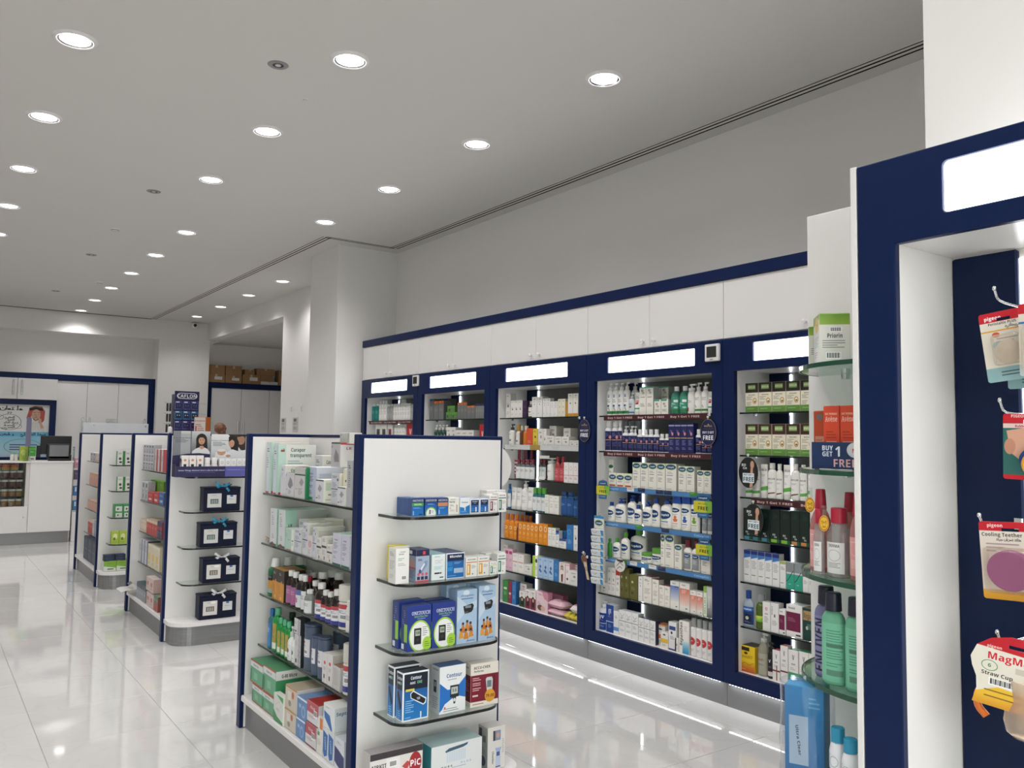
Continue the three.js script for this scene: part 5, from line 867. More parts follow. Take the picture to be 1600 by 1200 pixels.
  art('cyanW', 128, 176, '#e2eaea', 'l.2 .06 .4 1 #888', 's#777 .008 .2 .24 .4 .22 .6 .25 .8 .2', 's#777 .008 .25 .32 .5 .3 .7 .32', 'l.15 .46 .7 3 #8fc9cf', 'r.2 .7 .4 .06 #222', 'e.68 .73 .06 .035 #333', 'r.6 .88 .28 .04 #333'); S('cyanW', 'carton', { art: 'cyanW', side: '#b4ced0', top: '#8fc0c6', flap: 1 });
  art('microlet', 176, 224, '#e4e8ee', 'r.03 .03 .94 .94 #11224a', 'tMicrolet|.5|.13|.13|#fff', 'g.3 .97 #1b5ea4 #1a6cb4', 'r0 .3 .03 .7 #e4e8ee', 'r.97 .3 .03 .7 #e4e8ee', 'r.03 .34 .3 .16 #2a7fc0', 'r.06 .54 .28 .16 #2a8fd0', ...[0, 1, 2, 3, 4, 5, 6, 7, 8].map((i) => `r${0.42 + i * 0.057} .6 .04 .19 #c3d4e4`), 'l.42 .36 .4 2 #8fc0e4', 'l.06 .88 .5 1 #8fc0e4'); S('microlet', 'carton', { art: 'microlet', side: '#c9d3e0', top: '#1b3566', flap: 1 });
  art('meterBlue', 224, 288, '#20398c', 'tONETOUCH|.56|.16|.11|#fff|s', 'tSelect Plus Flex|.56|.24|.06|#8fc86a', 'l.4 .28 .4 1 #8f9fd0', 'e.52 .68 .46 .36 #9cca3a', 'e.52 .68 .41 .32 #e9ece9', 'r.28 .5 .3 .36 #17181c', 'r.33 .54 .2 .13 #aeb9a8', 't108|.43|.605|.08|#333', 'e.43 .76 .07 .035 #333', 'l.64 .48 .22 5 #999', 'e.84 .86 .2 .15 #a4d040', 'l.74 .82 .2 3 #5f8a20'); art('meterSide', 96, 288, '#1d3172', 'l.4 .1 .3 4 #6d7fb8', 'r.5 .4 .5 .4 #8fc13c', 'l.2 .3 .3 3 #6d7fb8', 'r.1 .85 .4 .12 #dfe3ee'); S('meterBlue', 'carton', { art: 'meterBlue', side: 'meterSide', top: '#2c3f86', name: 'meter_carton', flap: 1 });
  art('family', 160, 320, '#a9c3dd', 'p#c4d6e8 0 .1 .5 .28 1 .2 1 .34 .4 .42 0 .6', 'e.45 .05 .16 .05 #d5e2ee', 'tLife Diagnostics|.5|.1|.045|#4a5f94', 'l.2 .15 .6 1 #5a6fa4', 'p#1b1c20 .3 .3 .76 .26 .84 .3 .8 .38 .72 .42 .5 .44 .36 .42', 'r.4 .29 .3 .05 #88909a', 'r.36 .4 .2 .04 #555', 'p#c8762c .2 .8 .24 .68 .36 .67 .44 .8', 'p#d08a34 .4 .76 .44 .64 .58 .64 .62 .78', 'p#b9681f .58 .78 .62 .67 .76 .68 .82 .8', 'p#d99a3c .1 .9 .13 .79 .28 .78 .34 .9', 'p#cf8028 .34 .92 .38 .8 .54 .8 .6 .92', 'p#d88f30 .6 .9 .62 .8 .78 .79 .86 .88', ...[[0.3, 0.64], [0.51, 0.605], [0.68, 0.64], [0.2, 0.75], [0.45, 0.765], [0.7, 0.765]].flatMap(([x, y]) => [`e${x} ${y} .058 .034 #8a5a3c`, `e${x} ${y - 0.016} .06 .024 #33201a`, `e${x} ${y + 0.012} .02 .005 #e3cdb8`]), 's#2a4a8a .01 .5 .98 .56 .93', 'tDIAMETICA|.72|.96|.035|#2a4a8a'); S('family', 'carton', { art: 'family', side: '#8fabc8', top: '#9fb9d4', name: 'meter_carton', flap: 1 });
  const cn = (w, x) => [`r.04 .03 .92 .94 #10172c`, 'g.36 .97 #135a9e #1b7cc4', 'r0 .36 .04 .64 #e9edf2', 'r.96 .36 .04 .64 #e9edf2', `tContour|${x}|.12|.095|#eef1f6`, `tnext|${x - 0.13}|.22|.085|#eef1f6`, `tONE|${x + 0.14}|.22|.085|#7fd0a4`];
  art('contourNext', 224, 256, '#e9edf2', ...cn(224, 0.5), 'r.1 .34 .34 .05 #d9c84a', 'p#dfe6ec .28 .44 .4 .38 .92 .58 .9 .68 .8 .72 .3 .54', 'p#14161c .31 .45 .4 .41 .88 .6 .86 .66 .8 .69 .33 .53', 't120|.6|.56|.07|#dfe6ec', 'l.1 .58 .34 6 #8fc4ec', 'r.68 .84 .05 .13 #dfe6ec', 'l.1 .92 .3 1 #8fc4ec'); art('contourNextSide', 112, 256, '#e9edf2', ...cn(112, 0.5), 'p#14161c .12 .42 .34 .4 .84 .66 .8 .74 .6 .76 .14 .5', 'l.2 .8 .5 4 #8fc4ec'); S('contourNext', 'carton', { art: 'contourNext', side: 'contourNextSide', top: '#17202f', name: 'meter_carton', flap: 1 });
  art('contour', 224, 288, '#e9ecee', 'tContour|.55|.2|.12|#2a4a86', 'l.3 .28 .4 1 #aaa', 'p#1f6fc0 0 .34 .3 .5 .62 .5 1 .26 1 .72 .7 .66 .4 .74 0 .96', 'p#e9ecee 0 1 .2 .8 .55 .68 .8 .7 1 .86 1 1', 'r.4 .42 .34 .26 #20242a', 'r.44 .46 .26 .15 #b9c4bd', 't5.6|.57|.535|.09|#333', 'p#20242a .5 .68 .64 .68 .6 .82 .54 .82', 'e.57 .74 .05 .04 #d9dde0', 'l.15 .9 .7 2 #999', 'e.2 .88 .03 .02 #c33'); art('contourSide', 112, 288, '#c5c8ca', 'tContour|.5|.06|.07|#555', 'r.3 .3 .34 .26 #20242a', 'r.36 .34 .22 .1 #9aa49c', 'l.15 .66 .7 6 #8a8d90'); S('contour', 'carton', { art: 'contour', side: 'contourSide', top: '#3f639a', name: 'meter_carton', flap: 1 });
  art('accuKit', 224, 288, '#e6e0d6', 'tACCU-CHEK|.4|.09|.085|#222', 'tPerforma|.28|.17|.06|#333', 'r0 .26 1 .62 #7a1226', 'l.06 .32 .3 2 #e3c9cc', 'l.06 .44 .3 2 #e3c9cc', 'l.06 .56 .3 2 #e3c9cc', 'r.06 .72 .2 .04 #e3c9cc', 'p#c9ccd0 .54 .38 .58 .34 .76 .34 .8 .4 .78 .74 .6 .76', 'r.59 .42 .16 .16 #6d7a7c', 'r.84 .3 .03 .4 #2a1a1e', 'e.7 .78 .19 .15 #d99a28', 't79.00|.7|.78|.1|#5a2a14', 'l.06 .93 .5 1 #a66'); art('accuKitSide', 96, 288, '#d3cdc4', 'tCHEK|.5|.09|.06|#333', 'r0 .26 1 .62 #5c0f1e', 'l.2 .4 .6 6 #a8727c'); S('accuKit', 'carton', { art: 'accuKit', side: 'accuKitSide', top: '#d8d2c8', name: 'meter_carton', flap: 1 });
  art('airkit', 320, 224, '#dfdcd8', 'r0 0 1 .14 #3a3436', 'tAIRKIT|.16|.3|.13|#333|', 'r.03 .5 .05 .1 #c23a44', 'l.1 .52 .2 2 #c88', 'b.35 .2 .14 .16', 'r.3 .16 .26 .7 #e9e7e6', 'b.36 .22 .14 .14', 'e.86 .38 .12 .24 #a3262e', 'tPiC|.86|.38|.2|#fff', 'r0 .84 1 .16 #45464e', 'p#8fb0c4 .62 .84 .66 .5 .74 .5 .78 .84', 'p#c04a4a .6 .4 .7 .3 .76 .34 .7 .5', 'e.79 .7 .05 .1 #3a3a6a'); S('airkit', 'carton', { art: 'airkit', side: '#b9b6b2', top: '#8d898b', name: 'device_box', flap: 1 });
  art('pureplus', 320, 288, '#dcdfe0', 'p#35566a .26 .16 .34 .1 .64 .06 .72 .04 .7 .1 .62 .14 .36 .18 .28 .2', ...Array.from({ length: 11 }, (_, i) => `r${0.3 + i * 0.035} .18 .012 .28 #a9c8de`), 'tP U R E|.3|.56|.075|#4a5460|', 'tP L U S|.68|.53|.075|#8fb0cc|', 'l.4 .6 .4 1 #9ab'); S('pureplus', 'carton', { art: 'pureplus', side: '#2f7f8a', top: '#a5bcbd', name: 'gift_carton', flap: 1 });
  art('chamber', 144, 288, '#dad8d4', 'r.3 .08 .12 .24 #3a2a2e', 'r.42 .08 .32 .24 #7f90a8', 'e.58 .2 .1 .07 #c09a8a', 'tChamber|.3|.72|.07|#333|b|1.57', 'p#9fb2d4 .42 .5 .8 .5 .72 .6 .5 .6', 'r.5 .6 .2 .1 #4a5590', 'r.46 .7 .28 .24 #b9c6dc', 'r.46 .94 .28 .03 #4a5590', 'l.84 .3 .1 8 #999'); art('chamberSide', 112, 288, '#a5a39f', 'r.1 .05 .3 .35 #45424a', 'r.5 .2 .3 .16 #6d6a68', 'l.2 .5 .6 4 #7f7c78', 'e.5 .82 .3 .12 #4a4866'); S('chamber', 'carton', { art: 'chamber', side: 'chamberSide', top: '#c3c1bc', name: 'device_box', flap: 1 });
}
page = 2;
{ // nearest gondola, aisle side
  const Mx = { name: 'medicine_carton', flap: 1 };
  const cura = ['r0 0 .2 1 #b9d6cb', 'r.06 .1 .1 .035 #a33', 'tLR|.12|.1|.07|#7a3434', 'tCurapor|.52|.1|.1|#17493b', 'ttransparent|.6|.21|.1|#17493b', 'l.25 .32 .4 6 #8aa', 'r.02 .96 .18 .04 #c03a4a'];
  art('curaNarrow', 72, 256, '#ccd3da', 'r.68 0 .32 1 #b0d0c4', 'l.1 .12 .5 2 #555', 'l.1 .3 .4 5 #8a93a0', 'r.1 .97 .6 .03 #c03a4a'); art('curaFace', 224, 224, '#dcded9', ...cura); S('cura', 'carton', { ...Mx, art: 'curaNarrow', side: 'curaFace', top: '#b08a5c' });
  art('curaS', 80, 160, '#d3d3d8', 'l.15 .1 .5 2 #444', 'l.15 .24 .4 3 #999'); art('curaSF', 128, 144, '#dedcd2', 'tCura|.4|.16|.13|#1e5a48', 'l.2 .3 .6 4 #8aa'); S('curaS', 'carton', { ...Mx, art: 'curaS', side: 'curaSF', top: '#e3e1d6' });
  art('gauzeP', 112, 160, '#cfcdd4', 'p#8a8890 .3 .5 .56 .16 .8 .3 .92 .5 .7 .6 .4 .58', 'p#5c5a60 .34 .54 .7 .62 .9 .52 .6 .66', 'l.1 .7 .2 1 #555', 'l.35 .72 .4 4 #888', 'r.06 .05 .06 .1 #888'); S('gauzeP', 'carton', { ...Mx, art: 'gauzeP', side: '#d5d3d0', top: '#1e4a38' });
  art('gauzeD', 112, 176, '#cbc9c9', 'r0 .22 1 .04 #1e4a3c', 'r0 0 1 .22 #c3c1be', 'p#9a98a0 .62 .34 .86 .46 .66 .62 .42 .5', 'l.1 .7 .2 1 #555', 'l.35 .68 .4 5 #888', 'r.96 .04 .04 .96 #1f7a4a'); S('gauzeD', 'carton', { ...Mx, art: 'gauzeD', side: '#1f7a4a', top: '#39423e' });
  art('gauzeS', 96, 160, '#d3d1d6', 'r0 0 1 .05 #1e4a38', 'p#9a98a0 .5 .2 .84 .38 .56 .56 .26 .42', 'l.3 .7 .4 4 #888', 'r.05 .8 .2 .05 #444'); art('gauzeSF', 96, 160, '#e3e6d9', 'l.15 .12 .6 8 #7aa88a', 'b.3 .6 .5 .12', 'l.15 .85 .6 2 #b88'); S('gauzeS', 'carton', { ...Mx, art: 'gauzeS', side: 'gauzeSF', top: '#e3e1da' });
  art('fixo', 128, 176, '#b9bdd2', 'tFixosoft|.4|.2|.08|#1f5a6a', 'l.1 .28 .55 4 #4a5a7a', 'l.1 .56 .5 2 #4a5a7a', 'l.1 .72 .4 3 #4a5a7a', 'r0 .92 .6 .08 #1f7a4a', 'r0 0 .03 1 #1f7a4a'); art('fixoF', 128, 176, '#cfd3de', 'l.1 .2 .8 7 #8a93a8', 'b.5 .74 .4 .12'); S('fixo', 'carton', { ...Mx, art: 'fixo', side: 'fixoF', top: '#d9dbdf' }); S('fixoW', 'carton', { ...Mx, art: 'fixoW', side: 'fixoF', top: '#b4cdc0' }); art('fixoW', 128, 192, '#c9c9d6', 'tFixosoft|.4|.2|.07|#3a4050', 'l.1 .28 .55 5 #6a7080', 'l.1 .56 .5 2 #6a7080', 'l.1 .72 .3 2 #6a7080', 'r0 .94 1 .06 #1f6a4a');
  art('photoTop', 144, 176, '#b9b7bb', 'p#87858a .3 .6 .5 .26 .84 .5 .9 .78 .4 .8', 'r.04 .12 .08 .1 #666', 'r0 0 1 .05 #1e4a38'); art('photoTopF', 192, 160, '#d9d8d6', 'r0 0 .35 .08 #c03a44', 'r.35 0 .65 .08 #1f8a4a', 'tLR|.2|.24|.14|#844', 'p#9a989c .2 .86 .5 .5 .8 .4 .98 .76 .7 .9'); S('photoTop', 'carton', { ...Mx, art: 'photoTop', side: 'photoTopF', top: '#2c5a44' });
  S('wideP', 'carton', { ...Mx, art: 'lineW', side: 'creamF', top: '#d5d3cc' }); art('creamF', 160, 128, '#e2decb', 'r.5 .3 .3 .06 #444', 'tLR|.5|.5|.12|#554', 'l.3 .7 .5 3 #aa9'); S('creamW', 'carton', { ...Mx, art: 'creamF', side: 'creamF' }); art('greyTall', 72, 224, '#b3b4b8', 'l.3 .1 .5 2 #222', 'l.3 .24 .4 8 #70747c'); S('greyTall', 'carton', { ...Mx, art: 'greyTall', side: '#9a9b9f' }); art('topBox', 160, 96, '#c4c3bf', 'l.06 .1 .2 4 #667', 'r.86 0 .03 1 #222', 'l.9 .1 .08 7 #7a9a7a'); S('topBox', 'carton', { ...Mx, art: 'topBox', side: '#d9d8d0' });
  art('tafo', 80, 224, '#d0d3d6', 'l.2 .1 .3 1 #334', 'l.2 .2 .4 6 #8a9098', 'l.3 .7 .4 3 #8a9098', 'r0 .95 1 .05 #1f6a4a', 'p#6d5a48 .1 .96 .4 .9 .9 .98 .9 1 .1 1'); art('tafoF', 256, 192, '#b5bab5', 'r0 0 .26 1 #9fc6b4', 'tLR|.12|.4|.11|#4a3a34', 'tta\u00b4orin|.5|.4|.13|#1d2a26', 'l.3 .6 .5 2 #8a928c'); S('tafo', 'carton', { ...Mx, art: 'tafo', side: 'tafoF', top: '#a9c4b6' });
  art('mintW', 112, 176, '#aecabd', 'r.72 0 .28 1 #e3e6e0', 'l.3 .5 .4 1 #445', 'r.76 .5 .2 .05 #445', 'l.76 .6 .2 4 #889', 'r.2 .96 .5 .04 #c03a4a', 'l.05 .2 .2 5 #89a'); S('mintW', 'carton', { ...Mx, art: 'mintW', side: '#d5d8d2' });
  art('lineW', 96, 176, '#c6c8d0', 'l.1 .08 .7 2 #445', 'r.7 .16 .18 .08 #556', 'l.1 .3 .6 4 #7a8090', 'r0 .5 1 .03 #445', 'l.1 .58 .6 5 #7a8090'); art('lineF', 144, 160, '#d6d6cc', 'l.08 .12 .84 14 #a3a698'); S('lineW', 'carton', { ...Mx, art: 'lineW', side: 'lineF', top: '#d9d8d0' }); art('lineS', 80, 144, '#d2d1cd', 'l.15 .08 .6 3 #778', 'r0 .36 1 .09 #3c3c40', 'l.15 .54 .6 5 #999', 'r.5 .8 .2 .14 #555'); S('lineS', 'carton', { ...Mx, art: 'lineS', side: 'lineF', top: '#d9d8d0' }); art('pinkPic', 72, 160, '#cfcbcc', 'e.5 .4 .36 .16 #c9a0a4', 'o.5 .4 .36 .16 #b88088 .01', 'l.15 .65 .6 5 #998'); S('pinkPic', 'carton', { ...Mx, art: 'pinkPic', side: '#c4c0bf' });
  art('antisep', 112, 176, '#0f5c3a', 'r0 .16 1 .24 #262a28', 'r.1 .4 .8 .34 #c08a3a', 'r.1 .74 .8 .2 #8fa090', 'l.2 .2 .6 2 #9ab'); S('antisep', 'bottle', { name: 'antiseptic_bottle', body: '#0d6a40', cap: '#e3e3e1', art: 'antisep', sh: 0.9, cw: 0.5, ch: 0.24, flat: 0.9, arc: 2.4, capTaper: 0.8 });
  art('orBlack', 112, 176, '#c88a35', 'r0 0 1 .4 #2a2726', 'l.15 .1 .4 2 #cfc4b8', 'r.48 .34 .18 .66 #d98f2c', 'e.5 .9 .1 .06 #e0c07a', 'l.1 .5 .3 6 #a3702c'); S('orBlack', 'carton', { name: 'medicine_carton', art: 'orBlack', side: '#2c2a28', top: '#b07f3c', flap: 1 });
  const lb = (n, bg, ...o) => art(n, 96, 112, bg, ...o); lb('lbPurple', '#a0628c', 'l.15 .2 .7 6 #c9a0bc'); lb('lbB', '#cfd2da', 'r0 0 1 .3 #5a6a9a', 'tB|.5|.62|.36|#b8343c'); lb('lbBlue', '#d9dae0', 'r0 0 1 .2 #b8414a', 'l.1 .28 .7 3 #667', 'b.55 .45 .36 .22', 'r0 .78 1 .22 #34378c'); lb('lbS', '#d5d6da', 'l.1 .2 .7 6 #667'); lb('lbOr', '#e2dfda', 'r.2 .2 .12 .5 #c9763a', 'l.4 .2 .5 6 #889', 'r.1 .7 .3 .2 #334a8a');
  const br = { name: 'medicine_bottle', body: '#1d1210', cap: '#dad9d6', sh: 0.72, cw: 0.5, ch: 0.17, rough: 0.15 }; S('purpB', 'bottle', { ...br, art: 'lbPurple' }); S('bLabel', 'bottle', { ...br, art: 'lbB' }); S('smallBr', 'bottle', { ...br, art: 'lbS' }); S('redCapB', 'bottle', { ...br, cap: '#a8263a', art: 'lbS' }); S('smallCl', 'bottle', { ...br, body: '#9aa29e', clear: 0.4, art: 'lbS' }); S('brownB', 'bottle', { ...br, art: 'lbBlue', arc: 3.1, l0: 0.04, l1: 0.66 }); S('whiteB', 'bottle', { ...br, body: '#dddcd6', cap: '#d6d4cb', cw: 0.85, ch: 0.36, sh: 0.92, art: 'lbBlue', l0: 0.1, l1: 0.9 }); S('orangeLb', 'bottle', { ...br, body: '#dddbd6', art: 'lbOr', l1: 0.8, sh: 0.85, cw: 0.7 });
  lb('lbYel', '#a8963f', 'r0 .76 1 .24 #dfe3da', 'e.5 .3 .24 .14 #a8842c', 'l.2 .5 .6 2 #6a5a1c'); const gr = { name: 'antiseptic_bottle', body: '#108a3c', cap: '#57b184', art: 'lbYel', arc: 1.6, sh: 0.82, cw: 0.42, ch: 0.17, flat: 0.7 }; S('greenA', 'bottle', gr); S('dkGr', 'bottle', { ...gr, body: '#0b3d2a', cap: '#0e3325' }); lb('lbBl', '#3a7fc0', 'l.2 .2 .6 5 #cfe0f0'); S('blueS', 'bottle', { ...gr, body: '#2a6a78', cap: '#1f64a8', art: 'lbBl' });
  lb('lbSpray', '#dde1de', 'e.4 .4 .2 .18 #16181a', 'l.2 .7 .5 3 #889'); S('sprayW', 'pump', { body: '#dfe3e0', cap: '#c9cfcc', art: 'lbSpray', sh: 0.7, pb: 0.7, cw: 0.4, name: 'spray_bottle' });
  art('check', 80, 144, '#c9c8cc', ...Array.from({ length: 60 }, (_, i) => `r${0.6 + (i % 5) * 0.08} ${Math.floor(i / 5) * 0.083 + (i % 2) * 0.04} .06 .035 #33363c`), 'r.15 .78 .25 .12 #334', 'l.1 .2 .4 4 #99a'); S('check', 'carton', { ...Mx, art: 'check', side: '#2c3036' });
  lb('rollL', '#d3d2d8', 'r.1 .14 .4 .1 #c0404a', 'l.1 .34 .5 2 #667', 'b.36 .6 .44 .24'); S('roll', 'spray', { name: 'cotton_roll', cat: 'roll', body: '#4a586e', cap: '#43516a', art: 'rollL', ch: 0.05, cw: 0.86, arc: 1.5, l0: 0.32, l1: 0.72, sh: 0.985 }); art('whiteR', 80, 144, '#d9d7d6', 'e.5 .3 .2 .06 #c0404a', 'l.2 .45 .6 3 #99a', 'r.3 .7 .25 .14 #334'); S('whiteR', 'carton', { ...Mx, art: 'whiteR', side: '#c9c6bf', top: '#d9d6cf' }); art('lined', 128, 128, '#c6c5c3', 'l.08 .1 .84 16 #9d9c9b'); S('lined', 'carton', { ...Mx, art: 'lined', side: 'lined', top: '#8a6a54' });
  art('glove', 144, 96, '#5fa27c', 'r0 0 1 .3 #d3d6d6', 'r0 0 1 .05 #b8442c', 'tGlove Tex|.45|.19|.14|#667', 'r.03 .42 .08 .5 #2c6a4a', 'r.3 .5 .3 .3 #7fb896', 'r0 .95 1 .05 #b04a30'); art('gloveF', 256, 96, '#3f9260', 'r0 0 1 .34 #dfdfda', 'tG-80 Micro|.3|.2|.18|#2a2a28', 'r0 .95 1 .05 #b04a30', 'r.4 .5 .4 .3 #58a878'); S('glove', 'carton', { name: 'glove_box', cat: 'glove box', art: 'glove', side: 'gloveF', top: '#4f8d64', flap: 1 });
  art('greenW', 128, 144, '#d5d8d3', 'p#2f8a4c 0 1 0 .6 .4 .8 1 .9 1 1', 'p#3f9a58 .3 0 1 0 1 .2 .7 .12', 's#9aa .01 .2 .4 .6 .2 .8 .4', 'l.3 .5 .4 2 #99a'); S('greenW', 'carton', { ...Mx, art: 'greenW', side: '#e3e3dd' }); art('beige', 128, 128, '#c9bfb0', 'r.2 .2 .3 .4 #d9d4cc', 'e.66 .3 .1 .16 #b8643c', 'e.4 .72 .12 .14 #8f857a', 'r0 0 1 .06 #b8823c'); S('beige', 'carton', { ...Mx, art: 'beige', side: '#d5d3cf', top: '#b0a48f' });
  art('violet', 160, 96, '#b9b3b6', 'r.2 .4 .6 .4 #4a2f5c', 'l.1 .1 .7 2 #665'); S('violet', 'carton', { ...Mx, art: 'violet', side: 'violet', top: '#a39aa4' }); art('blueBx', 112, 112, '#5f86b8', 'r0 0 1 .08 #dfe4ea', 'tVi|.3|.4|.26|#cfdbe8', 'e.66 .6 .2 .3 #8fb0d4', 'e.66 .62 .12 .2 #5f86b8'); S('blueBx', 'carton', { ...Mx, art: 'blueBx', side: '#274a7c', top: '#6f8fb8' }); art('redBx', 128, 128, '#d3d2d6', 'r0 0 1 .5 #b04a54', 'tFirst|.5|.24|.2|#e3c9cc', 'b.6 .3 .28 .3', 'l.1 .62 .6 3 #a88', 'r0 .94 1 .06 #7a2a34'); S('redBx', 'carton', { ...Mx, art: 'redBx', side: '#c3c0c4', top: '#a3302a' }); art('slimO', 80, 160, '#dddcd6', 'r.5 0 .5 .3 #d9763a', 'l.1 .3 .4 3 #5a9', 'r.1 .4 .4 .1 #4a8a5a', 'l.1 .6 .7 4 #aaa'); S('slimO', 'carton', { ...Mx, art: 'slimO', side: '#d5d4ce' });
  art('blueSl', 80, 192, '#d5d9dd', 'p#2462a8 .05 .1 .95 .2 .9 .86 .3 .96 .05 .8', 'tCotton|.5|.5|.13|#c9dcee|b|1.4'); S('blueSl', 'carton', { ...Mx, art: 'blueSl', side: '#dddfe0' }); art('septo', 128, 112, '#dfe2e4', 'p#2a68b0 .05 .3 .6 .4 .85 1 .7 1 .1 .6', 'l.2 .1 .5 1 #667'); art('septoF', 128, 112, '#d0d5d8', 'r.5 .4 .5 .4 #2a7f96', 'tSeptona|.4|.24|.2|#4a6a9a'); S('septo', 'carton', { ...Mx, art: 'septo', side: 'septoF', top: '#d9dbd8' }); art('navyW', 112, 144, '#d5d9df', 'p#2a2f6a 0 .3 .4 .36 1 .5 1 1 .3 .9 0 .8', 'l.2 .1 .6 2 #99a'); S('navyW', 'carton', { ...Mx, art: 'navyW', side: '#c9ced6' });
}
{ // middle and far gondola
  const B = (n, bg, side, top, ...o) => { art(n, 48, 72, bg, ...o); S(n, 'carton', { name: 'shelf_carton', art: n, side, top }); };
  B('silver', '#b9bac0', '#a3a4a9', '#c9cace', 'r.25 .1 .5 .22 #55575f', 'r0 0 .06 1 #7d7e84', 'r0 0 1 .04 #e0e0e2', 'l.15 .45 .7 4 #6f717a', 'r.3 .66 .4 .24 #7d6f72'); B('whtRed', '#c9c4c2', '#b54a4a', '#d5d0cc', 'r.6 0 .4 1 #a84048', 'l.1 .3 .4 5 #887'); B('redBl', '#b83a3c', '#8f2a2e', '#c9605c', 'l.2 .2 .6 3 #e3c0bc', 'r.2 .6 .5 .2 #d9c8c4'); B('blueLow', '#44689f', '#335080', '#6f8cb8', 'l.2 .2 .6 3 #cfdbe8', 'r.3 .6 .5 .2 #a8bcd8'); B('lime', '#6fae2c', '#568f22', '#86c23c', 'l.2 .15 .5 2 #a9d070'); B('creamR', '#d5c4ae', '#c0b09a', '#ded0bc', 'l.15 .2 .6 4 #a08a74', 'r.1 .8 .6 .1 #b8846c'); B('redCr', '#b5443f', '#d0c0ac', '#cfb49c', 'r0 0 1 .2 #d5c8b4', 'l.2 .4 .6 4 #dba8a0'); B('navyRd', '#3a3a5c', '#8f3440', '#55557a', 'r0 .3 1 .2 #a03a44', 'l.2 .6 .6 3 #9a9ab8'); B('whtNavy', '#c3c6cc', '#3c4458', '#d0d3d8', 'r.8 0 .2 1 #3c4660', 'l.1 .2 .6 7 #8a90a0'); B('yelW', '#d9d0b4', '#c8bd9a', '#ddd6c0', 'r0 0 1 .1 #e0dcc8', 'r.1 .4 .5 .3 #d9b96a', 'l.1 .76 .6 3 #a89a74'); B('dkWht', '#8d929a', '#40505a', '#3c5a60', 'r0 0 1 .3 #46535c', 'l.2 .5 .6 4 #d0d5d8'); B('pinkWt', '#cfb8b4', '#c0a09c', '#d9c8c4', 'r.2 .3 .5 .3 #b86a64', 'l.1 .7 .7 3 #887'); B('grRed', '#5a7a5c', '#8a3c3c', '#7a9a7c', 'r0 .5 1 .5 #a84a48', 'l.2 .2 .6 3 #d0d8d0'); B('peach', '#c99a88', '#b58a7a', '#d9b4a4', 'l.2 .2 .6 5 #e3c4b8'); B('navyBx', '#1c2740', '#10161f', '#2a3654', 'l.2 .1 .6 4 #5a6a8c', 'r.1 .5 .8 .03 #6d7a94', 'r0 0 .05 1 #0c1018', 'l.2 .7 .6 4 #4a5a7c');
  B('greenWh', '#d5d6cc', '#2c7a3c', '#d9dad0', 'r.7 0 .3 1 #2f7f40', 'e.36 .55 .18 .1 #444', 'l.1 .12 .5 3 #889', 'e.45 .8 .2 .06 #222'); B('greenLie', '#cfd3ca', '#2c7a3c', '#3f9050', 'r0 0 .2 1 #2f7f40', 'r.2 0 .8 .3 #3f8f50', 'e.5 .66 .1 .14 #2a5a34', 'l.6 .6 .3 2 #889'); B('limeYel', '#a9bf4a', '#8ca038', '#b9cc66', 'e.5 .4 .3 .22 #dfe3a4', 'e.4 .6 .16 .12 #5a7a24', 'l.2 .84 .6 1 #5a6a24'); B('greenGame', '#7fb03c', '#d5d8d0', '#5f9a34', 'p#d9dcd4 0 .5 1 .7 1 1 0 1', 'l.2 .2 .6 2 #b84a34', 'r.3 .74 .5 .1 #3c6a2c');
}
page = 0;
// ---------------------------------------------------------------- goods on the gondolas
const onEnd = (z) => (x, y, dz) => [[x, y, z - dz], 0];
goods(onEnd(-2.805), { from: 'in line', at: 'upper end shelf, nearest gondola' }, 1.18, [
  ['otGreen', 1, 1.543, 1.597, 0.068, 'blue test strip carton, green band', { d: 0.032, name: "test_strip_carton" }],
  ['otWhite', 1, 1.6, 1.656, 0.067, 'blue strip carton, white green arc', { d: 0.05 }],
  ['otOrange', 1, 1.657, 1.705, 0.066, 'blue strip carton, orange band', { d: 0.05 }],
  ['verio', 1, 1.706, 1.757, 0.065, 'white strip carton, small vial picture', { d: 0.05 }],
  ['contourS', 1, 1.758, 1.807, 0.063, 'white carton, curved blue foot', { d: 0.05 }],
  ['nextS', 2, 1.807, 1.898, 0.057, 'navy blue strip carton', { d: 0.045 }],
  ['accuRed', 1, 1.899, 1.941, 0.069, 'white carton, maroon band', { d: 0.045 }],
  ['accuGreen', 1, 1.942, 1.985, 0.077, 'tall white carton, green band', { d: 0.045 }],
  ['accuFlat', 2, 1.93, 2.021, 0.069, 'white strip carton behind', { back: 0.055, d: 0.05 }],
  ['accuFlat', 2, 1.962, 2.061, 0.081, 'white strip carton further behind', { back: 0.115, d: 0.05 }],
]);
goods(onEnd(-2.805), { from: 'in line', at: 'upper end shelf, nearest gondola' }, 1.18, [
  ['otPlain', 1, 1.546, 1.599, 0.066, 'blue strip carton, second behind green band', { d: 0.032, back: 0.035 }],
]);
goods(onEnd(-2.805), { from: 'in line', at: 'upper end shelf, nearest gondola' }, 1.18, [
  ['otPlain', 1, 1.548, 1.602, 0.065, 'blue strip carton, third behind green band', { d: 0.032, back: 0.07 }],
]);
goods(onEnd(-2.805), { from: 'in line', at: 'upper end shelf, nearest gondola' }, 1.18, [
  ['otPlain', 1, 1.55, 1.604, 0.064, 'blue strip carton, last behind green band', { d: 0.032, back: 0.105 }],
]);
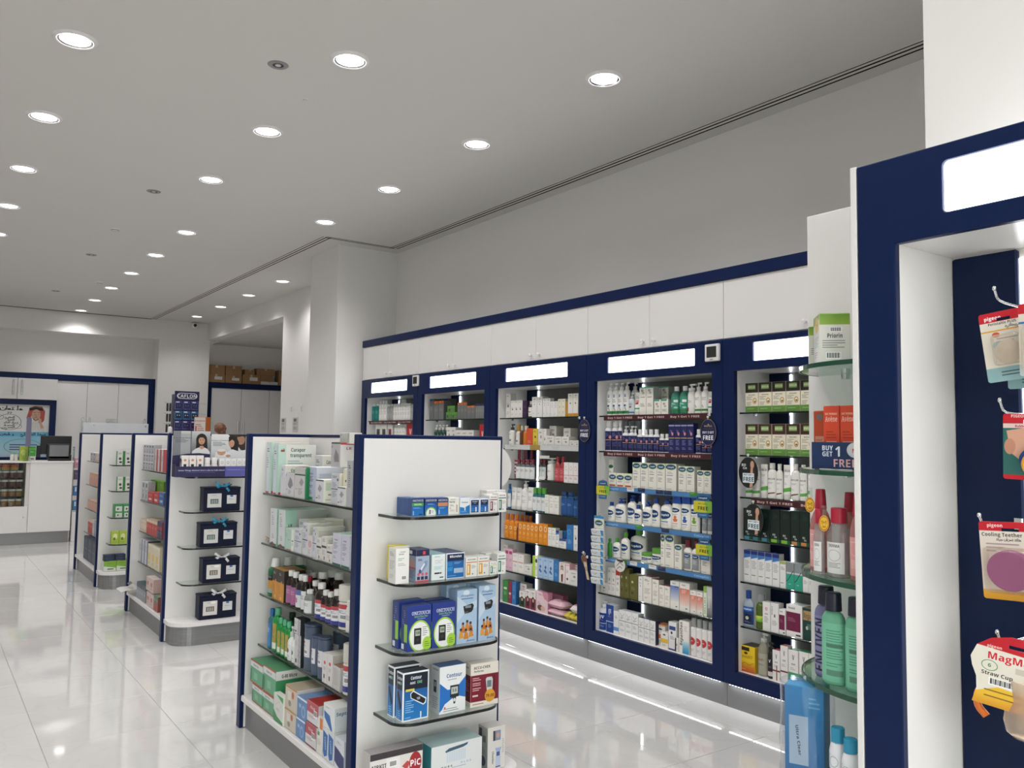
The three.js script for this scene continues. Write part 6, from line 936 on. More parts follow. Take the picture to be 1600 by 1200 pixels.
goods(onEnd(-2.805), { from: 'in line', at: 'second end shelf, nearest gondola' }, 0.93, [
  ['needleW', 1, 1.48, 1.539, 0.131, 'white carton with barcode sticker', { d: 0.06 }],
  ['needleY', 1, 1.509, 1.578, 0.131, 'white carton with yellow top', { d: 0.06, back: 0.07 }],
  ['oral', 1, 1.566, 1.627, 0.123, 'grey blue carton, thermometer picture', { d: 0.075 }],
  ['cyanW', 1, 1.635, 1.698, 0.098, 'white carton, cyan lines', { d: 0.1 }],
  ['microlet', 1, 1.7, 1.788, 0.1, 'navy lancet carton', { d: 0.14 }],
  ['accuYellow', 2, 1.79, 1.904, 0.077, 'white carton, orange panel', { d: 0.06 }],
  ['accuLime', 1, 1.905, 1.943, 0.052, 'short carton, lime stripe', { d: 0.045 }],
  ['accuGreen', 1, 1.943, 1.987, 0.081, 'tall carton, green band', { d: 0.045 }],
  ['accuFlat', 2, 1.925, 2.026, 0.077, 'white carton behind lime stripe', { back: 0.06, d: 0.05 }],
]);
goods(onEnd(-2.8), { from: 'in line', at: 'third end shelf, nearest gondola' }, 0.675, [
  ['meterBlue', 2, 1.531, 1.747, 0.168, 'royal blue meter carton, green ring', { d: 0.05 }],
  ['meterBlue', 1, 1.525, 1.64, 0.176, 'blue meter carton set behind', { d: 0.05, back: 0.06 }],
  ['meterBlue', 1, 1.64, 1.76, 0.168, 'blue meter carton further behind', { d: 0.05, back: 0.06 }],
  ['family', 1, 1.75, 1.847, 0.207, 'tall pale blue carton, orange family', { d: 0.06 }],
  ['family', 1, 1.852, 1.936, 0.216, 'tall pale blue carton nearest edge', { d: 0.06 }],
  ['family', 2, 1.747, 1.942, 0.217, 'pale blue carton standing behind', { d: 0.05, back: 0.075 }],
]);
goods(onEnd(-2.8), { from: 'in line', at: 'fourth end shelf, nearest gondola' }, 0.42, [
  ['contourNext', 1, 1.518, 1.634, 0.18, 'navy meter carton, white edge', { d: 0.05 }],
  ['contourNext', 1, 1.513, 1.63, 0.189, 'navy meter carton set behind', { d: 0.05, back: 0.062 }],
  ['contour', 1, 1.677, 1.8, 0.178, 'white meter carton, blue waist', { d: 0.065 }],
  ['accuKit', 1, 1.822, 1.955, 0.167, 'maroon and white meter carton', { d: 0.055, turn: -0.05 }],
]);
goods(onEnd(-2.8), { from: 'in line', at: 'base, nearest gondola' }, 0.163, [
  ['airkit', 1, 1.389, 1.615, 0.166, 'wrapped white nebuliser box, red disc', { d: 0.06 }],
  ['pureplus', 1, 1.633, 1.87, 0.148, 'white teal shower filter box', { d: 0.12, back: -0.02, name: "gift_carton" }],
  ['chamber', 1, 1.905, 1.993, 0.164, 'narrow white carton, inhaler picture', { d: 0.07 }],
]);
goods(onWall(1.488), { from: 'from far end', at: 'upper shelf, nearest gondola side' }, 1.184, [
  ['cura', 1, -4.277, -4.205, 0.262, 'tall white mint dressing box', { d: 0.2 }],
  ['cura', 1, -4.169, -4.103, 0.25, 'tall dressing box, second along', { d: 0.2 }],
  ['curaS', 1, -4.059, -3.999, 0.149, 'small white dressing carton', { d: 0.12 }],
  ['gauzeP', 1, -3.996, -3.878, 0.116, 'white carton, grey bandage picture', { d: 0.05 }],
  ['gauzeD', 1, -3.873, -3.731, 0.148, 'white carton, dark lid, diamond', { d: 0.05 }],
  ['fixo', 1, -3.756, -3.652, 0.152, 'lavender dressing carton', { d: 0.13, back: 0.02 }],
  ['gauzeS', 1, -3.597, -3.505, 0.101, 'small carton, diamond picture', { d: 0.07, back: -0.006 }],
  ['curaS', 1, -3.943, -3.852, 0.201, 'white carton standing behind', { d: 0.09, back: 0.13 }],
  ['wideP', 1, -3.472, -3.383, 0.134, 'white carton under bandage box', { d: 0.18, back: 0.015 }],
  ['photoTop', 1, -3.495, -3.394, 0.11, 'bandage box, red green roof', { d: 0.2, back: 0.02, up: 0.16 }],
  ['gauzeS', 1, -3.355, -3.275, 0.08, 'small carton, tick picture', { d: 0.06, back: -0.006 }],
  ['greyTall', 1, -3.276, -3.226, 0.195, 'tall grey carton by panel', { d: 0.08 }],
  ['creamW', 1, -3.381, -3.335, 0.155, 'cream carton behind tick carton', { d: 0.1, back: 0.03 }],
]);
goods(onWall(1.488), { from: 'from far end', at: 'upper shelf, nearest gondola side' }, 1.184, [
  ['topBox', 1, -3.473, -3.368, 0.048, 'grey white carton topping the stack', { d: 0.06, back: 0.05, up: 0.264 }],
]);
goods(onWall(1.488), { from: 'from far end', at: 'second shelf, nearest gondola side' }, 0.928, [
  ['tafo', 1, -4.19, -4.096, 0.185, 'tall white mint carton', { d: 0.22 }],
  ['tafo', 1, -4.072, -3.979, 0.185, 'tall white mint carton, second', { d: 0.22 }],
  ['wideP', 1, -3.93, -3.802, 0.147, 'wide white carton set back', { d: 0.18, back: 0.05 }],
  ['mintW', 1, -3.973, -3.856, 0.103, 'white mint carton, red foot', { d: 0.06 }],
  ['lineW', 1, -3.851, -3.765, 0.114, 'white printed carton', { d: 0.06 }],
  ['lineW', 1, -3.751, -3.687, 0.147, 'tall white printed carton', { d: 0.12 }],
  ['pinkPic', 1, -3.684, -3.632, 0.097, 'narrow carton, pink picture', { d: 0.05 }],
  ['lineW', 1, -3.629, -3.587, 0.139, 'white carton, lined flank', { d: 0.14 }],
  ['lineS', 1, -3.582, -3.528, 0.096, 'small white printed carton', { d: 0.06 }],
  ['lineS', 1, -3.523, -3.47, 0.108, 'small carton with dark band', { d: 0.1 }],
  ['lineS', 1, -3.465, -3.409, 0.078, 'lowest small printed carton', { d: 0.05 }],
  ['fixoW', 1, -3.404, -3.316, 0.135, 'white lavender carton', { d: 0.14 }],
  ['fixoW', 1, -3.31, -3.229, 0.138, 'white lavender carton nearest panel', { d: 0.14 }],
]);
goods(onWall(1.488), { from: 'from far end', at: 'third shelf, nearest gondola side' }, 0.668, [
  ['antisep', 1, -4.234, -4.14, 0.191, 'green antiseptic bottle, white cap', { d: 0.075 }],
  ['antisep', 1, -4.285, -4.203, 0.182, 'antiseptic bottle, second inwards', { d: 0.075, back: 0.085 }],
  ['antisep', 1, -4.268, -4.186, 0.183, 'antiseptic bottle, third inwards', { d: 0.075, back: 0.14 }],
  ['orBlack', 2, -4.128, -3.967, 0.152, 'orange black antiseptic carton', { d: 0.11 }],
  ['purpB', 2, -3.96, -3.843, 0.162, 'brown syrup bottle, purple label'],
  ['bLabel', 1, -3.841, -3.768, 0.159, 'brown bottle, red letter label'],
  ['smallBr', 1, -3.765, -3.72, 0.164, 'slim dark bottle, white cap'],
  ['redCapB', 1, -3.796, -3.745, 0.154, 'dark bottle, red cap', { back: 0.03 }],
  ['smallCl', 1, -3.712, -3.646, 0.109, 'tiny clear bottle in front', { back: -0.008 }],
  ['brownB', 1, -3.713, -3.651, 0.147, 'brown iodine bottle, second rank', { back: 0.02 }],
  ['brownB', 1, -3.74, -3.663, 0.181, 'large brown bottle, white cap', { back: 0.055 }],
  ['brownB', 1, -3.594, -3.525, 0.156, 'brown bottle, blue foot label', { back: -0.005 }],
  ['brownB', 1, -3.535, -3.481, 0.132, 'small brown bottle'],
  ['brownB', 1, -3.478, -3.429, 0.133, 'small brown bottle, next along'],
  ['brownB', 1, -3.427, -3.362, 0.152, 'brown bottle beside white one'],
  ['brownB', 2, -3.766, -3.607, 0.179, 'large brown bottle in shadow', { back: 0.11 }],
  ['whiteB', 1, -3.357, -3.267, 0.184, 'big white bottle'],
  ['orangeLb', 1, -3.266, -3.221, 0.13, 'small white bottle, orange label'],
  ['brownB', 2, -4.079, -3.928, 0.135, 'dark bottle in rear rank', { back: 0.12 }],
]);
goods(onWall(1.488), { from: 'from far end', at: 'fourth shelf, nearest gondola side' }, 0.413, [
  ['blueS', 1, -4.195, -4.136, 0.195, 'blue antiseptic bottle'],
  ['greenA', 1, -4.134, -4.062, 0.21, 'tall green bottle, yellow label'],
  ['greenA', 3, -4.057, -3.896, 0.175, 'green bottle, yellow label'],
  ['dkGr', 1, -4.133, -4.054, 0.18, 'dark green bottle behind', { back: 0.07 }],
  ['sprayW', 2, -3.916, -3.808, 0.158, 'white spray bottle, black mark'],
  ['check', 1, -3.806, -3.731, 0.144, 'checked white carton', { d: 0.05 }],
  ['check', 1, -3.819, -3.743, 0.07, 'checked carton on top', { d: 0.05, up: 0.145 }],
  ['roll', 1, -3.725, -3.631, 0.21, 'large blue grey wrapped roll'],
  ['roll', 1, -3.625, -3.564, 0.174, 'medium blue grey roll'],
  ['roll', 1, -3.558, -3.483, 0.182, 'blue grey roll, white label'],
  ['roll', 1, -3.682, -3.584, 0.169, 'blue grey roll in rear', { back: 0.12 }],
  ['whiteR', 1, -3.479, -3.424, 0.126, 'white carton, red mark', { d: 0.1 }],
  ['whiteR', 1, -3.423, -3.369, 0.132, 'white carton, red mark, next along', { d: 0.1 }],
  ['lined', 1, -3.366, -3.289, 0.099, 'open white lined carton', { d: 0.08 }],
  ['whiteB', 1, -3.286, -3.222, 0.207, 'white rounded bottle by panel'],
]);
goods(onWall(1.42), { from: 'from far end', at: 'base, nearest gondola side' }, 0.166, [
  ['glove', 2, -4.18, -3.872, 0.087, 'green glove box, lower layer', { d: 0.22 }],
  ['glove', 1, -4.214, -4.029, 0.11, 'green glove box on top, far one', { d: 0.22, up: 0.088 }],
  ['glove', 1, -4.021, -3.85, 0.123, 'green glove box on top, near one', { d: 0.22, up: 0.088 }],
  ['greenW', 1, -3.85, -3.726, 0.123, 'white green slim carton', { d: 0.03, back: -0.008 }],
  ['beige', 1, -3.73, -3.591, 0.087, 'beige carton, lower', { d: 0.13 }],
  ['beige', 1, -3.727, -3.583, 0.101, 'beige carton, upper', { d: 0.13, up: 0.088 }],
  ['violet', 2, -4.248, -3.909, 0.101, 'violet mask box', { d: 0.08, back: 0.225 }],
  ['blueBx', 1, -3.589, -3.483, 0.084, 'blue mask carton, lower', { d: 0.14 }],
  ['blueBx', 1, -3.582, -3.467, 0.09, 'blue mask carton, upper', { d: 0.14, up: 0.085 }],
  ['redBx', 1, -3.481, -3.361, 0.095, 'red white carton, lower', { d: 0.2 }],
  ['redBx', 1, -3.468, -3.341, 0.091, 'red white carton, upper', { d: 0.2, up: 0.096 }],
  ['slimO', 1, -3.355, -3.296, 0.148, 'slim white orange carton', { d: 0.05 }],
  ['blueSl', 2, -3.292, -3.183, 0.124, 'white carton, slanting blue label', { d: 0.07 }],
  ['septo', 1, -3.294, -3.18, 0.094, 'white blue swab box on top', { d: 0.12, up: 0.125 }],
  ['navyW', 1, -3.175, -3.082, 0.118, 'white carton, navy foot', { d: 0.1 }],
]);
goods(onWall(1.578), { from: 'from far end', at: 'upper shelf, middle gondola side' }, 1.184, [
  ['silver', 4, -7.6, -7.221, 0.066, 'silver blister carton, lowest layer', { d: 0.06 }],
  ['silver', 4, -7.6, -7.219, 0.066, 'silver blister carton, middle layer', { d: 0.06, up: 0.066 }],
  ['silver', 4, -7.6, -7.217, 0.079, 'silver blister carton, top layer', { d: 0.06, up: 0.132 }],
  ['whtRed', 3, -7.185, -6.852, 0.178, 'white red carton', { d: 0.1 }],
]);
goods(onWall(1.578), { from: 'from far end', at: 'second shelf, middle gondola side' }, 0.928, [
  ['silver', 2, -7.6, -7.376, 0.158, 'grey white carton', { d: 0.06 }],
  ['redBl', 1, -7.376, -7.173, 0.079, 'red carton in low row', { d: 0.06 }],
  ['redBl', 1, -7.166, -6.993, 0.091, 'second red carton in low row', { d: 0.06 }],
  ['blueLow', 1, -6.986, -6.833, 0.097, 'blue carton in low row', { d: 0.06 }],
  ['lime', 3, -7.6, -7.14, 0.167, 'bright green carton', { d: 0.06, back: 0.07 }],
]);
goods(onWall(1.578), { from: 'from far end', at: 'third shelf, middle gondola side' }, 0.668, [
  ['creamR', 3, -7.6, -7.378, 0.099, 'cream carton', { d: 0.1 }],
  ['redCr', 4, -7.37, -7, 0.121, 'red cream carton', { d: 0.1 }],
  ['navyRd', 2, -6.993, -6.839, 0.133, 'navy red carton', { d: 0.1 }],
]);
goods(onWall(1.578), { from: 'from far end', at: 'fourth shelf, middle gondola side' }, 0.413, [
  ['whtNavy', 3, -7.6, -7.291, 0.192, 'white carton, navy edge', { d: 0.1 }],
  ['yelW', 3, -7.284, -6.873, 0.181, 'white yellow carton', { d: 0.1 }],
]);
goods(onWall(1.51), { from: 'from far end', at: 'base, middle gondola side' }, 0.166, [
  ['dkWht', 4, -7.307, -6.976, 0.126, 'small dark white carton', { d: 0.06 }],
  ['pinkWt', 2, -6.955, -6.717, 0.102, 'pink white carton, lower', { d: 0.06 }],
  ['pinkWt', 2, -6.976, -6.737, 0.104, 'pink white carton, upper', { d: 0.06, up: 0.11 }],
  ['grRed', 2, -6.71, -6.574, 0.11, 'green red carton', { d: 0.06 }],
]);
goods(onWall(1.553), { from: 'from far end', at: 'upper shelf, far gondola side' }, 1.184, [
  ['silver', 2, -10.077, -9.76, 0.094, 'grey white carton', { d: 0.06 }],
  ['creamR', 2, -9.735, -9.483, 0.094, 'pale carton', { d: 0.06 }],
]);
goods(onWall(1.553), { from: 'from far end', at: 'second shelf, far gondola side' }, 0.928, [
  ['peach', 4, -10.082, -9.439, 0.132, 'peach carton', { d: 0.08 }],
]);
goods(onWall(1.553), { from: 'from far end', at: 'third shelf, far gondola side' }, 0.668, [
  ['peach', 4, -10.112, -9.463, 0.102, 'low peach carton', { d: 0.08 }],
]);
goods(onWall(1.553), { from: 'from far end', at: 'fourth shelf, far gondola side' }, 0.413, [
  ['redCr', 2, -10.038, -9.756, 0.154, 'red grey carton', { d: 0.1 }],
  ['whtNavy', 2, -9.743, -9.452, 0.169, 'white grey carton', { d: 0.1 }],
]);
goods(onWall(1.5), { from: 'from far end', at: 'base, far gondola side' }, 0.166, [
  ['navyBx', 3, -9.884, -9.144, 0.235, 'tall dark navy carton', { d: 0.1 }],
]);
goods(onEnd(-8.8), { from: 'in line', at: 'upper end shelf, far gondola' }, 1.18, [
  ['greenWh', 2, 1.591, 1.733, 0.135, 'white green carton', { d: 0.06 }],
]);
goods(onEnd(-8.8), { from: 'in line', at: 'second end shelf, far gondola' }, 0.93, [
  ['greenWh', 2, 1.602, 1.744, 0.135, 'white green carton', { d: 0.06 }],
]);
goods(onEnd(-8.8), { from: 'in line', at: 'third end shelf, far gondola' }, 0.675, [
  ['greenLie', 2, 1.582, 1.736, 0.061, 'white green carton, lower', { d: 0.06 }],
]);
goods(onEnd(-8.8), { from: 'in line', at: 'third end shelf, far gondola' }, 0.675, [
  ['greenLie', 2, 1.58, 1.734, 0.073, 'white green carton, upper', { d: 0.06, up: 0.055 }],
]);
goods(onEnd(-8.8), { from: 'in line', at: 'fourth end shelf, far gondola' }, 0.42, [
  ['limeYel', 2, 1.57, 1.71, 0.123, 'lime yellow carton', { d: 0.06 }],
]);
goods(onEnd(-8.8), { from: 'in line', at: 'base end board, far gondola' }, 0.163, [
  ['greenGame', 2, 1.515, 1.739, 0.1, 'green white carton', { d: 0.12 }],
]);
goods(onEnd(-8.8), { from: 'in line', at: 'base end board, far gondola' }, 0.163, [
  ['navyBx', 2, 1.515, 1.708, 0.062, 'navy carton on green one', { d: 0.08, up: 0.095 }],
]);
page = 3;
// ---------------------------------------------------------------- shelf strips, tags and hanging goods on the wall cabinets
const at3 = (p) => ({ position: p });
art('buy1', 384, 24, '#43151c', ...[0.17, 0.48, 0.79].map((x) => `tBuy 1 Get 1 FREE|${x}|.52|.52|#d9c9c4`)); art('buy2', 384, 24, '#43151c', ...[0.17, 0.48, 0.79].map((x) => `tBuy 2 Get 1 FREE|${x}|.52|.52|#d9c9c4`));
art('blueStrip', 384, 24, '#4a7fb5', 'tCetaphil|.07|.5|.5|#9fc0dd|', 'tCetaphil|.92|.5|.5|#9fc0dd|', 'r0 .84 1 .16 #3f6fa2'); art('whiteStrip', 384, 24, '#c9cac8', 'r.36 0 .14 1 #a58a4a', 'l.08 .3 .12 1 #777', 'l.64 .3 .16 1 #777', 'l.66 .62 .1 1 #777');
const strip = (name, label, artName, z0, z1, y, h = 0.034) => { const o = thing(name, label, 'shelf strip', [3.7895, y - h + 0.001, (z0 + z1) / 2], -Math.PI / 2); mesh('channel', card(z1 - z0, h, 0.0016, artName), print(artName), o); mesh('clear_lip', cbx(-(z1 - z0) / 2, h - 0.002, -0.004, (z1 - z0) / 2, h - 0.0005, 0.002, 0.0004), M.glass, o); };
strip('promotion_strip', 'maroon promotion strip reading buy 1 get 1, top shelf, fourth wall cabinet', 'buy1', -4.225, -3.3, 1.65);
strip('promotion_strip', 'maroon promotion strip reading buy 2 get 1, second shelf, fourth wall cabinet', 'buy2', -4.225, -3.29, 1.41);
strip('promotion_strip', 'maroon promotion strip below white bottles, third shelf, fifth wall cabinet', 'buy1', -3.0, -2.1, 1.172);
strip('promotion_strip', 'maroon promotion strip, top shelf, wall cabinet next to the pillar', 'buy1', -7.83, -6.87, 1.65);
for (const [y, w] of [[1.175, 'third'], [0.94, 'fourth'], [0.705, 'fifth']]) strip('blue_shelf_strip', `light blue shelf strip with price tickets, ${w} shelf, fourth wall cabinet`, 'blueStrip', -4.2, -3.29, y, 0.03);
strip('label_strip', 'white label strip with gold block, second shelf, third wall cabinet', 'whiteStrip', -5.39, -4.47, 1.44, 0.038);
art('ticketW', 32, 20, '#dcdad4', 'l.1 .2 .7 3 #777'); art('ticketN', 32, 14, '#1e2a4c', 'l.1 .3 .7 1 #8f9ac0'); art('ticketG', 32, 14, '#3f8a3a', 'l.1 .3 .7 1 #c0e0b0');
[[1.165, -3.96, 'ticketW'], [1.168, -3.86, 'ticketN'], [1.165, -3.7, 'ticketN'], [1.165, -3.63, 'ticketN'], [1.168, -3.42, 'ticketG'], [0.935, -4.24, 'ticketW'], [0.932, -3.88, 'ticketG'], [0.932, -3.65, 'ticketN'], [0.698, -4.21, 'ticketW'], [0.695, -4.02, 'ticketG'], [0.695, -3.93, 'ticketW'], [0.695, -3.76, 'ticketW'], [0.693, -3.68, 'ticketN']].forEach(([y, z, a], i) => {
  const o = mesh('price_ticket', card(0.065, 0.024, 0.001, a), print(a)); o.position.set(3.787, y - 0.012, z); o.rotation.y = -Math.PI / 2; o.rotation.x = 0;
  const sh = y > 1 ? 'third' : y > 0.8 ? 'fourth' : 'fifth', cnt = [0, 5, 8][y > 1 ? 0 : y > 0.8 ? 1 : 2];
  tag(o, `${{ ticketW: 'white', ticketN: 'navy', ticketG: 'green' }[a]} price ticket, ${NTH[i - cnt]} from the pillar, on ${sh} shelf strip, fourth wall cabinet`, 'price ticket', 'price tickets on blue strips');
});
// oval hanging tags
function ovalTag(name, label, a, w, h, [x, y, z], turn, rim) {
  const o = thing(name, label, 'hanging tag', [x, y, z], turn), s = new THREE.Shape(); s.absellipse(0, 0, w / 2, h / 2, 0, Math.PI * 2);
  const g = new THREE.ExtrudeGeometry(s, { depth: 0.0016, bevelEnabled: false, curveSegments: 20 }), u = g.attributes.uv, p = g.attributes.position, r = uvOf(a);
  for (let i = 0; i < u.count; i++) u.setXY(i, r[0] + (r[2] - r[0]) * (p.getX(i) / w + 0.5), r[1] + (r[3] - r[1]) * (p.getY(i) / h + 0.5));
  mesh('disc', g, print(a), o); if (rim) mesh('rim', new THREE.TorusGeometry(0.5, 0.008, 6, 36).scale(w, h, 0.12).translate(0, 0, 0.001), std(rim, 0.35), o);
  mesh('clip', mergeGeometries([chamfer(0.014, 0.012, 0.006, 0.001).translate(-w * 0.02, h / 2 + 0.008, 0), chamfer(0.004, 0.014, 0.003, 0.0005).translate(-w * 0.02, h / 2 - 0.003, 0)]), std('#d9dcdc', 0.3), o);
  return o;
}
art('ovalNavy', 128, 160, '#141c48', 'p#b99a5c .52 .16 .46 .22 .58 .22', 'tMUSTELA|.5|.26|.09|#c9a866|', 'r.2 .36 .6 .008 #8f7a4a', 'tBUY 2 GET|.5|.5|.12|#e9e9ee', 'tFREE|.5|.7|.24|#fff');
ovalTag('hanging_tag', 'navy oval tag reading FREE with gold outline, post of third wall cabinet', 'ovalNavy', 0.118, 0.152, [3.742, 1.548, -4.372], -Math.PI / 2, '#a58c52'); ovalTag('hanging_tag', 'navy oval tag with gold outline, post of fourth wall cabinet', 'ovalNavy', 0.118, 0.152, [3.742, 1.536, -3.268], -Math.PI / 2, '#a58c52');
art('ovalHair', 128, 160, '#0d1714', 'p#2a1a14 .6 .06 .84 .1 .86 .5 .92 .8 .66 .84 .56 .4', 'e.7 .24 .1 .13 #c99a7e', 'p#c99a7e .62 .34 .74 .34 .72 1 .56 1', 'tBiO|.26|.26|.11|#e9eee9', 'tCin|.32|.36|.11|#e9eee9', 'r.2 .52 .6 .32 #dfe9ec', 'tBUY 1 GET 1|.5|.58|.07|#234', 'tFREE|.5|.72|.2|#123a3a');
ovalTag('hanging_tag', 'black oval tag with dark-haired woman, below second shelf, fifth wall cabinet', 'ovalHair', 0.13, 0.168, [3.772, 1.314, -3.005], -Math.PI / 2, '#33453c'); ovalTag('hanging_tag', 'black oval tag with dark-haired woman, by green black cartons, fifth wall cabinet', 'ovalHair', 0.13, 0.168, [3.772, 1.058, -2.972], -Math.PI / 2, '#33453c');
// bottle-shaped promotion cards
art('freeCard', 128, 160, '#9fc043', 'r0 0 1 .3 #2f6a94', 'e.5 .18 .34 .1 #17406c', 'tCetaphil|.5|.18|.09|#e4ecf4', 'r0 .78 1 .22 #2a5f8e', 'p#c9c22f 0 .3 1 .3 1 .78 0 .78', 'p#7fb03c .6 .3 1 .3 1 .78 .7 .78', 'tBUY 1 GET 1|.5|.42|.07|#345', 'tFREE|.5|.6|.2|#101820', 'tCetaphil|.5|.88|.08|#9fc0dd');
function promoCard(label, [x, y, z], h) {
  const o = thing('promotion_card', label, 'promotion card', [x, y, z], -Math.PI / 2 + 0.12), w = h * 0.92, s = new THREE.Shape([[-0.28, 0], [0.28, 0], [0.3, 0.2], [0.5, 0.26], [0.5, 0.68], [0.34, 0.76], [0.3, 0.94], [0.1, 1], [-0.1, 1], [-0.3, 0.94], [-0.34, 0.76], [-0.5, 0.68], [-0.5, 0.26], [-0.3, 0.2]].map(([a, b]) => new THREE.Vector2(a * w, b * h)));
  const g = new THREE.ExtrudeGeometry(s, { depth: 0.002, bevelEnabled: false }), u = g.attributes.uv, p = g.attributes.position, r = uvOf('freeCard'); for (let i = 0; i < u.count; i++) u.setXY(i, r[0] + (r[2] - r[0]) * (p.getX(i) / w + 0.5), r[1] + (r[3] - r[1]) * p.getY(i) / h);
  mesh('card', g, print('freeCard'), o); mesh('stem', cbx(-0.006, h - 0.002, -0.002, 0.006, h + 0.012, 0, 0.0005), M.glass, o);
}
promoCard('green blue card reading FREE beside the small cartons, third shelf, fourth wall cabinet', [3.772, 1.09, -4.21], 0.125); promoCard('green blue card reading FREE in front of the shampoos, fourth wall cabinet', [3.772, 1.036, -3.335], 0.14); promoCard('green blue card reading FREE beside the maroon capped bottles, fourth wall cabinet', [3.772, 0.792, -3.325], 0.128);
art('shieldTag', 96, 112, '#d5d3cd', 'p#2c2a2a .1 .1 .9 .1 .7 .3 .3 .24', 's#2c2a2a .04 .2 .6 .5 .3 .8 .5', 's#4a4644 .04 .25 .8 .5 .6 .7 .72');
ovalTag('hanging_tag', 'small white and black round tag, fifth shelf edge, fourth wall cabinet', 'shieldTag', 0.1, 0.088, [3.772, 0.672, -4.04], -Math.PI / 2);
{ // clip strip with small cartons, hung from the post
  art('clipPack', 112, 56, '#d9dcdd', 'r.8 0 .2 1 #2a86c0', 's#445 .05 .08 .3 .3 .6 .5 .3', 'l.3 .3 .4 2 #99a', 'r0 .9 1 .1 #9fc3d4'); art('clipHead', 112, 88, '#d9dcda', 'r0 0 1 .2 #2a86c0', 'e.5 .55 .4 .24 #7fae3c', 'e.5 .55 .36 .18 #17406c', 'tCetaphil|.5|.55|.17|#fff');
  const o = thing('clip_strip_holder', 'clear hanging strip holding small white blue packs, edge of fourth wall cabinet', 'clip strip', [3.765, 0.515, -4.232], -Math.PI / 2);
  mesh('strip', cbx(-0.02, 0, -0.002, 0.02, 0.46, -0.0005, 0.0003), M.glass, o);
  mesh('header_card', card(0.1, 0.085, 0.002, 'clipHead').translate(0, 0.375, 0.008), print('clipHead'), o); mesh('hook', new THREE.TorusGeometry(0.012, 0.002, 6, 14).translate(0, 0.472, 0), M.chrome, o);
  for (let i = 0; i < 8; i++) { const g = mesh('hanging_pack', card(0.12, 0.04, 0.018, 'clipPack'), print('clipPack'), o); g.position.set(0.002, 0.01 + i * 0.046, 0.012); g.rotation.x = 0.22; }
}
{ // leaf-shaped card and white clips on the posts
  art('leafCard', 48, 96, '#8a6a4c', 'e.4 .2 .3 .16 #6d4a34', 'p#c9b59a .3 .3 .6 .3 .9 1 .6 1', 'l.4 .5 .4 4 #7a5a44');
  const s = new THREE.Shape([[-0.04, 0.12], [-0.046, 0.145], [-0.03, 0.162], [0, 0.158], [0.014, 0.14], [0.02, 0.06], [0.045, 0], [0.018, 0], [-0.004, 0.07], [-0.02, 0.1]].map(([a, b]) => new THREE.Vector2(a, b))), g = new THREE.ExtrudeGeometry(s, { depth: 0.002, bevelEnabled: false }), u = g.attributes.uv, p = g.attributes.position, r = uvOf('leafCard'); for (let i = 0; i < u.count; i++) u.setXY(i, r[0] + (r[2] - r[0]) * (p.getX(i) / 0.1 + 0.5), r[1] + (r[3] - r[1]) * p.getY(i) / 0.165);
  const o = thing('leaf_card', 'brown leaf-shaped card hanging on the post between third and fourth cabinets', 'hanging tag', [3.744, 0.54, -4.35], -Math.PI / 2); mesh('card', g, print('leafCard'), o); mesh('loop', new THREE.TorusGeometry(0.008, 0.0015, 6, 12).translate(-0.01, 0.168, 0.001), std('#d9d6cf', 0.5), o);
  [[-3.262, 1.64, 'above the navy oval tag of the fourth cabinet'], [-4.43, 1.637, 'above the navy oval tag of the third cabinet'], [-4.335, 0.69, 'beside the clip strip, low on the post'], [-4.375, 0.715, 'above the brown leaf card']].forEach(([z, y, w]) => { const c = thing('post_clip', `tiny white plastic clip ${w}`, 'clip', [3.7465, y, z], -Math.PI / 2, 'white clips on the cabinet posts'); mesh('plate', chamfer(0.014, 0.018, 0.005, 0.0015).translate(0, -0.009, 0.001), M.white, c); mesh('peg', new THREE.CylinderGeometry(0.002, 0.002, 0.016, 8).rotateX(Math.PI / 2).translate(0.002, 0, 0.01), M.white, c); });
}
{ // open acrylic stand on the third cabinet's third shelf
  const o = thing('acrylic_stand', 'open clear acrylic display stand with white header, third wall cabinet', 'display stand', [3.83, 1.1755, -4.9], -Math.PI / 2);
  mesh('base', cbx(-0.105, 0, -0.09, 0.105, 0.006, 0.02, 0.001), M.glass, o); for (const x of [-0.105, 0.103]) mesh('side_sheet', cbx(x, 0.006, -0.09, x + 0.002, 0.19, 0.02, 0.0004), M.glass, o); mesh('header_card', cbx(-0.084, 0.165, 0.015, 0.05, 0.188, 0.018, 0.0005), M.paper, o); mesh('footer_card', cbx(-0.084, 0.008, 0.018, 0.0, 0.03, 0.0205, 0.0005), M.paper, o);
}
{ // round wobbler on the nearest gondola's aisle-facing back side
  const o = thing('round_sign', 'round white sign sticking out behind the nearest gondola panel', 'sign', [2.095, 1.352, -3.07], 0); mesh('disc', new THREE.CylinderGeometry(0.1, 0.1, 0.003, 40).rotateX(Math.PI / 2), M.white, o); mesh('arm', cbx(-0.06, -0.006, -0.012, 0.02, 0.006, -0.002, 0.001), M.glass, o);
}
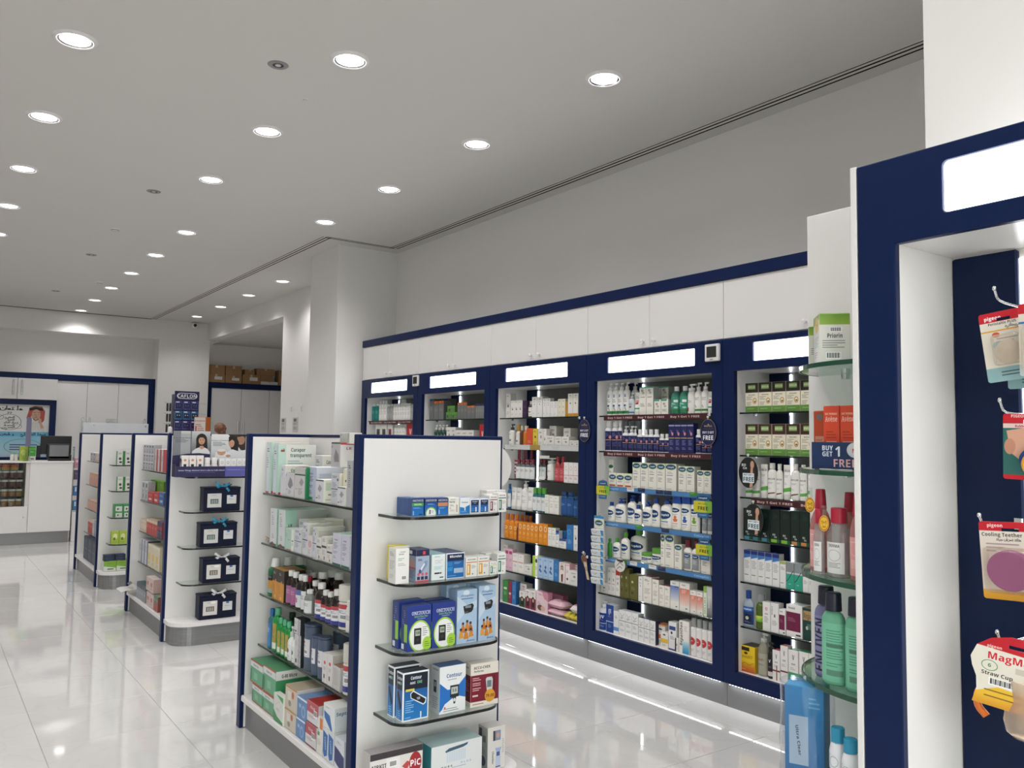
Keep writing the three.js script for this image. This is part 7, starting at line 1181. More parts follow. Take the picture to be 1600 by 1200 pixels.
// ---------------------------------------------------------------- middle gondola: counter display and gift boxes
{
  art('posterWoman', 224, 256, '#9a9d9f', 'g0 1 #c2c4c4 #54575c', 'r0 0 .2 1 #7d8186', 'r.2 .1 .26 .9 #a5a8aa', 'r.46 0 .03 1 #6d7176', 'e.76 .34 .15 .25 #17110f', 'p#17110f .62 .34 .91 .34 .93 .72 .86 .78 .66 .74 .61 .66', 'e.765 .36 .088 .155 #c39379', 'e.765 .46 .05 .05 #bd8b72', 'p#17110f .66 .3 .7 .18 .78 .16 .86 .22 .87 .34 .8 .24 .72 .24', 'e.73 .35 .016 .009 #2a1c18', 'e.8 .35 .016 .009 #2a1c18', 's#2a1c18 .008 .705 .32 .75 .315', 's#2a1c18 .008 .78 .315 .825 .32', 's#a5765f .008 .765 .36 .757 .41 .772 .415', 'e.765 .455 .028 .01 #9c5650', 'p#dcdde0 .48 1 .52 .76 .62 .66 .7 .62 .77 .68 .84 .62 .93 .68 1 .8 1 1', 'p#c39379 .72 .56 .81 .56 .84 .64 .77 .7 .7 .63', 'p#2a2650 0 1 0 .94 .4 .86 .7 .84 1 .88 1 1', 'tSome Things Women|.25|.26|.045|#43464a', 'l.06 .32 .34 3 #5d6064');
  art('posterBaby', 224, 256, '#d0d4d4', 'g0 1 #dfe2e1 #b9bec0', 'tTumour is Common|.25|.24|.045|#3c3f44', 'l.05 .3 .38 4 #55585c', 'p#33231b .48 0 1 0 1 .66 .86 .6 .62 .2', 'e.86 .2 .12 .2 #a67a60', 'p#1c1410 .72 0 1 0 1 .12 .9 .06 .78 .1', 'p#15100e .5 .1 .6 .02 .72 .08 .8 .3 .78 .7 .6 .62 .5 .36', 'e.585 .34 .085 .165 #c59378', 'p#15100e .5 .3 .52 .14 .64 .12 .7 .3 .6 .2', 's#3a241c .008 .53 .33 .57 .335', 's#3a241c .008 .6 .335 .64 .33', 's#a0584e .01 .55 .45 .6 .46', 'p#dcdfe2 .42 1 .5 .66 .62 .58 .8 .66 1 .6 1 1', 'p#e3e4e4 .1 1 .14 .7 .34 .62 .56 .74 .52 1', 'e.3 .7 .12 .12 #cf9a82', 'e.3 .62 .12 .06 #e0dcd6', 's#6d463a .008 .24 .7 .28 .705', 's#6d463a .008 .33 .7 .37 .7', 'e.31 .77 .02 .012 #a85a52', 'e.5 .84 .07 .05 #c59378');
  art('trayNavy', 192, 48, '#2a2650', 'tSome Things Women Don\'t Like to Talk About|.52|.36|.2|#cfcbe0', 'l.2 .55 .6 1 #8f8ab8'); art('trayLilac', 128, 48, '#5a5aa0', 'l.08 .3 .8 2 #a9a9d8');
  const o = thing('counter_display', 'cardboard counter display with women and baby posters on middle gondola', 'counter display', [1.76, 1.181, -6.2]);
  for (const [w, h, x, a] of [[0.262, 0.325, -0.135, 'posterWoman'], [0.255, 0.305, 0.128, 'posterBaby']]) { const p = mesh('poster_board', chamfer(w, h, 0.003, 0.0005).translate(x, 0.003, -0.062), std('#2a2650', 0.5), o); mesh('poster_print', card(w - 0.002, 0.19, 0.001, a).translate(x, h - 0.188, -0.0598), print(a, 'matt'), p); }
  mesh('tray', mergeGeometries([cbx(-0.268, 0, -0.055, 0.256, 0.006, 0.05, 0.001), cbx(-0.268, 0.006, -0.055, -0.265, 0.09, 0.05, 0.0005), cbx(0.253, 0.006, -0.055, 0.256, 0.06, 0.05, 0.0005)]), std('#262246', 0.5), o);
  mesh('tray_front', card(0.345, 0.075, 0.003, 'trayNavy').translate(-0.0955, 0, 0.052), print('trayNavy'), o); mesh('tray_front', card(0.179, 0.075, 0.003, 'trayLilac').translate(0.1665, 0, 0.052), print('trayLilac'), o);
  art('intimA', 56, 112, '#e4e1dc', 'e.5 .22 .2 .06 #d08a6a', 'r.3 .42 .4 .26 #2a1c2c', 'l.2 .74 .6 2 #a99', 'r0 .2 .04 .6 #2c2038'); art('intimB', 48, 112, '#e1e0e0', 'o.5 .22 .2 .07 #777 .02', 'r.24 .5 .5 .22 #8f86c0', 'l.2 .8 .6 1 #aaa'); art('intimSide', 56, 112, '#2c2236', 'p#d9d5d0 0 .2 .5 .5 0 .8', 'p#d9d5d0 1 .2 .5 .5 1 .8', 'r0 0 1 .14 #d9d5d0'); art('intimC', 64, 64, '#e4e2df', 'p#2a1c2c .2 .3 .8 .7 .7 .95 .2 .8');
  STYLE.intimA = { k: 'carton', art: 'intimA', side: 'intimSide', top: '#e4e1dc' }; STYLE.intimB = { k: 'carton', art: 'intimB', side: '#cfcdca' }; STYLE.intimC = { k: 'bottle', body: '#e4e2df', cap: '#e6e4e1', art: 'intimC', sh: 0.8, cw: 0.8, ch: 0.35 };
  const pl = { from: 'in line', at: 'counter display, middle gondola' };
  goods(onEnd(-6.155), pl, 1.1875, [['intimA', 3, 1.53, 1.685, 0.145, 'white hygiene carton, dark square', { d: 0.04 }], ['intimC', 2, 1.69, 1.79, 0.13, 'white purple wash bottle', { d: 0.045 }], ['intimB', 5, 1.795, 2.005, 0.122, 'white carton, lilac square', { d: 0.04 }]]);
}
{
  art('giftWindow', 96, 96, '#cfcfcc', 'r.22 .4 .56 .34 #3c4a4a', 'r.28 .44 .13 .28 #8fa09c', 'r.44 .44 .13 .28 #8fa09c', 'r.6 .44 .13 .28 #8fa09c', 'l.3 .12 .4 1 #777'); art('giftLabel', 80, 72, '#d5d7d6', 'r.35 0 .3 .2 #3a6fa8', 'l.2 .4 .6 3 #99a'); art('giftWarm', 96, 96, '#d9d7d2', 'r.22 .4 .56 .34 #4a423c', 'r.28 .44 .13 .28 #a8a298', 'r.44 .44 .13 .28 #a8a298', 'r.6 .44 .13 .28 #a8a298', 'l.3 .12 .4 1 #777', 'e.7 .12 .2 .08 #efefef');
  const nav = std('#0d142d', 0.5, { specularIntensity: 0.5 }), bow = (c) => { const s = []; for (const [dx, t, len] of [[-0.01, 2.5, 0.05], [0.01, 0.5, 0.05], [0.02, -0.9, 0.055], [-0.016, 3.3, 0.03]]) { const g = new THREE.PlaneGeometry(len, 0.016, 6, 1), p = g.attributes.position; for (let i = 0; i < p.count; i++) { const k = p.getX(i) / len + 0.5; p.setZ(i, Math.sin(k * 3.1) * 0.012); p.setX(i, k * len); } g.rotateZ(t); g.translate(dx, 0.006, 0.004); g.computeVertexNormals(); s.push(g); } s.push(chamfer(0.018, 0.012, 0.014, 0.003)); return mergeGeometries(s.map((g) => (g.index ? g.toNonIndexed() : g))); };
  const bows = { teal: bow(), white: bow() }, W = 0.262, H = 0.172, D = 0.058;
  const box = (y, x, z, colour, win, place, rear) => {
    const o = thing('gift_box', `navy gift box with ${colour} ribbon, ${place}`, 'gift box', [x, y, z]);
    mesh('box', chamfer(W, H - 0.012, D, 0.003), nav, o); mesh('lid', chamfer(W + 0.004, 0.014, D + 0.004, 0.003).translate(0, H - 0.013, 0), nav, o);
    if (!rear) { mesh('window_label', card(0.1, 0.1, 0.0015, win).translate(-0.055, 0.028, D / 2 + 0.0005), print(win, 'gloss'), o); mesh('white_label', card(0.068, 0.062, 0.001, 'giftLabel').translate(0.068, 0.052, D / 2 + 0.0004), print('giftLabel'), o); }
    const b = mesh('ribbon_bow', bows.teal, std(colour === 'teal' ? '#2387a6' : '#cfd0d2', 0.4), o); b.position.set(rear ? 0.05 : 0.0, H, D / 2 - 0.01); if (rear) b.scale.setScalar(0.6);
  };
  [[0.93, 'teal', 'giftWindow', 'second end shelf', 1.83], [0.675, 'teal', 'giftWindow', 'third end shelf', 1.815], [0.42, 'white', 'giftWarm', 'fourth end shelf', 1.843], [0.163, 'white', 'giftWarm', 'base board', 1.828]].forEach(([y, c, w, p, x]) => { box(y + 0.0008, x, -6.2, c, w, `front one on ${p}, middle gondola`); box(y + 0.0008, x + 0.005, -6.2625, c, w, `rear one on ${p}, middle gondola`, true); });
}
{ const o = thing('tilted_leaflet', 'crumpled white leaflet hanging over the base edge of middle gondola', 'leaflet', [1.485, 0.167, -7.45], -Math.PI / 2); const g = new THREE.PlaneGeometry(0.22, 0.12, 8, 4), p = g.attributes.position; for (let i = 0; i < p.count; i++) { const v = p.getY(i) / 0.12 + 0.5; p.setZ(i, 0.03 * Math.cos(v * 3.4) + 0.008 * Math.sin(p.getX(i) * 60)); } g.rotateX(-0.9).translate(0, 0.05, 0.015); g.computeVertexNormals(); mesh('sheet', g, std('#cfcdc8', 0.6), o); mesh('print_block', new THREE.PlaneGeometry(0.1, 0.03).rotateX(-0.9).translate(0, 0.09, 0.0), std('#6d6a68', 0.6), o); }
{ const o = thing('torn_paper', 'torn brown paper scrap at the far end of nearest gondola second shelf', 'paper scrap', [1.53, 0.936, -4.22], 0.3); for (let k = 0; k < 3; k++) { const g = new THREE.PlaneGeometry(0.1, 0.05, 6, 3).rotateX(-Math.PI / 2), p = g.attributes.position; for (let i = 0; i < p.count; i++) p.setY(i, 0.012 + 0.01 * Math.sin(p.getX(i) * 70 + k * 2) + 0.008 * Math.cos(p.getZ(i) * 90 + k)); g.rotateY(k * 0.9); g.computeVertexNormals(); mesh('flap', g, std(k ? '#b39a84' : '#cfc4b8', 0.8), o); } }
// ---------------------------------------------------------------- far counter
{
  art('jarRed', 48, 48, '#5a2420', 'l.15 .3 .7 2 #b09a80'); art('jarGold', 48, 48, '#8a6230', 'l.15 .3 .7 2 #cfc0a0'); art('jarTop', 64, 48, '#d9b83a', 'r0 0 1 .35 #b8352c', 'r.2 .55 .6 .25 #b8352c');
  STYLE.jarRed = { k: 'jar', name: 'jam_jar', body: '#4a1c18', cap: '#dcdad4', art: 'jarRed', jb: 0.74 }; STYLE.jarGold = { k: 'jar', name: 'jam_jar', body: '#6d4a22', cap: '#dcdad4', art: 'jarGold', jb: 0.74 }; STYLE.jarTop = { k: 'jar', name: 'jam_jar', body: '#d0ad38', cap: '#b8352c', art: 'jarTop', jb: 0.72 };
  [[0.5005, 'jarGold', 'amber jar with white lid', 'bottom row'], [0.6305, 'jarGold', 'amber jar, white lid', 'second row'], [0.7555, 'jarRed', 'dark red jar with white lid', 'third row'], [0.8755, 'jarRed', 'dark red jar, white lid', 'fourth row']].forEach(([y, s, d, w]) => goods(onEnd(-12.9), { from: 'in line', at: `${w}, glazed counter bay` }, y, [[s, 4, 0.86, 1.19, 0.098, d]]));
  goods(onEnd(-12.9), { from: 'in line', at: 'top row, glazed counter bay' }, 0.9855, [['jarTop', 3, 0.83, 1.13, 0.08, 'yellow jar with red lid']]);
  const t = thing('till_display', 'black till monitor with a small customer screen on the counter', 'monitor', [1.575, 1.1, -13.05]);
  mesh('back_shell', cbx(-0.19, 0.09, -0.03, 0.19, 0.345, 0, 0.006), M.black, t); mesh('foot', cbx(-0.09, 0, -0.08, 0.19, 0.09, 0.05, 0.006), M.black, t); mesh('side_reader', cbx(-0.235, 0.05, -0.02, -0.185, 0.21, 0.015, 0.004), M.black, t); const cs = mesh('customer_display', cbx(-0.115, 0.03, 0.01, 0.165, 0.235, 0.05, 0.006), M.black, t); mesh('screen', cbx(-0.085, 0.062, 0.049, 0.152, 0.218, 0.0515, 0.001), std('#8f9294', 0.18, { metalness: 0.7 }), cs);
  art('limePack', 64, 96, '#a9b83a', 'e.4 .4 .3 .2 #cfd870', 'o.5 .6 .3 .2 #5a6a20 .02', 'l.2 .85 .6 1 #4a5a1c'); art('greenPack', 64, 64, '#3f9a2c', 'r0 .2 1 .1 #6fbf4a', 'l.2 .5 .6 3 #cfe8c0'); art('whitePack', 96, 48, '#d0cdc6', 'r.3 .4 .5 .3 #6d6a66'); art('pinkPk', 48, 64, '#c98a98', 'r.2 .2 .6 .2 #e3c9d0', 'l.2 .6 .6 2 #8a4a5a'); art('purplePk', 48, 64, '#5c4a68', 'l.2 .3 .6 4 #a99ab4'); art('bluePk', 48, 64, '#3f78a8', 'r.3 .1 .3 .5 #cfdde8');
  for (const [k, s] of [['limePack', '#8a982c'], ['greenPack', '#2f7a20'], ['whitePack', '#b8b5ae'], ['pinkPk', '#a87080'], ['purplePk', '#46384f'], ['bluePk', '#2f5f88']]) STYLE[k] = { k: 'carton', art: k, side: s, name: 'counter_carton' };
  STYLE.smallBt = { k: 'bottle', body: '#d5d3cc', cap: '#7fb08a', sh: 0.8, ch: 0.25, name: 'small_bottle' };
  const on = (at) => ({ from: 'in line', at });
  goods(onEnd(-13.0), on('on counter beside till monitor'), 1.1005, [['limePack', 1, 1.138, 1.24, 0.195, 'lime patterned carton'], ['whitePack', 1, 1.24, 1.33, 0.064, 'low white carton'], ['smallBt', 2, 1.03, 1.125, 0.12, 'small white bottle, green cap']]);
  goods(onEnd(-13.0), on('stacked on low white carton by till'), 1.166, [['greenPack', 1, 1.243, 1.328, 0.13, 'bright green carton']]);
  const lf = thing('leaflet_stand', 'tall clear leaflet stand with purple card on the counter', 'leaflet stand', [1.225, 1.1, -12.93]); mesh('base', cbx(-0.05, 0, -0.05, 0.05, 0.008, 0.05, 0.002), M.glass, lf); mesh('upright', cbx(-0.034, 0.008, -0.004, 0.034, 0.6, 0, 0.001), M.glass, lf); mesh('leaflet', cbx(-0.03, 0.2, 0.0005, 0.028, 0.59, 0.003, 0.0005), std('#6d6884', 0.4), lf); mesh('clear_box', cbx(-0.06, 0.009, 0.006, 0.03, 0.16, 0.04, 0.002), M.glass, lf);
  const st = thing('acrylic_rack', 'narrow clear acrylic rack at the counter end', 'rack', [1.862, 0, -12.97]); for (const y of [0.42, 0.62, 0.84, 1.0]) mesh('tray', cbx(-0.075, y, -0.08, 0.075, y + 0.006, 0.08, 0.001), M.glass, st); for (const x of [-0.078, 0.075]) mesh('side_sheet', cbx(x, 0.0, -0.08, x + 0.003, 1.3, 0.08, 0.001), M.glass, st); mesh('plinth', cbx(-0.075, 0, -0.08, 0.075, 0.4, 0.08, 0.003), M.white, st);
  [[1.0065, 'pinkPk', 'pink'], [0.8465, 'purplePk', 'purple'], [0.6265, 'bluePk', 'blue'], [0.4265, 'bluePk', 'low blue']].forEach(([y, k, c]) => goods(onEnd(-12.905), on(`in acrylic rack at counter end`), y, [[k, 2, 1.794, 1.927, 0.13, `${c} carton`]]));
  const g = thing('sneeze_guard', 'clear acrylic sneeze guard with corner screws on the counter', 'screen', [2.29, 1.1, -12.86]); mesh('sheet', cbx(-0.42, 0.06, -0.003, 0.43, 0.535, 0.003, 0.001), std('#eceff2', 0.15, { transmission: 0.5, thickness: 0 }), g); for (const x of [-0.28, 0.39]) { mesh('screw', new THREE.CylinderGeometry(0.01, 0.01, 0.012, 12).rotateX(Math.PI / 2).translate(x, 0.5, 0.004), M.chrome, g); mesh('foot', cbx(x - 0.02, 0, -0.06, x + 0.02, 0.065, 0.06, 0.002), M.glass, g); }
  const cb = thing('clear_card_box', 'tiny clear card box standing on the cupboard counter behind the guard', 'box', [2.27, 1.1, -13.1]); mesh('shell', cbx(-0.07, 0, -0.04, 0.07, 0.6, 0.04, 0.002), M.glass, cb); mesh('cards', cbx(-0.05, 0.01, -0.02, 0.05, 0.56, 0.02, 0.002), std('#c9c7c0', 0.6), cb);
}
{ // earring stand
  art('earHead', 192, 80, '#23264f', 'e.24 .5 .16 .32 #dcdde6', 'e.76 .5 .16 .32 #dcdde6', 'r.24 .18 .52 .64 #dcdde6', 'e.24 .5 .13 .25 #23264f', 'e.76 .5 .13 .25 #23264f', 'r.24 .25 .52 .5 #23264f', 'tCAFLON|.5|.52|.5|#eceef4'); art('earA', 64, 80, '#3b3f86', 'r.1 .06 .5 .12 #dfe2ee', 'r.1 .3 .8 .55 #23264a', 'e.34 .5 .06 .05 #8f95c8', 'e.66 .5 .06 .05 #8f95c8', 'r.2 .66 .6 .03 #5a60a0', 'l.1 .9 .5 1 #9aa0d0'); art('earB', 64, 80, '#2f6496', 'r.1 .06 .5 .12 #dfe8ee', 'r.1 .3 .8 .55 #1b2c48', 'e.34 .5 .07 .055 #dfe6f0', 'e.66 .5 .07 .055 #dfe6f0', 'l.1 .9 .5 1 #9ac0d8');
  const o = thing('earring_stand', 'blue rotating earring stand with CAFLON header on the side counter', 'display stand', [3.328, 1.1, -13.2], 0);
  mesh('foot', new THREE.CylinderGeometry(0.11, 0.12, 0.03, 28).translate(0, 0.015, -0.03), M.black, o); mesh('board', cbx(-0.18, 0.03, -0.02, 0.18, 1.05, 0, 0.003), std('#23264f', 0.4), o); mesh('header', card(0.36, 0.145, 0.006, 'earHead').translate(0, 0.905, 0.004), print('earHead', 'gloss'), o);
  for (let r = 0; r < 6; r++) for (let c = 0; c < 3; c++) { const k = r === 1 ? 'earB' : 'earA', p = mesh('earring_card', once('ear' + k, () => card(0.104, 0.132, 0.012, k)), print(k, 'gloss'), o); p.position.set(-0.119 + c * 0.119, 0.765 - r * 0.15, 0.012); p.rotation.x = -0.05; }
  for (const [x, s] of [[-0.18, -1], [0.18, 1]]) { mesh('side_board', cbx(Math.min(x, x + s * 0.004), 0.03, -0.16, Math.max(x, x + s * 0.004), 1.0, -0.02, 0.001), std('#23264f', 0.4), o); for (let r = 0; r < 3; r++) { mesh('side_hook', new THREE.CylinderGeometry(0.003, 0.003, 0.13, 8).rotateZ(Math.PI / 2).translate(x + s * 0.065, 0.87 - r * 0.16, -0.08), M.chrome, o); if (s < 0) for (const q of [0.04, 0.08]) mesh('hanging_stud_pack', cbx(x - q - 0.012, 0.74 - r * 0.16, -0.1, x - q + 0.008, 0.86 - r * 0.16, -0.05, 0.002), M.black, o); } }
  const b = thing('orange_display_box', 'white and orange upright box with red lettering beside the earring stand', 'box', [3.5, 1.1, -12.945], -0.75); art('orFront', 96, 192, '#d9d3cc', 't4D Test System Pack|.5|.08|.05|#b83a34', 'r.1 .2 .12 .2 #b83a34', 'l.1 .16 .5 1 #b8706a', 'l.3 .2 .6 3 #b8706a', 'l.3 .36 .6 3 #b8706a', 'r0 .5 1 .5 #cfc9c2'); mesh('box', chamfer(0.18, 0.655, 0.15, 0.003, { front: uvOf('orFront'), side: uvOf('#e07a34', 3), top: uvOf('#e07a34', 3) }), print('orFront'), b); mesh('lid', cbx(-0.0905, 0.648, -0.0755, 0.0905, 0.657, 0.0755, 0.002), std('#dc7a38', 0.5), b);
  const d = thing('white_dome', 'small white rounded dispenser in front of the earring stand', 'dispenser', [3.03, 1.1, -12.9]); mesh('body', latheOf([[0, 0], [0.06, 0], [0.06, 0.02], [0.034, 0.05], [0.034, 0.44], [0.03, 0.485], [0.015, 0.505], [0, 0.508]], 22), M.white, d); mesh('slot', cbx(-0.015, 0.4, 0.028, 0.015, 0.42, 0.037, 0.002), std('#8a8a88', 0.5), d);
}
// notices on the wall, cartons on the alcove cupboards
[[-11.28, 1.64, 'nearer the alcove opening'], [-10.83, 1.64, 'nearer the pillar']].forEach(([z, y, w], i) => { const n = 'notice' + i; art(n, 56, 96, '#c9c8c4', 'r.2 .08 .5 .2 #6a6b70', 'l.15 .34 .7 4 #77787c', 'l.15 .62 .7 5 #77787c'); const o = thing('wall_notice', `narrow grey printed notice on the wall, ${w}`, 'notice', [4.148, y - 0.1, z], -Math.PI / 2); mesh('sheet', card(0.2, 0.2, 0.002, n), print(n, 'matt'), o); for (const x of [-0.08, 0.08]) mesh('tape', cbx(x - 0.012, 0.185, 0.0015, x + 0.012, 0.205, 0.003, 0.0003), std('#dcdad0', 0.4), o); });
[[-10.98, 'nearer the alcove'], [-10.62, 'nearer the pillar']].forEach(([z, w]) => { const o = thing('wall_socket', `small white switch plate on the wall above notices, ${w}`, 'switch', [4.149, 1.83, z], -Math.PI / 2); mesh('plate', chamfer(0.08, 0.08, 0.008, 0.002), M.white, o); mesh('rocker', cbx(-0.012, 0.025, 0.007, 0.012, 0.055, 0.011, 0.001), M.whiteMatt, o); });
{
  const tape = std('#b3a68c', 0.35), lab = std('#cfcdc8', 0.6);
  [[4.225, 4.535, 2.4505, 2.6, 'lower corner carton under another'], [4.235, 4.53, 2.6008, 2.768, 'upper carton nearest the corner'], [4.545, 4.845, 2.4505, 2.585, 'second lower carton'], [4.548, 4.84, 2.5858, 2.77, 'second upper carton, dark arrow'], [4.86, 5.19, 2.4505, 2.625, 'third carton, white label'], [4.9, 5.08, 2.6258, 2.72, 'small carton on the third'], [5.2, 5.53, 2.4505, 2.51, 'flat white-edged carton'], [5.12, 5.46, 2.6258, 2.75, 'wide carton bridging two stacks'], [5.54, 5.8, 2.4505, 2.74, 'tall end carton']].forEach(([x0, x1, y0, y1, w], i) => {
    const o = thing('cardboard_box', `brown cardboard box on alcove cupboard: ${w}`, 'cardboard box', [(x0 + x1) / 2, y0, -15.5]), W = x1 - x0, H = y1 - y0;
    mesh('box', chamfer(W, H, 0.19, 0.002), i === 6 ? std('#cfccc4', 0.7) : M.kraft, o); mesh('tape', cbx(-0.02, H * 0.7, -0.0952, 0.02, H + 0.0008, 0.0958, 0.0002), tape, o); if (i % 2 === 0) mesh('paper_label', cbx(-W * 0.1, H * 0.35, 0.0945, W * 0.35, H * 0.72, 0.0958, 0.0003), lab, o);
  });
  const f = mesh('support_block', cbx(5.2, 2.5108, -15.58, 5.44, 2.6255, -15.43), M.kraft); tag(f, 'low brown carton carrying the wide carton on alcove cupboard', 'cardboard box');
}
// ---------------------------------------------------------------- the person behind the counter
{
  const field = (bones, k) => (x, y, z) => { let d = 1e9; for (const [a, b, ra, rb] of bones) { const vx = b[0] - a[0], vy = b[1] - a[1], vz = b[2] - a[2], wx = x - a[0], wy = y - a[1], wz = z - a[2], t = Math.max(0, Math.min(1, (vx * wx + vy * wy + vz * wz) / (vx * vx + vy * vy + vz * vz + 1e-9))), q = Math.hypot(wx - vx * t, wy - vy * t, wz - vz * t) - (ra + (rb - ra) * t), h = Math.max(k - Math.abs(d - q), 0) / k; d = Math.min(d, q) - h * h * k * 0.25; } return d; };
  const solid = (f, c, half, n) => {
    const mc = new MarchingCubes(n, M.white, false, false, 90000); mc.isolation = 0;
    for (let k = 0; k < n; k++) for (let j = 0; j < n; j++) for (let i = 0; i < n; i++) mc.field[i + j * n + k * n * n] = -f(c[0] + (i - n / 2) / (n / 2) * half, c[1] + (j - n / 2) / (n / 2) * half, c[2] + (k - n / 2) / (n / 2) * half);
    mc.update(); const g = new THREE.BufferGeometry(), m = mc.count; g.setAttribute('position', new THREE.Float32BufferAttribute(Array.from(mc.positionArray.slice(0, m * 3)), 3)); g.setAttribute('normal', new THREE.Float32BufferAttribute(Array.from(mc.normalArray.slice(0, m * 3)), 3)); g.scale(half, half, half); g.translate(...c); g.computeVertexNormals(); return g;
  };
  const o = thing('person', 'bald person behind the counter, only the top of the head showing over the gondola', 'person', [4.0, 0, -13.74], 0.4), skin = std('#8a5f48', 0.5);
  const torso = [[[0, 0.95, 0], [0, 1.12, 0.01], 0.135, 0.13], [[0, 1.12, 0.01], [0, 1.32, 0], 0.13, 0.145], [[-0.13, 1.37, 0], [0.13, 1.37, 0], 0.075, 0.075], [[0, 1.34, 0], [0, 1.47, 0.01], 0.07, 0.052]], legs = [], arms = [];
  for (const s of [-1, 1]) { legs.push([[s * 0.085, 0.93, 0], [s * 0.095, 0.5, 0.01], 0.088, 0.06], [[s * 0.095, 0.5, 0.01], [s * 0.1, 0.09, -0.01], 0.058, 0.038], [[s * 0.1, 0.05, -0.02], [s * 0.11, 0.035, 0.15], 0.04, 0.032]); arms.push([[s * 0.17, 1.37, 0], [s * 0.225, 1.12, 0.0], 0.052, 0.042], [[s * 0.225, 1.12, 0], [s * 0.18, 1.175, 0.19], 0.041, 0.03]); }
  const hands = [], head = [[[0, 1.605, -0.005], [0, 1.6, 0.012], 0.088, 0.084], [[0, 1.57, 0.02], [0, 1.525, 0.05], 0.068, 0.045], [[0, 1.575, 0.1], [0, 1.552, 0.112], 0.011, 0.016], [[-0.03, 1.52, 0.088], [0.03, 1.52, 0.088], 0.009, 0.009]]; for (const s of [-1, 1]) { head.push([[s * 0.088, 1.59, -0.005], [s * 0.092, 1.555, 0.002], 0.016, 0.011], [[s * 0.034, 1.6, 0.088], [s * 0.03, 1.6, 0.092], 0.012, 0.012]); hands.push([[s * 0.18, 1.175, 0.19], [s * 0.172, 1.155, 0.255], 0.028, 0.036]); for (let q = 0; q < 4; q++) hands.push([[s * 0.172 + (q - 1.5) * 0.019, 1.153, 0.27], [s * 0.172 + (q - 1.5) * 0.021, 1.14, 0.315 + 0.008 * Math.sin(q * 1.05)], 0.0105, 0.009], [[s * 0.172 + (q - 1.5) * 0.021, 1.14, 0.315], [s * 0.172 + (q - 1.5) * 0.021, 1.122, 0.338 + 0.008 * Math.sin(q * 1.05)], 0.009, 0.008]); hands.push([[s * 0.145, 1.16, 0.22], [s * 0.118, 1.147, 0.27], 0.013, 0.011]); }
  const all = [...torso, ...legs, ...arms, ...hands, ...head];
  mesh('body', mergeGeometries([solid(field([...torso, ...legs, ...arms], 0.05), [0, 0.76, 0.02], 0.8, 96), solid(field(head, 0.03), [0, 1.58, 0.02], 0.16, 64), ...[-1, 1].map((s) => solid(field(hands.filter((b) => Math.sign(b[0][0]) === s), 0.012), [s * 0.165, 1.15, 0.26], 0.12, 60))]), skin, o);
  const grow = (b, d) => b.map(([p, q, r, t]) => [p, q, r + d, t + d]);
  mesh('shirt', solid(field(grow([...torso.slice(0, 3), ...arms], 0.014), 0.05), [0, 1.1, 0.05], 0.48, 64), std('#d5d7da', 0.8), o); mesh('trousers', solid(field(grow(legs.filter((b) => b[0][1] > 0.1).concat([[[-0.06, 0.95, 0], [0.06, 0.95, 0], 0.11, 0.11]]), 0.014), 0.04), [0, 0.52, 0.02], 0.56, 64), std('#25282f', 0.8), o);
  const eyes = []; for (const s of [-1, 1]) eyes.push(new THREE.SphereGeometry(0.009, 10, 8).translate(s * 0.033, 1.601, 0.1)); mesh('eyes', mergeGeometries(eyes), std('#1b1512', 0.2), o);
}
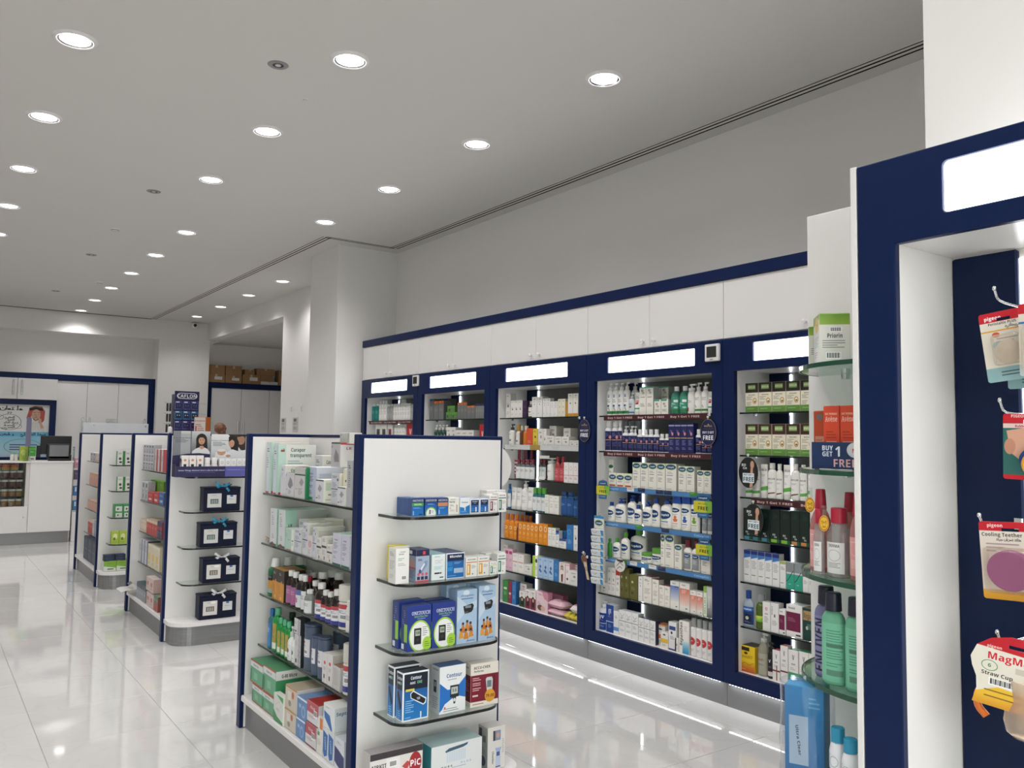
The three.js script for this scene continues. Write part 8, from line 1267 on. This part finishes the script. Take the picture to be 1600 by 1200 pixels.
// ---------------------------------------------------------------- corner shelves and hooks by the entrance
page = 3;
{
  art('priorin', 144, 192, '#dedcd5', 'g0 .22 #6d9a2c #8cb03c', 'b.34 .27 .4 .1', 'tPriorin|.5|.45|.12|#222', 'l.08 .54 .8 4 #888', 'b.2 .78 .5 .14'); art('priorinS', 96, 192, '#c9c9c4', 'p#7f9a4a 0 0 1 0 1 .1 0 .2', 'e.6 .2 .3 .16 #c9a84a', 't1+1|.6|.2|.08|#5a3a10', 'l.15 .45 .7 5 #8f9a98', 'l.2 .75 .5 3 #a87878');
  STYLE.priorin = { k: 'carton', art: 'priorin', side: 'priorinS', top: '#8aa83a', flap: 1, name: 'hair_care_carton' };
  goods((x, y, dz) => [[x, y, -1.132 - dz * 0.2], -0.82], { from: 'in line', at: 'top corner glass shelf' }, 1.6605, [['priorin', 1, 1.7, 1.77, 0.116, 'white carton, green top', { d: 0.085 }]]);
  goods((x, y) => [[x, y, -1.2], -1.0], { from: 'in line', at: 'top corner glass shelf' }, 1.6605, [['priorin', 1, 1.755, 1.82, 0.1, 'white carton half hidden behind the other', { d: 0.05 }]]);
  art('sunRed', 96, 240, '#d4492c', 'tEAU THERMALE|.5|.12|.045|#eec0ac|', 'tAvène|.5|.2|.11|#f0d8cc|s', 'l.15 .4 .7 3 #a83018', 'l.15 .56 .7 2 #eeb09a', 't50+|.3|.7|.09|#f3dcd0'); art('sunOr', 96, 240, '#b5461f', 'e.4 .1 .24 .06 #6d6a66', 'r.08 .44 .84 .22 #c48a74', 'l.1 .5 .7 4 #a05a40'); STYLE.sunRed = { k: 'carton', art: 'sunRed', side: '#b83a20', top: '#d4492c', flap: 1, name: 'sun_care_carton' }; STYLE.sunOr = { k: 'carton', art: 'sunOr', side: '#983a18', top: '#b5461f', flap: 1, name: 'sun_care_carton' };
  const c2 = { from: 'in line', at: 'second corner glass shelf' };
  goods(onWall(1.7), c2, 1.4185, [['sunRed', 2, -1.142, -1.058, 0.144, 'bright red orange carton', { d: 0.035 }]]); goods(onWall(1.735), c2, 1.4185, [['sunOr', 1, -1.192, -1.15, 0.135, 'darker orange carton', { d: 0.035 }]]);
  art('freeNavy', 192, 96, '#17305c', 'tBUY|.34|.22|.24|#dfe6ee', 'tGET|.34|.44|.24|#dfe6ee', 't1|.56|.34|.5|#dfe6ee', 'tFREE|.68|.76|.4|#e4b0b4', 'e.88 .28 .16 .28 #d8dade', 'tN1|.88|.3|.2|#b8343c');
  const pc = thing('promotion_card', 'navy card reading BUY 1 GET 1 FREE leaning on the red orange cartons', 'promotion card', [1.682, 1.4188, -1.1], -Math.PI / 2 + 0.03); { const g = new THREE.PlaneGeometry(0.125, 0.062, 12, 1), p = g.attributes.position; for (let i = 0; i < p.count; i++) p.setZ(i, -0.35 * p.getX(i) ** 2 * 4); g.translate(0, 0.031, 0); g.computeVertexNormals(); mesh('sheet', remap(g, uvOf('freeNavy')), print('freeNavy'), pc); mesh('foot', cbx(-0.04, 0, -0.014, 0.04, 0.0015, 0.0, 0.0004), M.paper, pc); }
  // toner bottles in clear twin wraps
  art('pinkLab', 96, 128, '#dfa09e', 'o.5 .3 .26 .18 #efc4c0 .014', 'l.2 .12 .6 1 #efc4c0', 'l.25 .6 .5 5 #efc4c0'); art('clearLab', 96, 128, '#dedfe0', 'tDERMA|.5|.12|.12|#555', 'o.5 .42 .3 .18 #c08a8e .014', 'l.2 .66 .6 4 #888'); art('sticker11', 64, 64, '#e0b52a', 'o.5 .5 .42 .42 #b8502c .06', 't1+1|.5|.44|.34|#7a2a14', 'tFREE|.5|.72|.16|#7a2a14');
  STYLE.pinkT = { k: 'bottle', body: '#dc9a9a', clear: 0.55, cap: '#b52440', art: 'pinkLab', sh: 0.7, cw: 0.55, ch: 0.24, capTaper: 0.8, flat: 0.7, name: 'toner_bottle' }; STYLE.clearT = { k: 'bottle', body: '#d9d5d4', clear: 0.75, rough: 0.05, cap: '#b52440', art: 'clearLab', sh: 0.68, cw: 0.6, ch: 0.22, flat: 0.75, arc: 1.7, name: 'toner_bottle' };
  const c3 = { from: 'in line', at: 'third corner glass shelf' };
  goods(onWall(1.7), c3, 1.1805, [['pinkT', 1, -1.192, -1.143, 0.19, 'pink toner bottle, red cap', { d: 0.05 }]]); goods(onWall(1.665), c3, 1.1805, [['clearT', 1, -1.152, -1.125, 0.148, 'narrow clear toner bottle, red cap'], ['clearT', 1, -1.125, -1.066, 0.153, 'wide clear toner bottle, red cap', { d: 0.045 }]]); goods(onWall(1.73), c3, 1.1805, [['pinkT', 1, -1.135, -1.09, 0.185, 'pink toner bottle behind the clear ones', { d: 0.05 }]]); goods(onWall(1.66), c3, 1.1805, [['pinkT', 1, -1.06, -1.022, 0.185, 'pink toner bottle beside the panel']]);
  [[1.69, 1.335, -1.172, 'on the pink bottle neck'], [1.652, 1.3, -1.11, 'between the clear bottles']].forEach(([x, y, z, w]) => { const o = thing('round_sticker', `round yellow offer sticker ${w}`, 'sticker', [x, y - 0.02, z], -Math.PI / 2 + 0.5); const g = new THREE.CylinderGeometry(0.014, 0.014, 0.001, 24).rotateX(Math.PI / 2).scale(0.75, 1.25, 1).translate(0, 0.02, 0), u = g.attributes.uv, p = g.attributes.position, r = uvOf('sticker11'); for (let i = 0; i < u.count; i++) u.setXY(i, r[0] + (r[2] - r[0]) * (p.getX(i) / 0.021 + 0.5), r[1] + (r[3] - r[1]) * ((p.getY(i) - 0.0025) / 0.035)); mesh('disc', g, print('sticker11'), o); mesh('film_tab', cbx(-0.006, 0.036, -0.0006, 0.006, 0.06, 0.0002, 0.0002), M.glass, o); });
  art('enLilac', 96, 192, '#7f7fa8', 'tENLIVEN|.42|.5|.3|#20203c|b|-1.57', 'l.7 .2 .2 8 #5c5c86'); art('enGreen', 96, 192, '#74bd9c', 'l.4 .12 .5 6 #4f8f74', 'r.4 .36 .5 .06 #4f7a68', 'l.4 .46 .5 4 #4f8f74', 'l.4 .68 .5 2 #4f8f74', 'r.4 .8 .5 .1 #5a8a76');
  const en = { sh: 0.86, cw: 0.62, ch: 0.2, capTaper: 0.92, flat: 0.62, arc: 3.0, l0: 0.05, l1: 0.84, name: 'shower_gel_bottle' }; STYLE.enL = { k: 'bottle', body: '#7d7da6', cap: '#1b1d33', art: 'enLilac', clear: 0.2, ...en }; STYLE.enG = { k: 'bottle', body: '#74bd9c', cap: '#1b1d33', art: 'enGreen', clear: 0.2, ...en };
  const c4 = { from: 'in line', at: 'fourth corner glass shelf' };
  goods(onWall(1.7), c4, 0.9455, [['enL', 1, -1.18, -1.122, 0.205, 'lilac shower gel, dark cap'], ['enL', 1, -1.105, -1.055, 0.205, 'lilac shower gel set behind', { back: 0.05 }]]); goods(onWall(1.665), c4, 0.9455, [['enG', 1, -1.138, -1.08, 0.2, 'mint green shower gel, dark cap']]); goods(onWall(1.655), c4, 0.9455, [['enG', 1, -1.072, -1.024, 0.2, 'mint green shower gel beside panel']]);
  const c5 = { from: 'in line', at: 'lowest corner glass shelf' };
  art('blueBig', 144, 240, '#1f74b0', 'g0 1 #2f86c0 #17649c', 'r.1 .3 .5 .5 #a9bcd0', 'tUltra Clear|.34|.55|.06|#26303c|b|1.4', 'l.62 .1 .3 3 #6fb0d8'); art('blueSide', 96, 240, '#8fa9bf', 'r.2 .2 .6 .6 #9fb4c8', 'l.3 .4 .4 4 #3a4a5c'); STYLE.blueBig = { k: 'carton', art: 'blueBig', side: '#1c6ca6', top: '#3f94c8', flap: 1, name: 'wrapped_pack' }; goods((x, y, dz) => [[x, y, -1.2], -1.15], c5, 0.7005, [['blueBig', 1, 1.668, 1.758, 0.22, 'tall blue pack in clear wrap', { d: 0.075 }]]);
  const wr = scene.children.at(-1); { const g = new THREE.CylinderGeometry(0.058, 0.062, 0.226, 14, 5, true), p = g.attributes.position; for (let i = 0; i < p.count; i++) { const k = 1 + 0.05 * Math.sin(p.getY(i) * 60 + Math.atan2(p.getZ(i), p.getX(i)) * 5); p.setX(i, p.getX(i) * k * 1.02); p.setZ(i, p.getZ(i) * k); } g.translate(0, 0.113, 0); g.computeVertexNormals(); mesh('film', g, std('#f2f5f8', 0.08, { transmission: 1, thickness: 0 }), wr); mesh('seal', cbx(-0.04, 0.2262, -0.02, 0.04, 0.2285, 0.02, 0.0005), std('#f2f5f8', 0.08, { transmission: 1, thickness: 0 }), wr); }
  art('uriage', 96, 112, '#dfe2e6', 'r0 .36 1 .6 #1a7ab0', 'tURIAGE|.5|.6|.18|#e9f2f8', 'o.5 .18 .2 .12 #9aa .02'); STYLE.uri = { k: 'bottle', body: '#dfe1e6', cap: '#2a8fb4', art: 'uriage', sh: 0.84, cw: 0.75, ch: 0.2, name: 'cleanser_bottle' }; goods(onWall(1.66), c5, 0.7005, [['uri', 1, -1.118, -1.08, 0.155, 'white bottle, turquoise cap', { d: 0.036 }]]); goods(onWall(1.645), c5, 0.7005, [['uri', 1, -1.078, -1.04, 0.145, 'white bottle, turquoise cap, nearest the panel', { d: 0.036 }]]);
}
{ // hooks and carded baby goods
  const hook = (z, y, w) => { const o = thing('display_hook', `chrome display hook ${w}`, 'hook', [z < -0.78 ? 1.846 : z < -0.76 ? 1.85 : 1.857, y, z], 0); const c = new THREE.CatmullRomCurve3([[0, 0, 0], [-0.06, 0, 0], [-0.135, 0.002, 0], [-0.152, 0.006, 0], [-0.165, 0.024, 0]].map((p) => new THREE.Vector3(...p))); mesh('rod', new THREE.TubeGeometry(c, 24, 0.0023, 8), M.chrome, o); mesh('tip', new THREE.SphereGeometry(0.0036, 10, 8).scale(1, 1.4, 1).translate(-0.166, 0.025, 0), M.chrome, o); mesh('plate', cbx(-0.004, -0.012, -0.008, 0.0015, 0.012, 0.008, 0.001), M.chrome, o); };
  hook(-0.757, 1.758, 'holding the nasal aspirator cards, top'); hook(-0.752, 1.54, 'holding the pacifier card'); hook(-0.79, 1.318, 'holding the purple teether card'); hook(-0.764, 1.1, 'holding the straw cup card, lowest');
  hook(-0.66, 1.762, 'holding the front nipple card');
  const RC = (w, h, r) => { const s = new THREE.Shape(); s.moveTo(-w / 2 + r, 0); s.lineTo(w / 2 - r, 0); s.absarc(w / 2 - r, r, r, -Math.PI / 2, 0); s.lineTo(w / 2, h - r); s.absarc(w / 2 - r, h - r, r, 0, Math.PI / 2); s.lineTo(-w / 2 + r, h); s.absarc(-w / 2 + r, h - r, r, Math.PI / 2, Math.PI); s.lineTo(-w / 2, r); s.absarc(-w / 2 + r, r, r, Math.PI, 1.5 * Math.PI); const hole = new THREE.Path(); hole.moveTo(-w * 0.14, h - 0.018); hole.lineTo(w * 0.14, h - 0.018); hole.lineTo(w * 0.14, h - 0.012); hole.lineTo(-w * 0.14, h - 0.012); s.holes.push(hole); return s; };
  const flat = (s, w, h, a, t = 0.0012) => { const g = new THREE.ExtrudeGeometry(s, { depth: t, bevelEnabled: false, curveSegments: 6 }), u = g.attributes.uv, p = g.attributes.position, r = uvOf(a); for (let i = 0; i < u.count; i++) u.setXY(i, r[0] + (r[2] - r[0]) * (p.getX(i) / w + 0.5), r[1] + (r[3] - r[1]) * p.getY(i) / h); return g; };
  const dome = (w, h, d, y) => { const g = new RoundedBoxGeometry(w, h, d, 3, d * 0.45); g.translate(0, y, d / 2); return g; };
  art('nipple', 176, 272, '#e3dcd0', 'r0 0 1 .14 #c8202e', 'tpigeon|.28|.08|.07|#fff', 'tPeristaltic PLUS|.46|.17|.05|#333', 'aحلمة بيرستالتيك|.92|.235|.042|#444', 'r0 .26 1 .02 #e0a03a', 'e.3 .33 .08 .04 #d85a2c', 'l.3 .38 .5 2 #888', 'e.3 .48 .1 .05 #6fa9b8', 'r0 .8 1 .2 #8fb3b8', 'l.3 .86 .5 2 #4a6a70'); art('nippleB', 176, 272, '#e3dcd0', 'r0 0 1 .14 #c8202e', 'tpigeon|.4|.08|.07|#fff', 'tPeristaltic|.46|.17|.05|#333', 'r0 .25 1 .03 #3a7ab8', 'r0 .84 1 .16 #c9d4d4');
  const blister = std('#f3efe8', 0.12, { transmission: 0.75, thickness: 0 });
  const carded = (label, a, w, h, [x, y, z], tilt, lean, extra) => { const o = thing('carded_pack', label, 'carded pack', [x, y, z], -Math.PI / 2 + lean); const b = mesh('card', flat(RC(w, h, 0.005), w, h, a), print(a, 'gloss'), o); o.rotation.order = 'YXZ'; o.rotation.z = tilt; extra?.(o); return o; };
  carded('carded baby bottle nipple pack with orange stripe, tilted, on the top hook', 'nipple', 0.086, 0.135, [1.69, 1.603, -0.726], 0.12, 0.1, (o) => { mesh('blister', dome(0.05, 0.06, 0.016, 0.06), blister, o); mesh('nipple', latheOf([[0, 0.05], [0.006, 0.049], [0.009, 0.04], [0.016, 0.026], [0.02, 0.016], [0.024, 0.0]], 18).rotateX(Math.PI / 2).scale(1, 1, 0.25).translate(0, 0.055, 0.002), milky('#e6d3bb', 0.3), o); });
  carded('carded baby nipple pack behind the tilted one, only its blue foot showing', 'nipple', 0.086, 0.135, [1.72, 1.588, -0.705], 0.02, 0.0);
  carded('carded baby bottle nipple pack with blue stripe, nearest the lit frame edge', 'nippleB', 0.09, 0.135, [1.665, 1.607, -0.658], 0.0, 0.0, (o) => { mesh('blister', dome(0.074, 0.09, 0.022, 0.052), blister, o); mesh('nipple', latheOf([[0, 0.05], [0.006, 0.049], [0.009, 0.04], [0.016, 0.026], [0.02, 0.016], [0.024, 0.0]], 18).rotateX(Math.PI / 2).scale(1, 1, 0.3).translate(0, 0.05, 0.002), milky('#dcb48c', 0.3), o); });
  art('babyFace', 208, 256, '#2f6a64', 'r0 0 1 .15 #c8202e', 'tPIGEON|.28|.04|.06|#f0d0d0', 'r0 .15 1 .07 #e6c9c6', 'tRubber Pacifier|.44|.19|.05|#a82030', 'p#d9a58c .06 .26 .5 .2 1 .22 1 .8 .5 .84 .14 .6', 'e.12 .5 .1 .12 #c98f78', 'e.62 .42 .09 .035 #f0e6e0', 'e.63 .42 .045 .035 #3a2a22', 's#8a5a44 .012 .5 .36 .62 .34 .74 .37', 'e.84 .56 .07 .05 #c98a74', 'r0 .93 1 .07 #c8202e');
  carded('red and teal carded pacifier pack with a baby photograph, second hook', 'babyFace', 0.1, 0.124, [1.69, 1.414, -0.698], -0.02, 0.0, (o) => { mesh('pacifier_shield', new THREE.CylinderGeometry(0.03, 0.032, 0.007, 28).rotateX(Math.PI / 2).scale(1, 0.8, 1).translate(0.012, 0.038, 0.008), std('#23427f', 0.3), o); mesh('pacifier_ring', new THREE.TorusGeometry(0.02, 0.0035, 8, 26).translate(0.012, 0.03, 0.018), std('#d99a2c', 0.3), o); mesh('pacifier_button', new THREE.CylinderGeometry(0.013, 0.014, 0.008, 22).rotateX(Math.PI / 2).translate(0.012, 0.038, 0.016), std('#e3dfd6', 0.3), o); });
  art('teether', 208, 272, '#e6dcd2', 'r0 0 1 .12 #c8202e', 'tpigeon|.26|.05|.06|#f3e3e0', 'tCooling Teether|.36|.17|.065|#444', 'aعضاضة أسنان مبردة|.66|.24|.042|#444', 'l.1 .28 .6 3 #a99', 'e.5 .62 .42 .3 #efe4dc', 'g.88 1 #e9b23a #d99a28');
  carded('cream carded cooling teether pack with purple ring teether, third hook', 'teether', 0.112, 0.146, [1.688, 1.188, -0.731], 0.05, 0.02, (o) => { mesh('teether', (() => { const s = new THREE.Shape(); s.absellipse(0, 0, 0.036, 0.033, 0, Math.PI * 2); return new THREE.ExtrudeGeometry(s, { depth: 0.008, bevelEnabled: true, bevelSize: 0.005, bevelThickness: 0.005, bevelSegments: 4, curveSegments: 22 }).translate(0.0, 0.056, 0.006); })(), milky('#a5308a', 0.2), o); mesh('teether_leaf', (() => { const s = new THREE.Shape(); s.absellipse(0, 0, 0.018, 0.014, 0, Math.PI * 2); return new THREE.ExtrudeGeometry(s, { depth: 0.006, bevelEnabled: true, bevelSize: 0.003, bevelThickness: 0.003, bevelSegments: 3, curveSegments: 14 }).translate(0.034, 0.036, 0.007); })(), milky('#a83a5a', 0.25), o); mesh('blister', dome(0.094, 0.086, 0.024, 0.056), std('#f6f2ec', 0.06, { transmission: 0.93, thickness: 0 }), o); });
  art('strawCup', 288, 272, '#ece6da', 'p#c8202e 0 0 1 0 1 .26 .1 .2 0 .2', 'tpigeon|.24|.18|.05|#f6dcd8', 'tMagMag|.42|.31|.13|#d02030', 'r.46 .4 .36 .08 #d5c9bd', 'o.2 .45 .08 .07 #4a8a4a .008', 't6|.2|.45|.07|#4a8a4a', 'tStraw Cup|.28|.56|.07|#333', 'b.2 .61 .26 .1', 'l.6 .6 .3 2 #4a5aa0', 'p#f0c23a .3 .72 1 .8 1 1 0 1 0 .88', 'g.86 1 #efbf3c #dc9a2a', 'l.16 .78 .6 1 #8a6a2a', 'l.16 .86 .7 1 #8a6a2a');
  const o = thing('carded_pack', 'large yellow and red straw cup pack with cup below its card, lowest hook', 'carded pack', [1.675, 0.985, -0.728], -Math.PI / 2 + 0.08); o.rotation.order = 'YXZ'; o.rotation.z = -0.08;
  const W = 0.17, H = 0.136, s = new THREE.Shape([[-0.46, 0.0], [0.48, 0.0], [0.5, 0.6], [0.44, 0.8], [0.3, 0.93], [0.1, 1.0], [-0.1, 1.0], [-0.3, 0.93], [-0.44, 0.8], [-0.5, 0.62], [-0.48, 0.5], [-0.43, 0.36], [-0.42, 0.2], [-0.44, 0.1]].map(([a, b]) => new THREE.Vector2(a * W, b * H))); const hole = new THREE.Path(); hole.setFromPoints([[-0.12, 0.84], [0.14, 0.84], [0.14, 0.89], [-0.12, 0.89]].map(([a, b]) => new THREE.Vector2(a * W, b * H))); s.holes.push(hole);
  mesh('card', flat(s, W, H, 'strawCup', 0.0018), print('strawCup', 'gloss'), o);
  mesh('cup', latheOf([[0, -0.05], [0.026, -0.049], [0.038, -0.04], [0.043, -0.02], [0.041, 0.0], [0.037, 0.02], [0.04, 0.05], [0.041, 0.058]], 28).translate(0.012, 0, -0.03), std('#ecdccb', 0.15, { transmission: 0.7, thickness: 0 }), o); mesh('inner_straw_part', latheOf([[0, -0.03], [0.016, -0.028], [0.019, 0], [0.017, 0.05]], 18).translate(0.012, 0, -0.03), milky('#d9b49c', 0.3), o);
  for (const q of [-1, 1]) mesh('handle', new THREE.TubeGeometry(new THREE.CatmullRomCurve3([[q * 0.035, 0.04, 0], [q * 0.074, 0.02, 0], [q * 0.076, -0.012, 0], [q * 0.06, -0.028, 0]].map((p) => new THREE.Vector3(p[0] + 0.002, p[1], p[2] - 0.02))), 18, 0.007, 10), std('#df7426', 0.35), o);
}
console.log('atlas', PAGES.map((p) => p.next).join());
for (const [l, n] of usedLabels) { if (n > 1) console.log('DUP', n, l); const w = l.match(/[A-Za-z0-9'-]+/g).length; if (w > 16 || w < 4) console.log('LEN', w, l); if (/\b(left|right|nearest|closest|farthest|foreground|background)\b/i.test(l) && !/nearest/.test(l)) console.log('PIC', l); }
renderer.render(scene, camera);
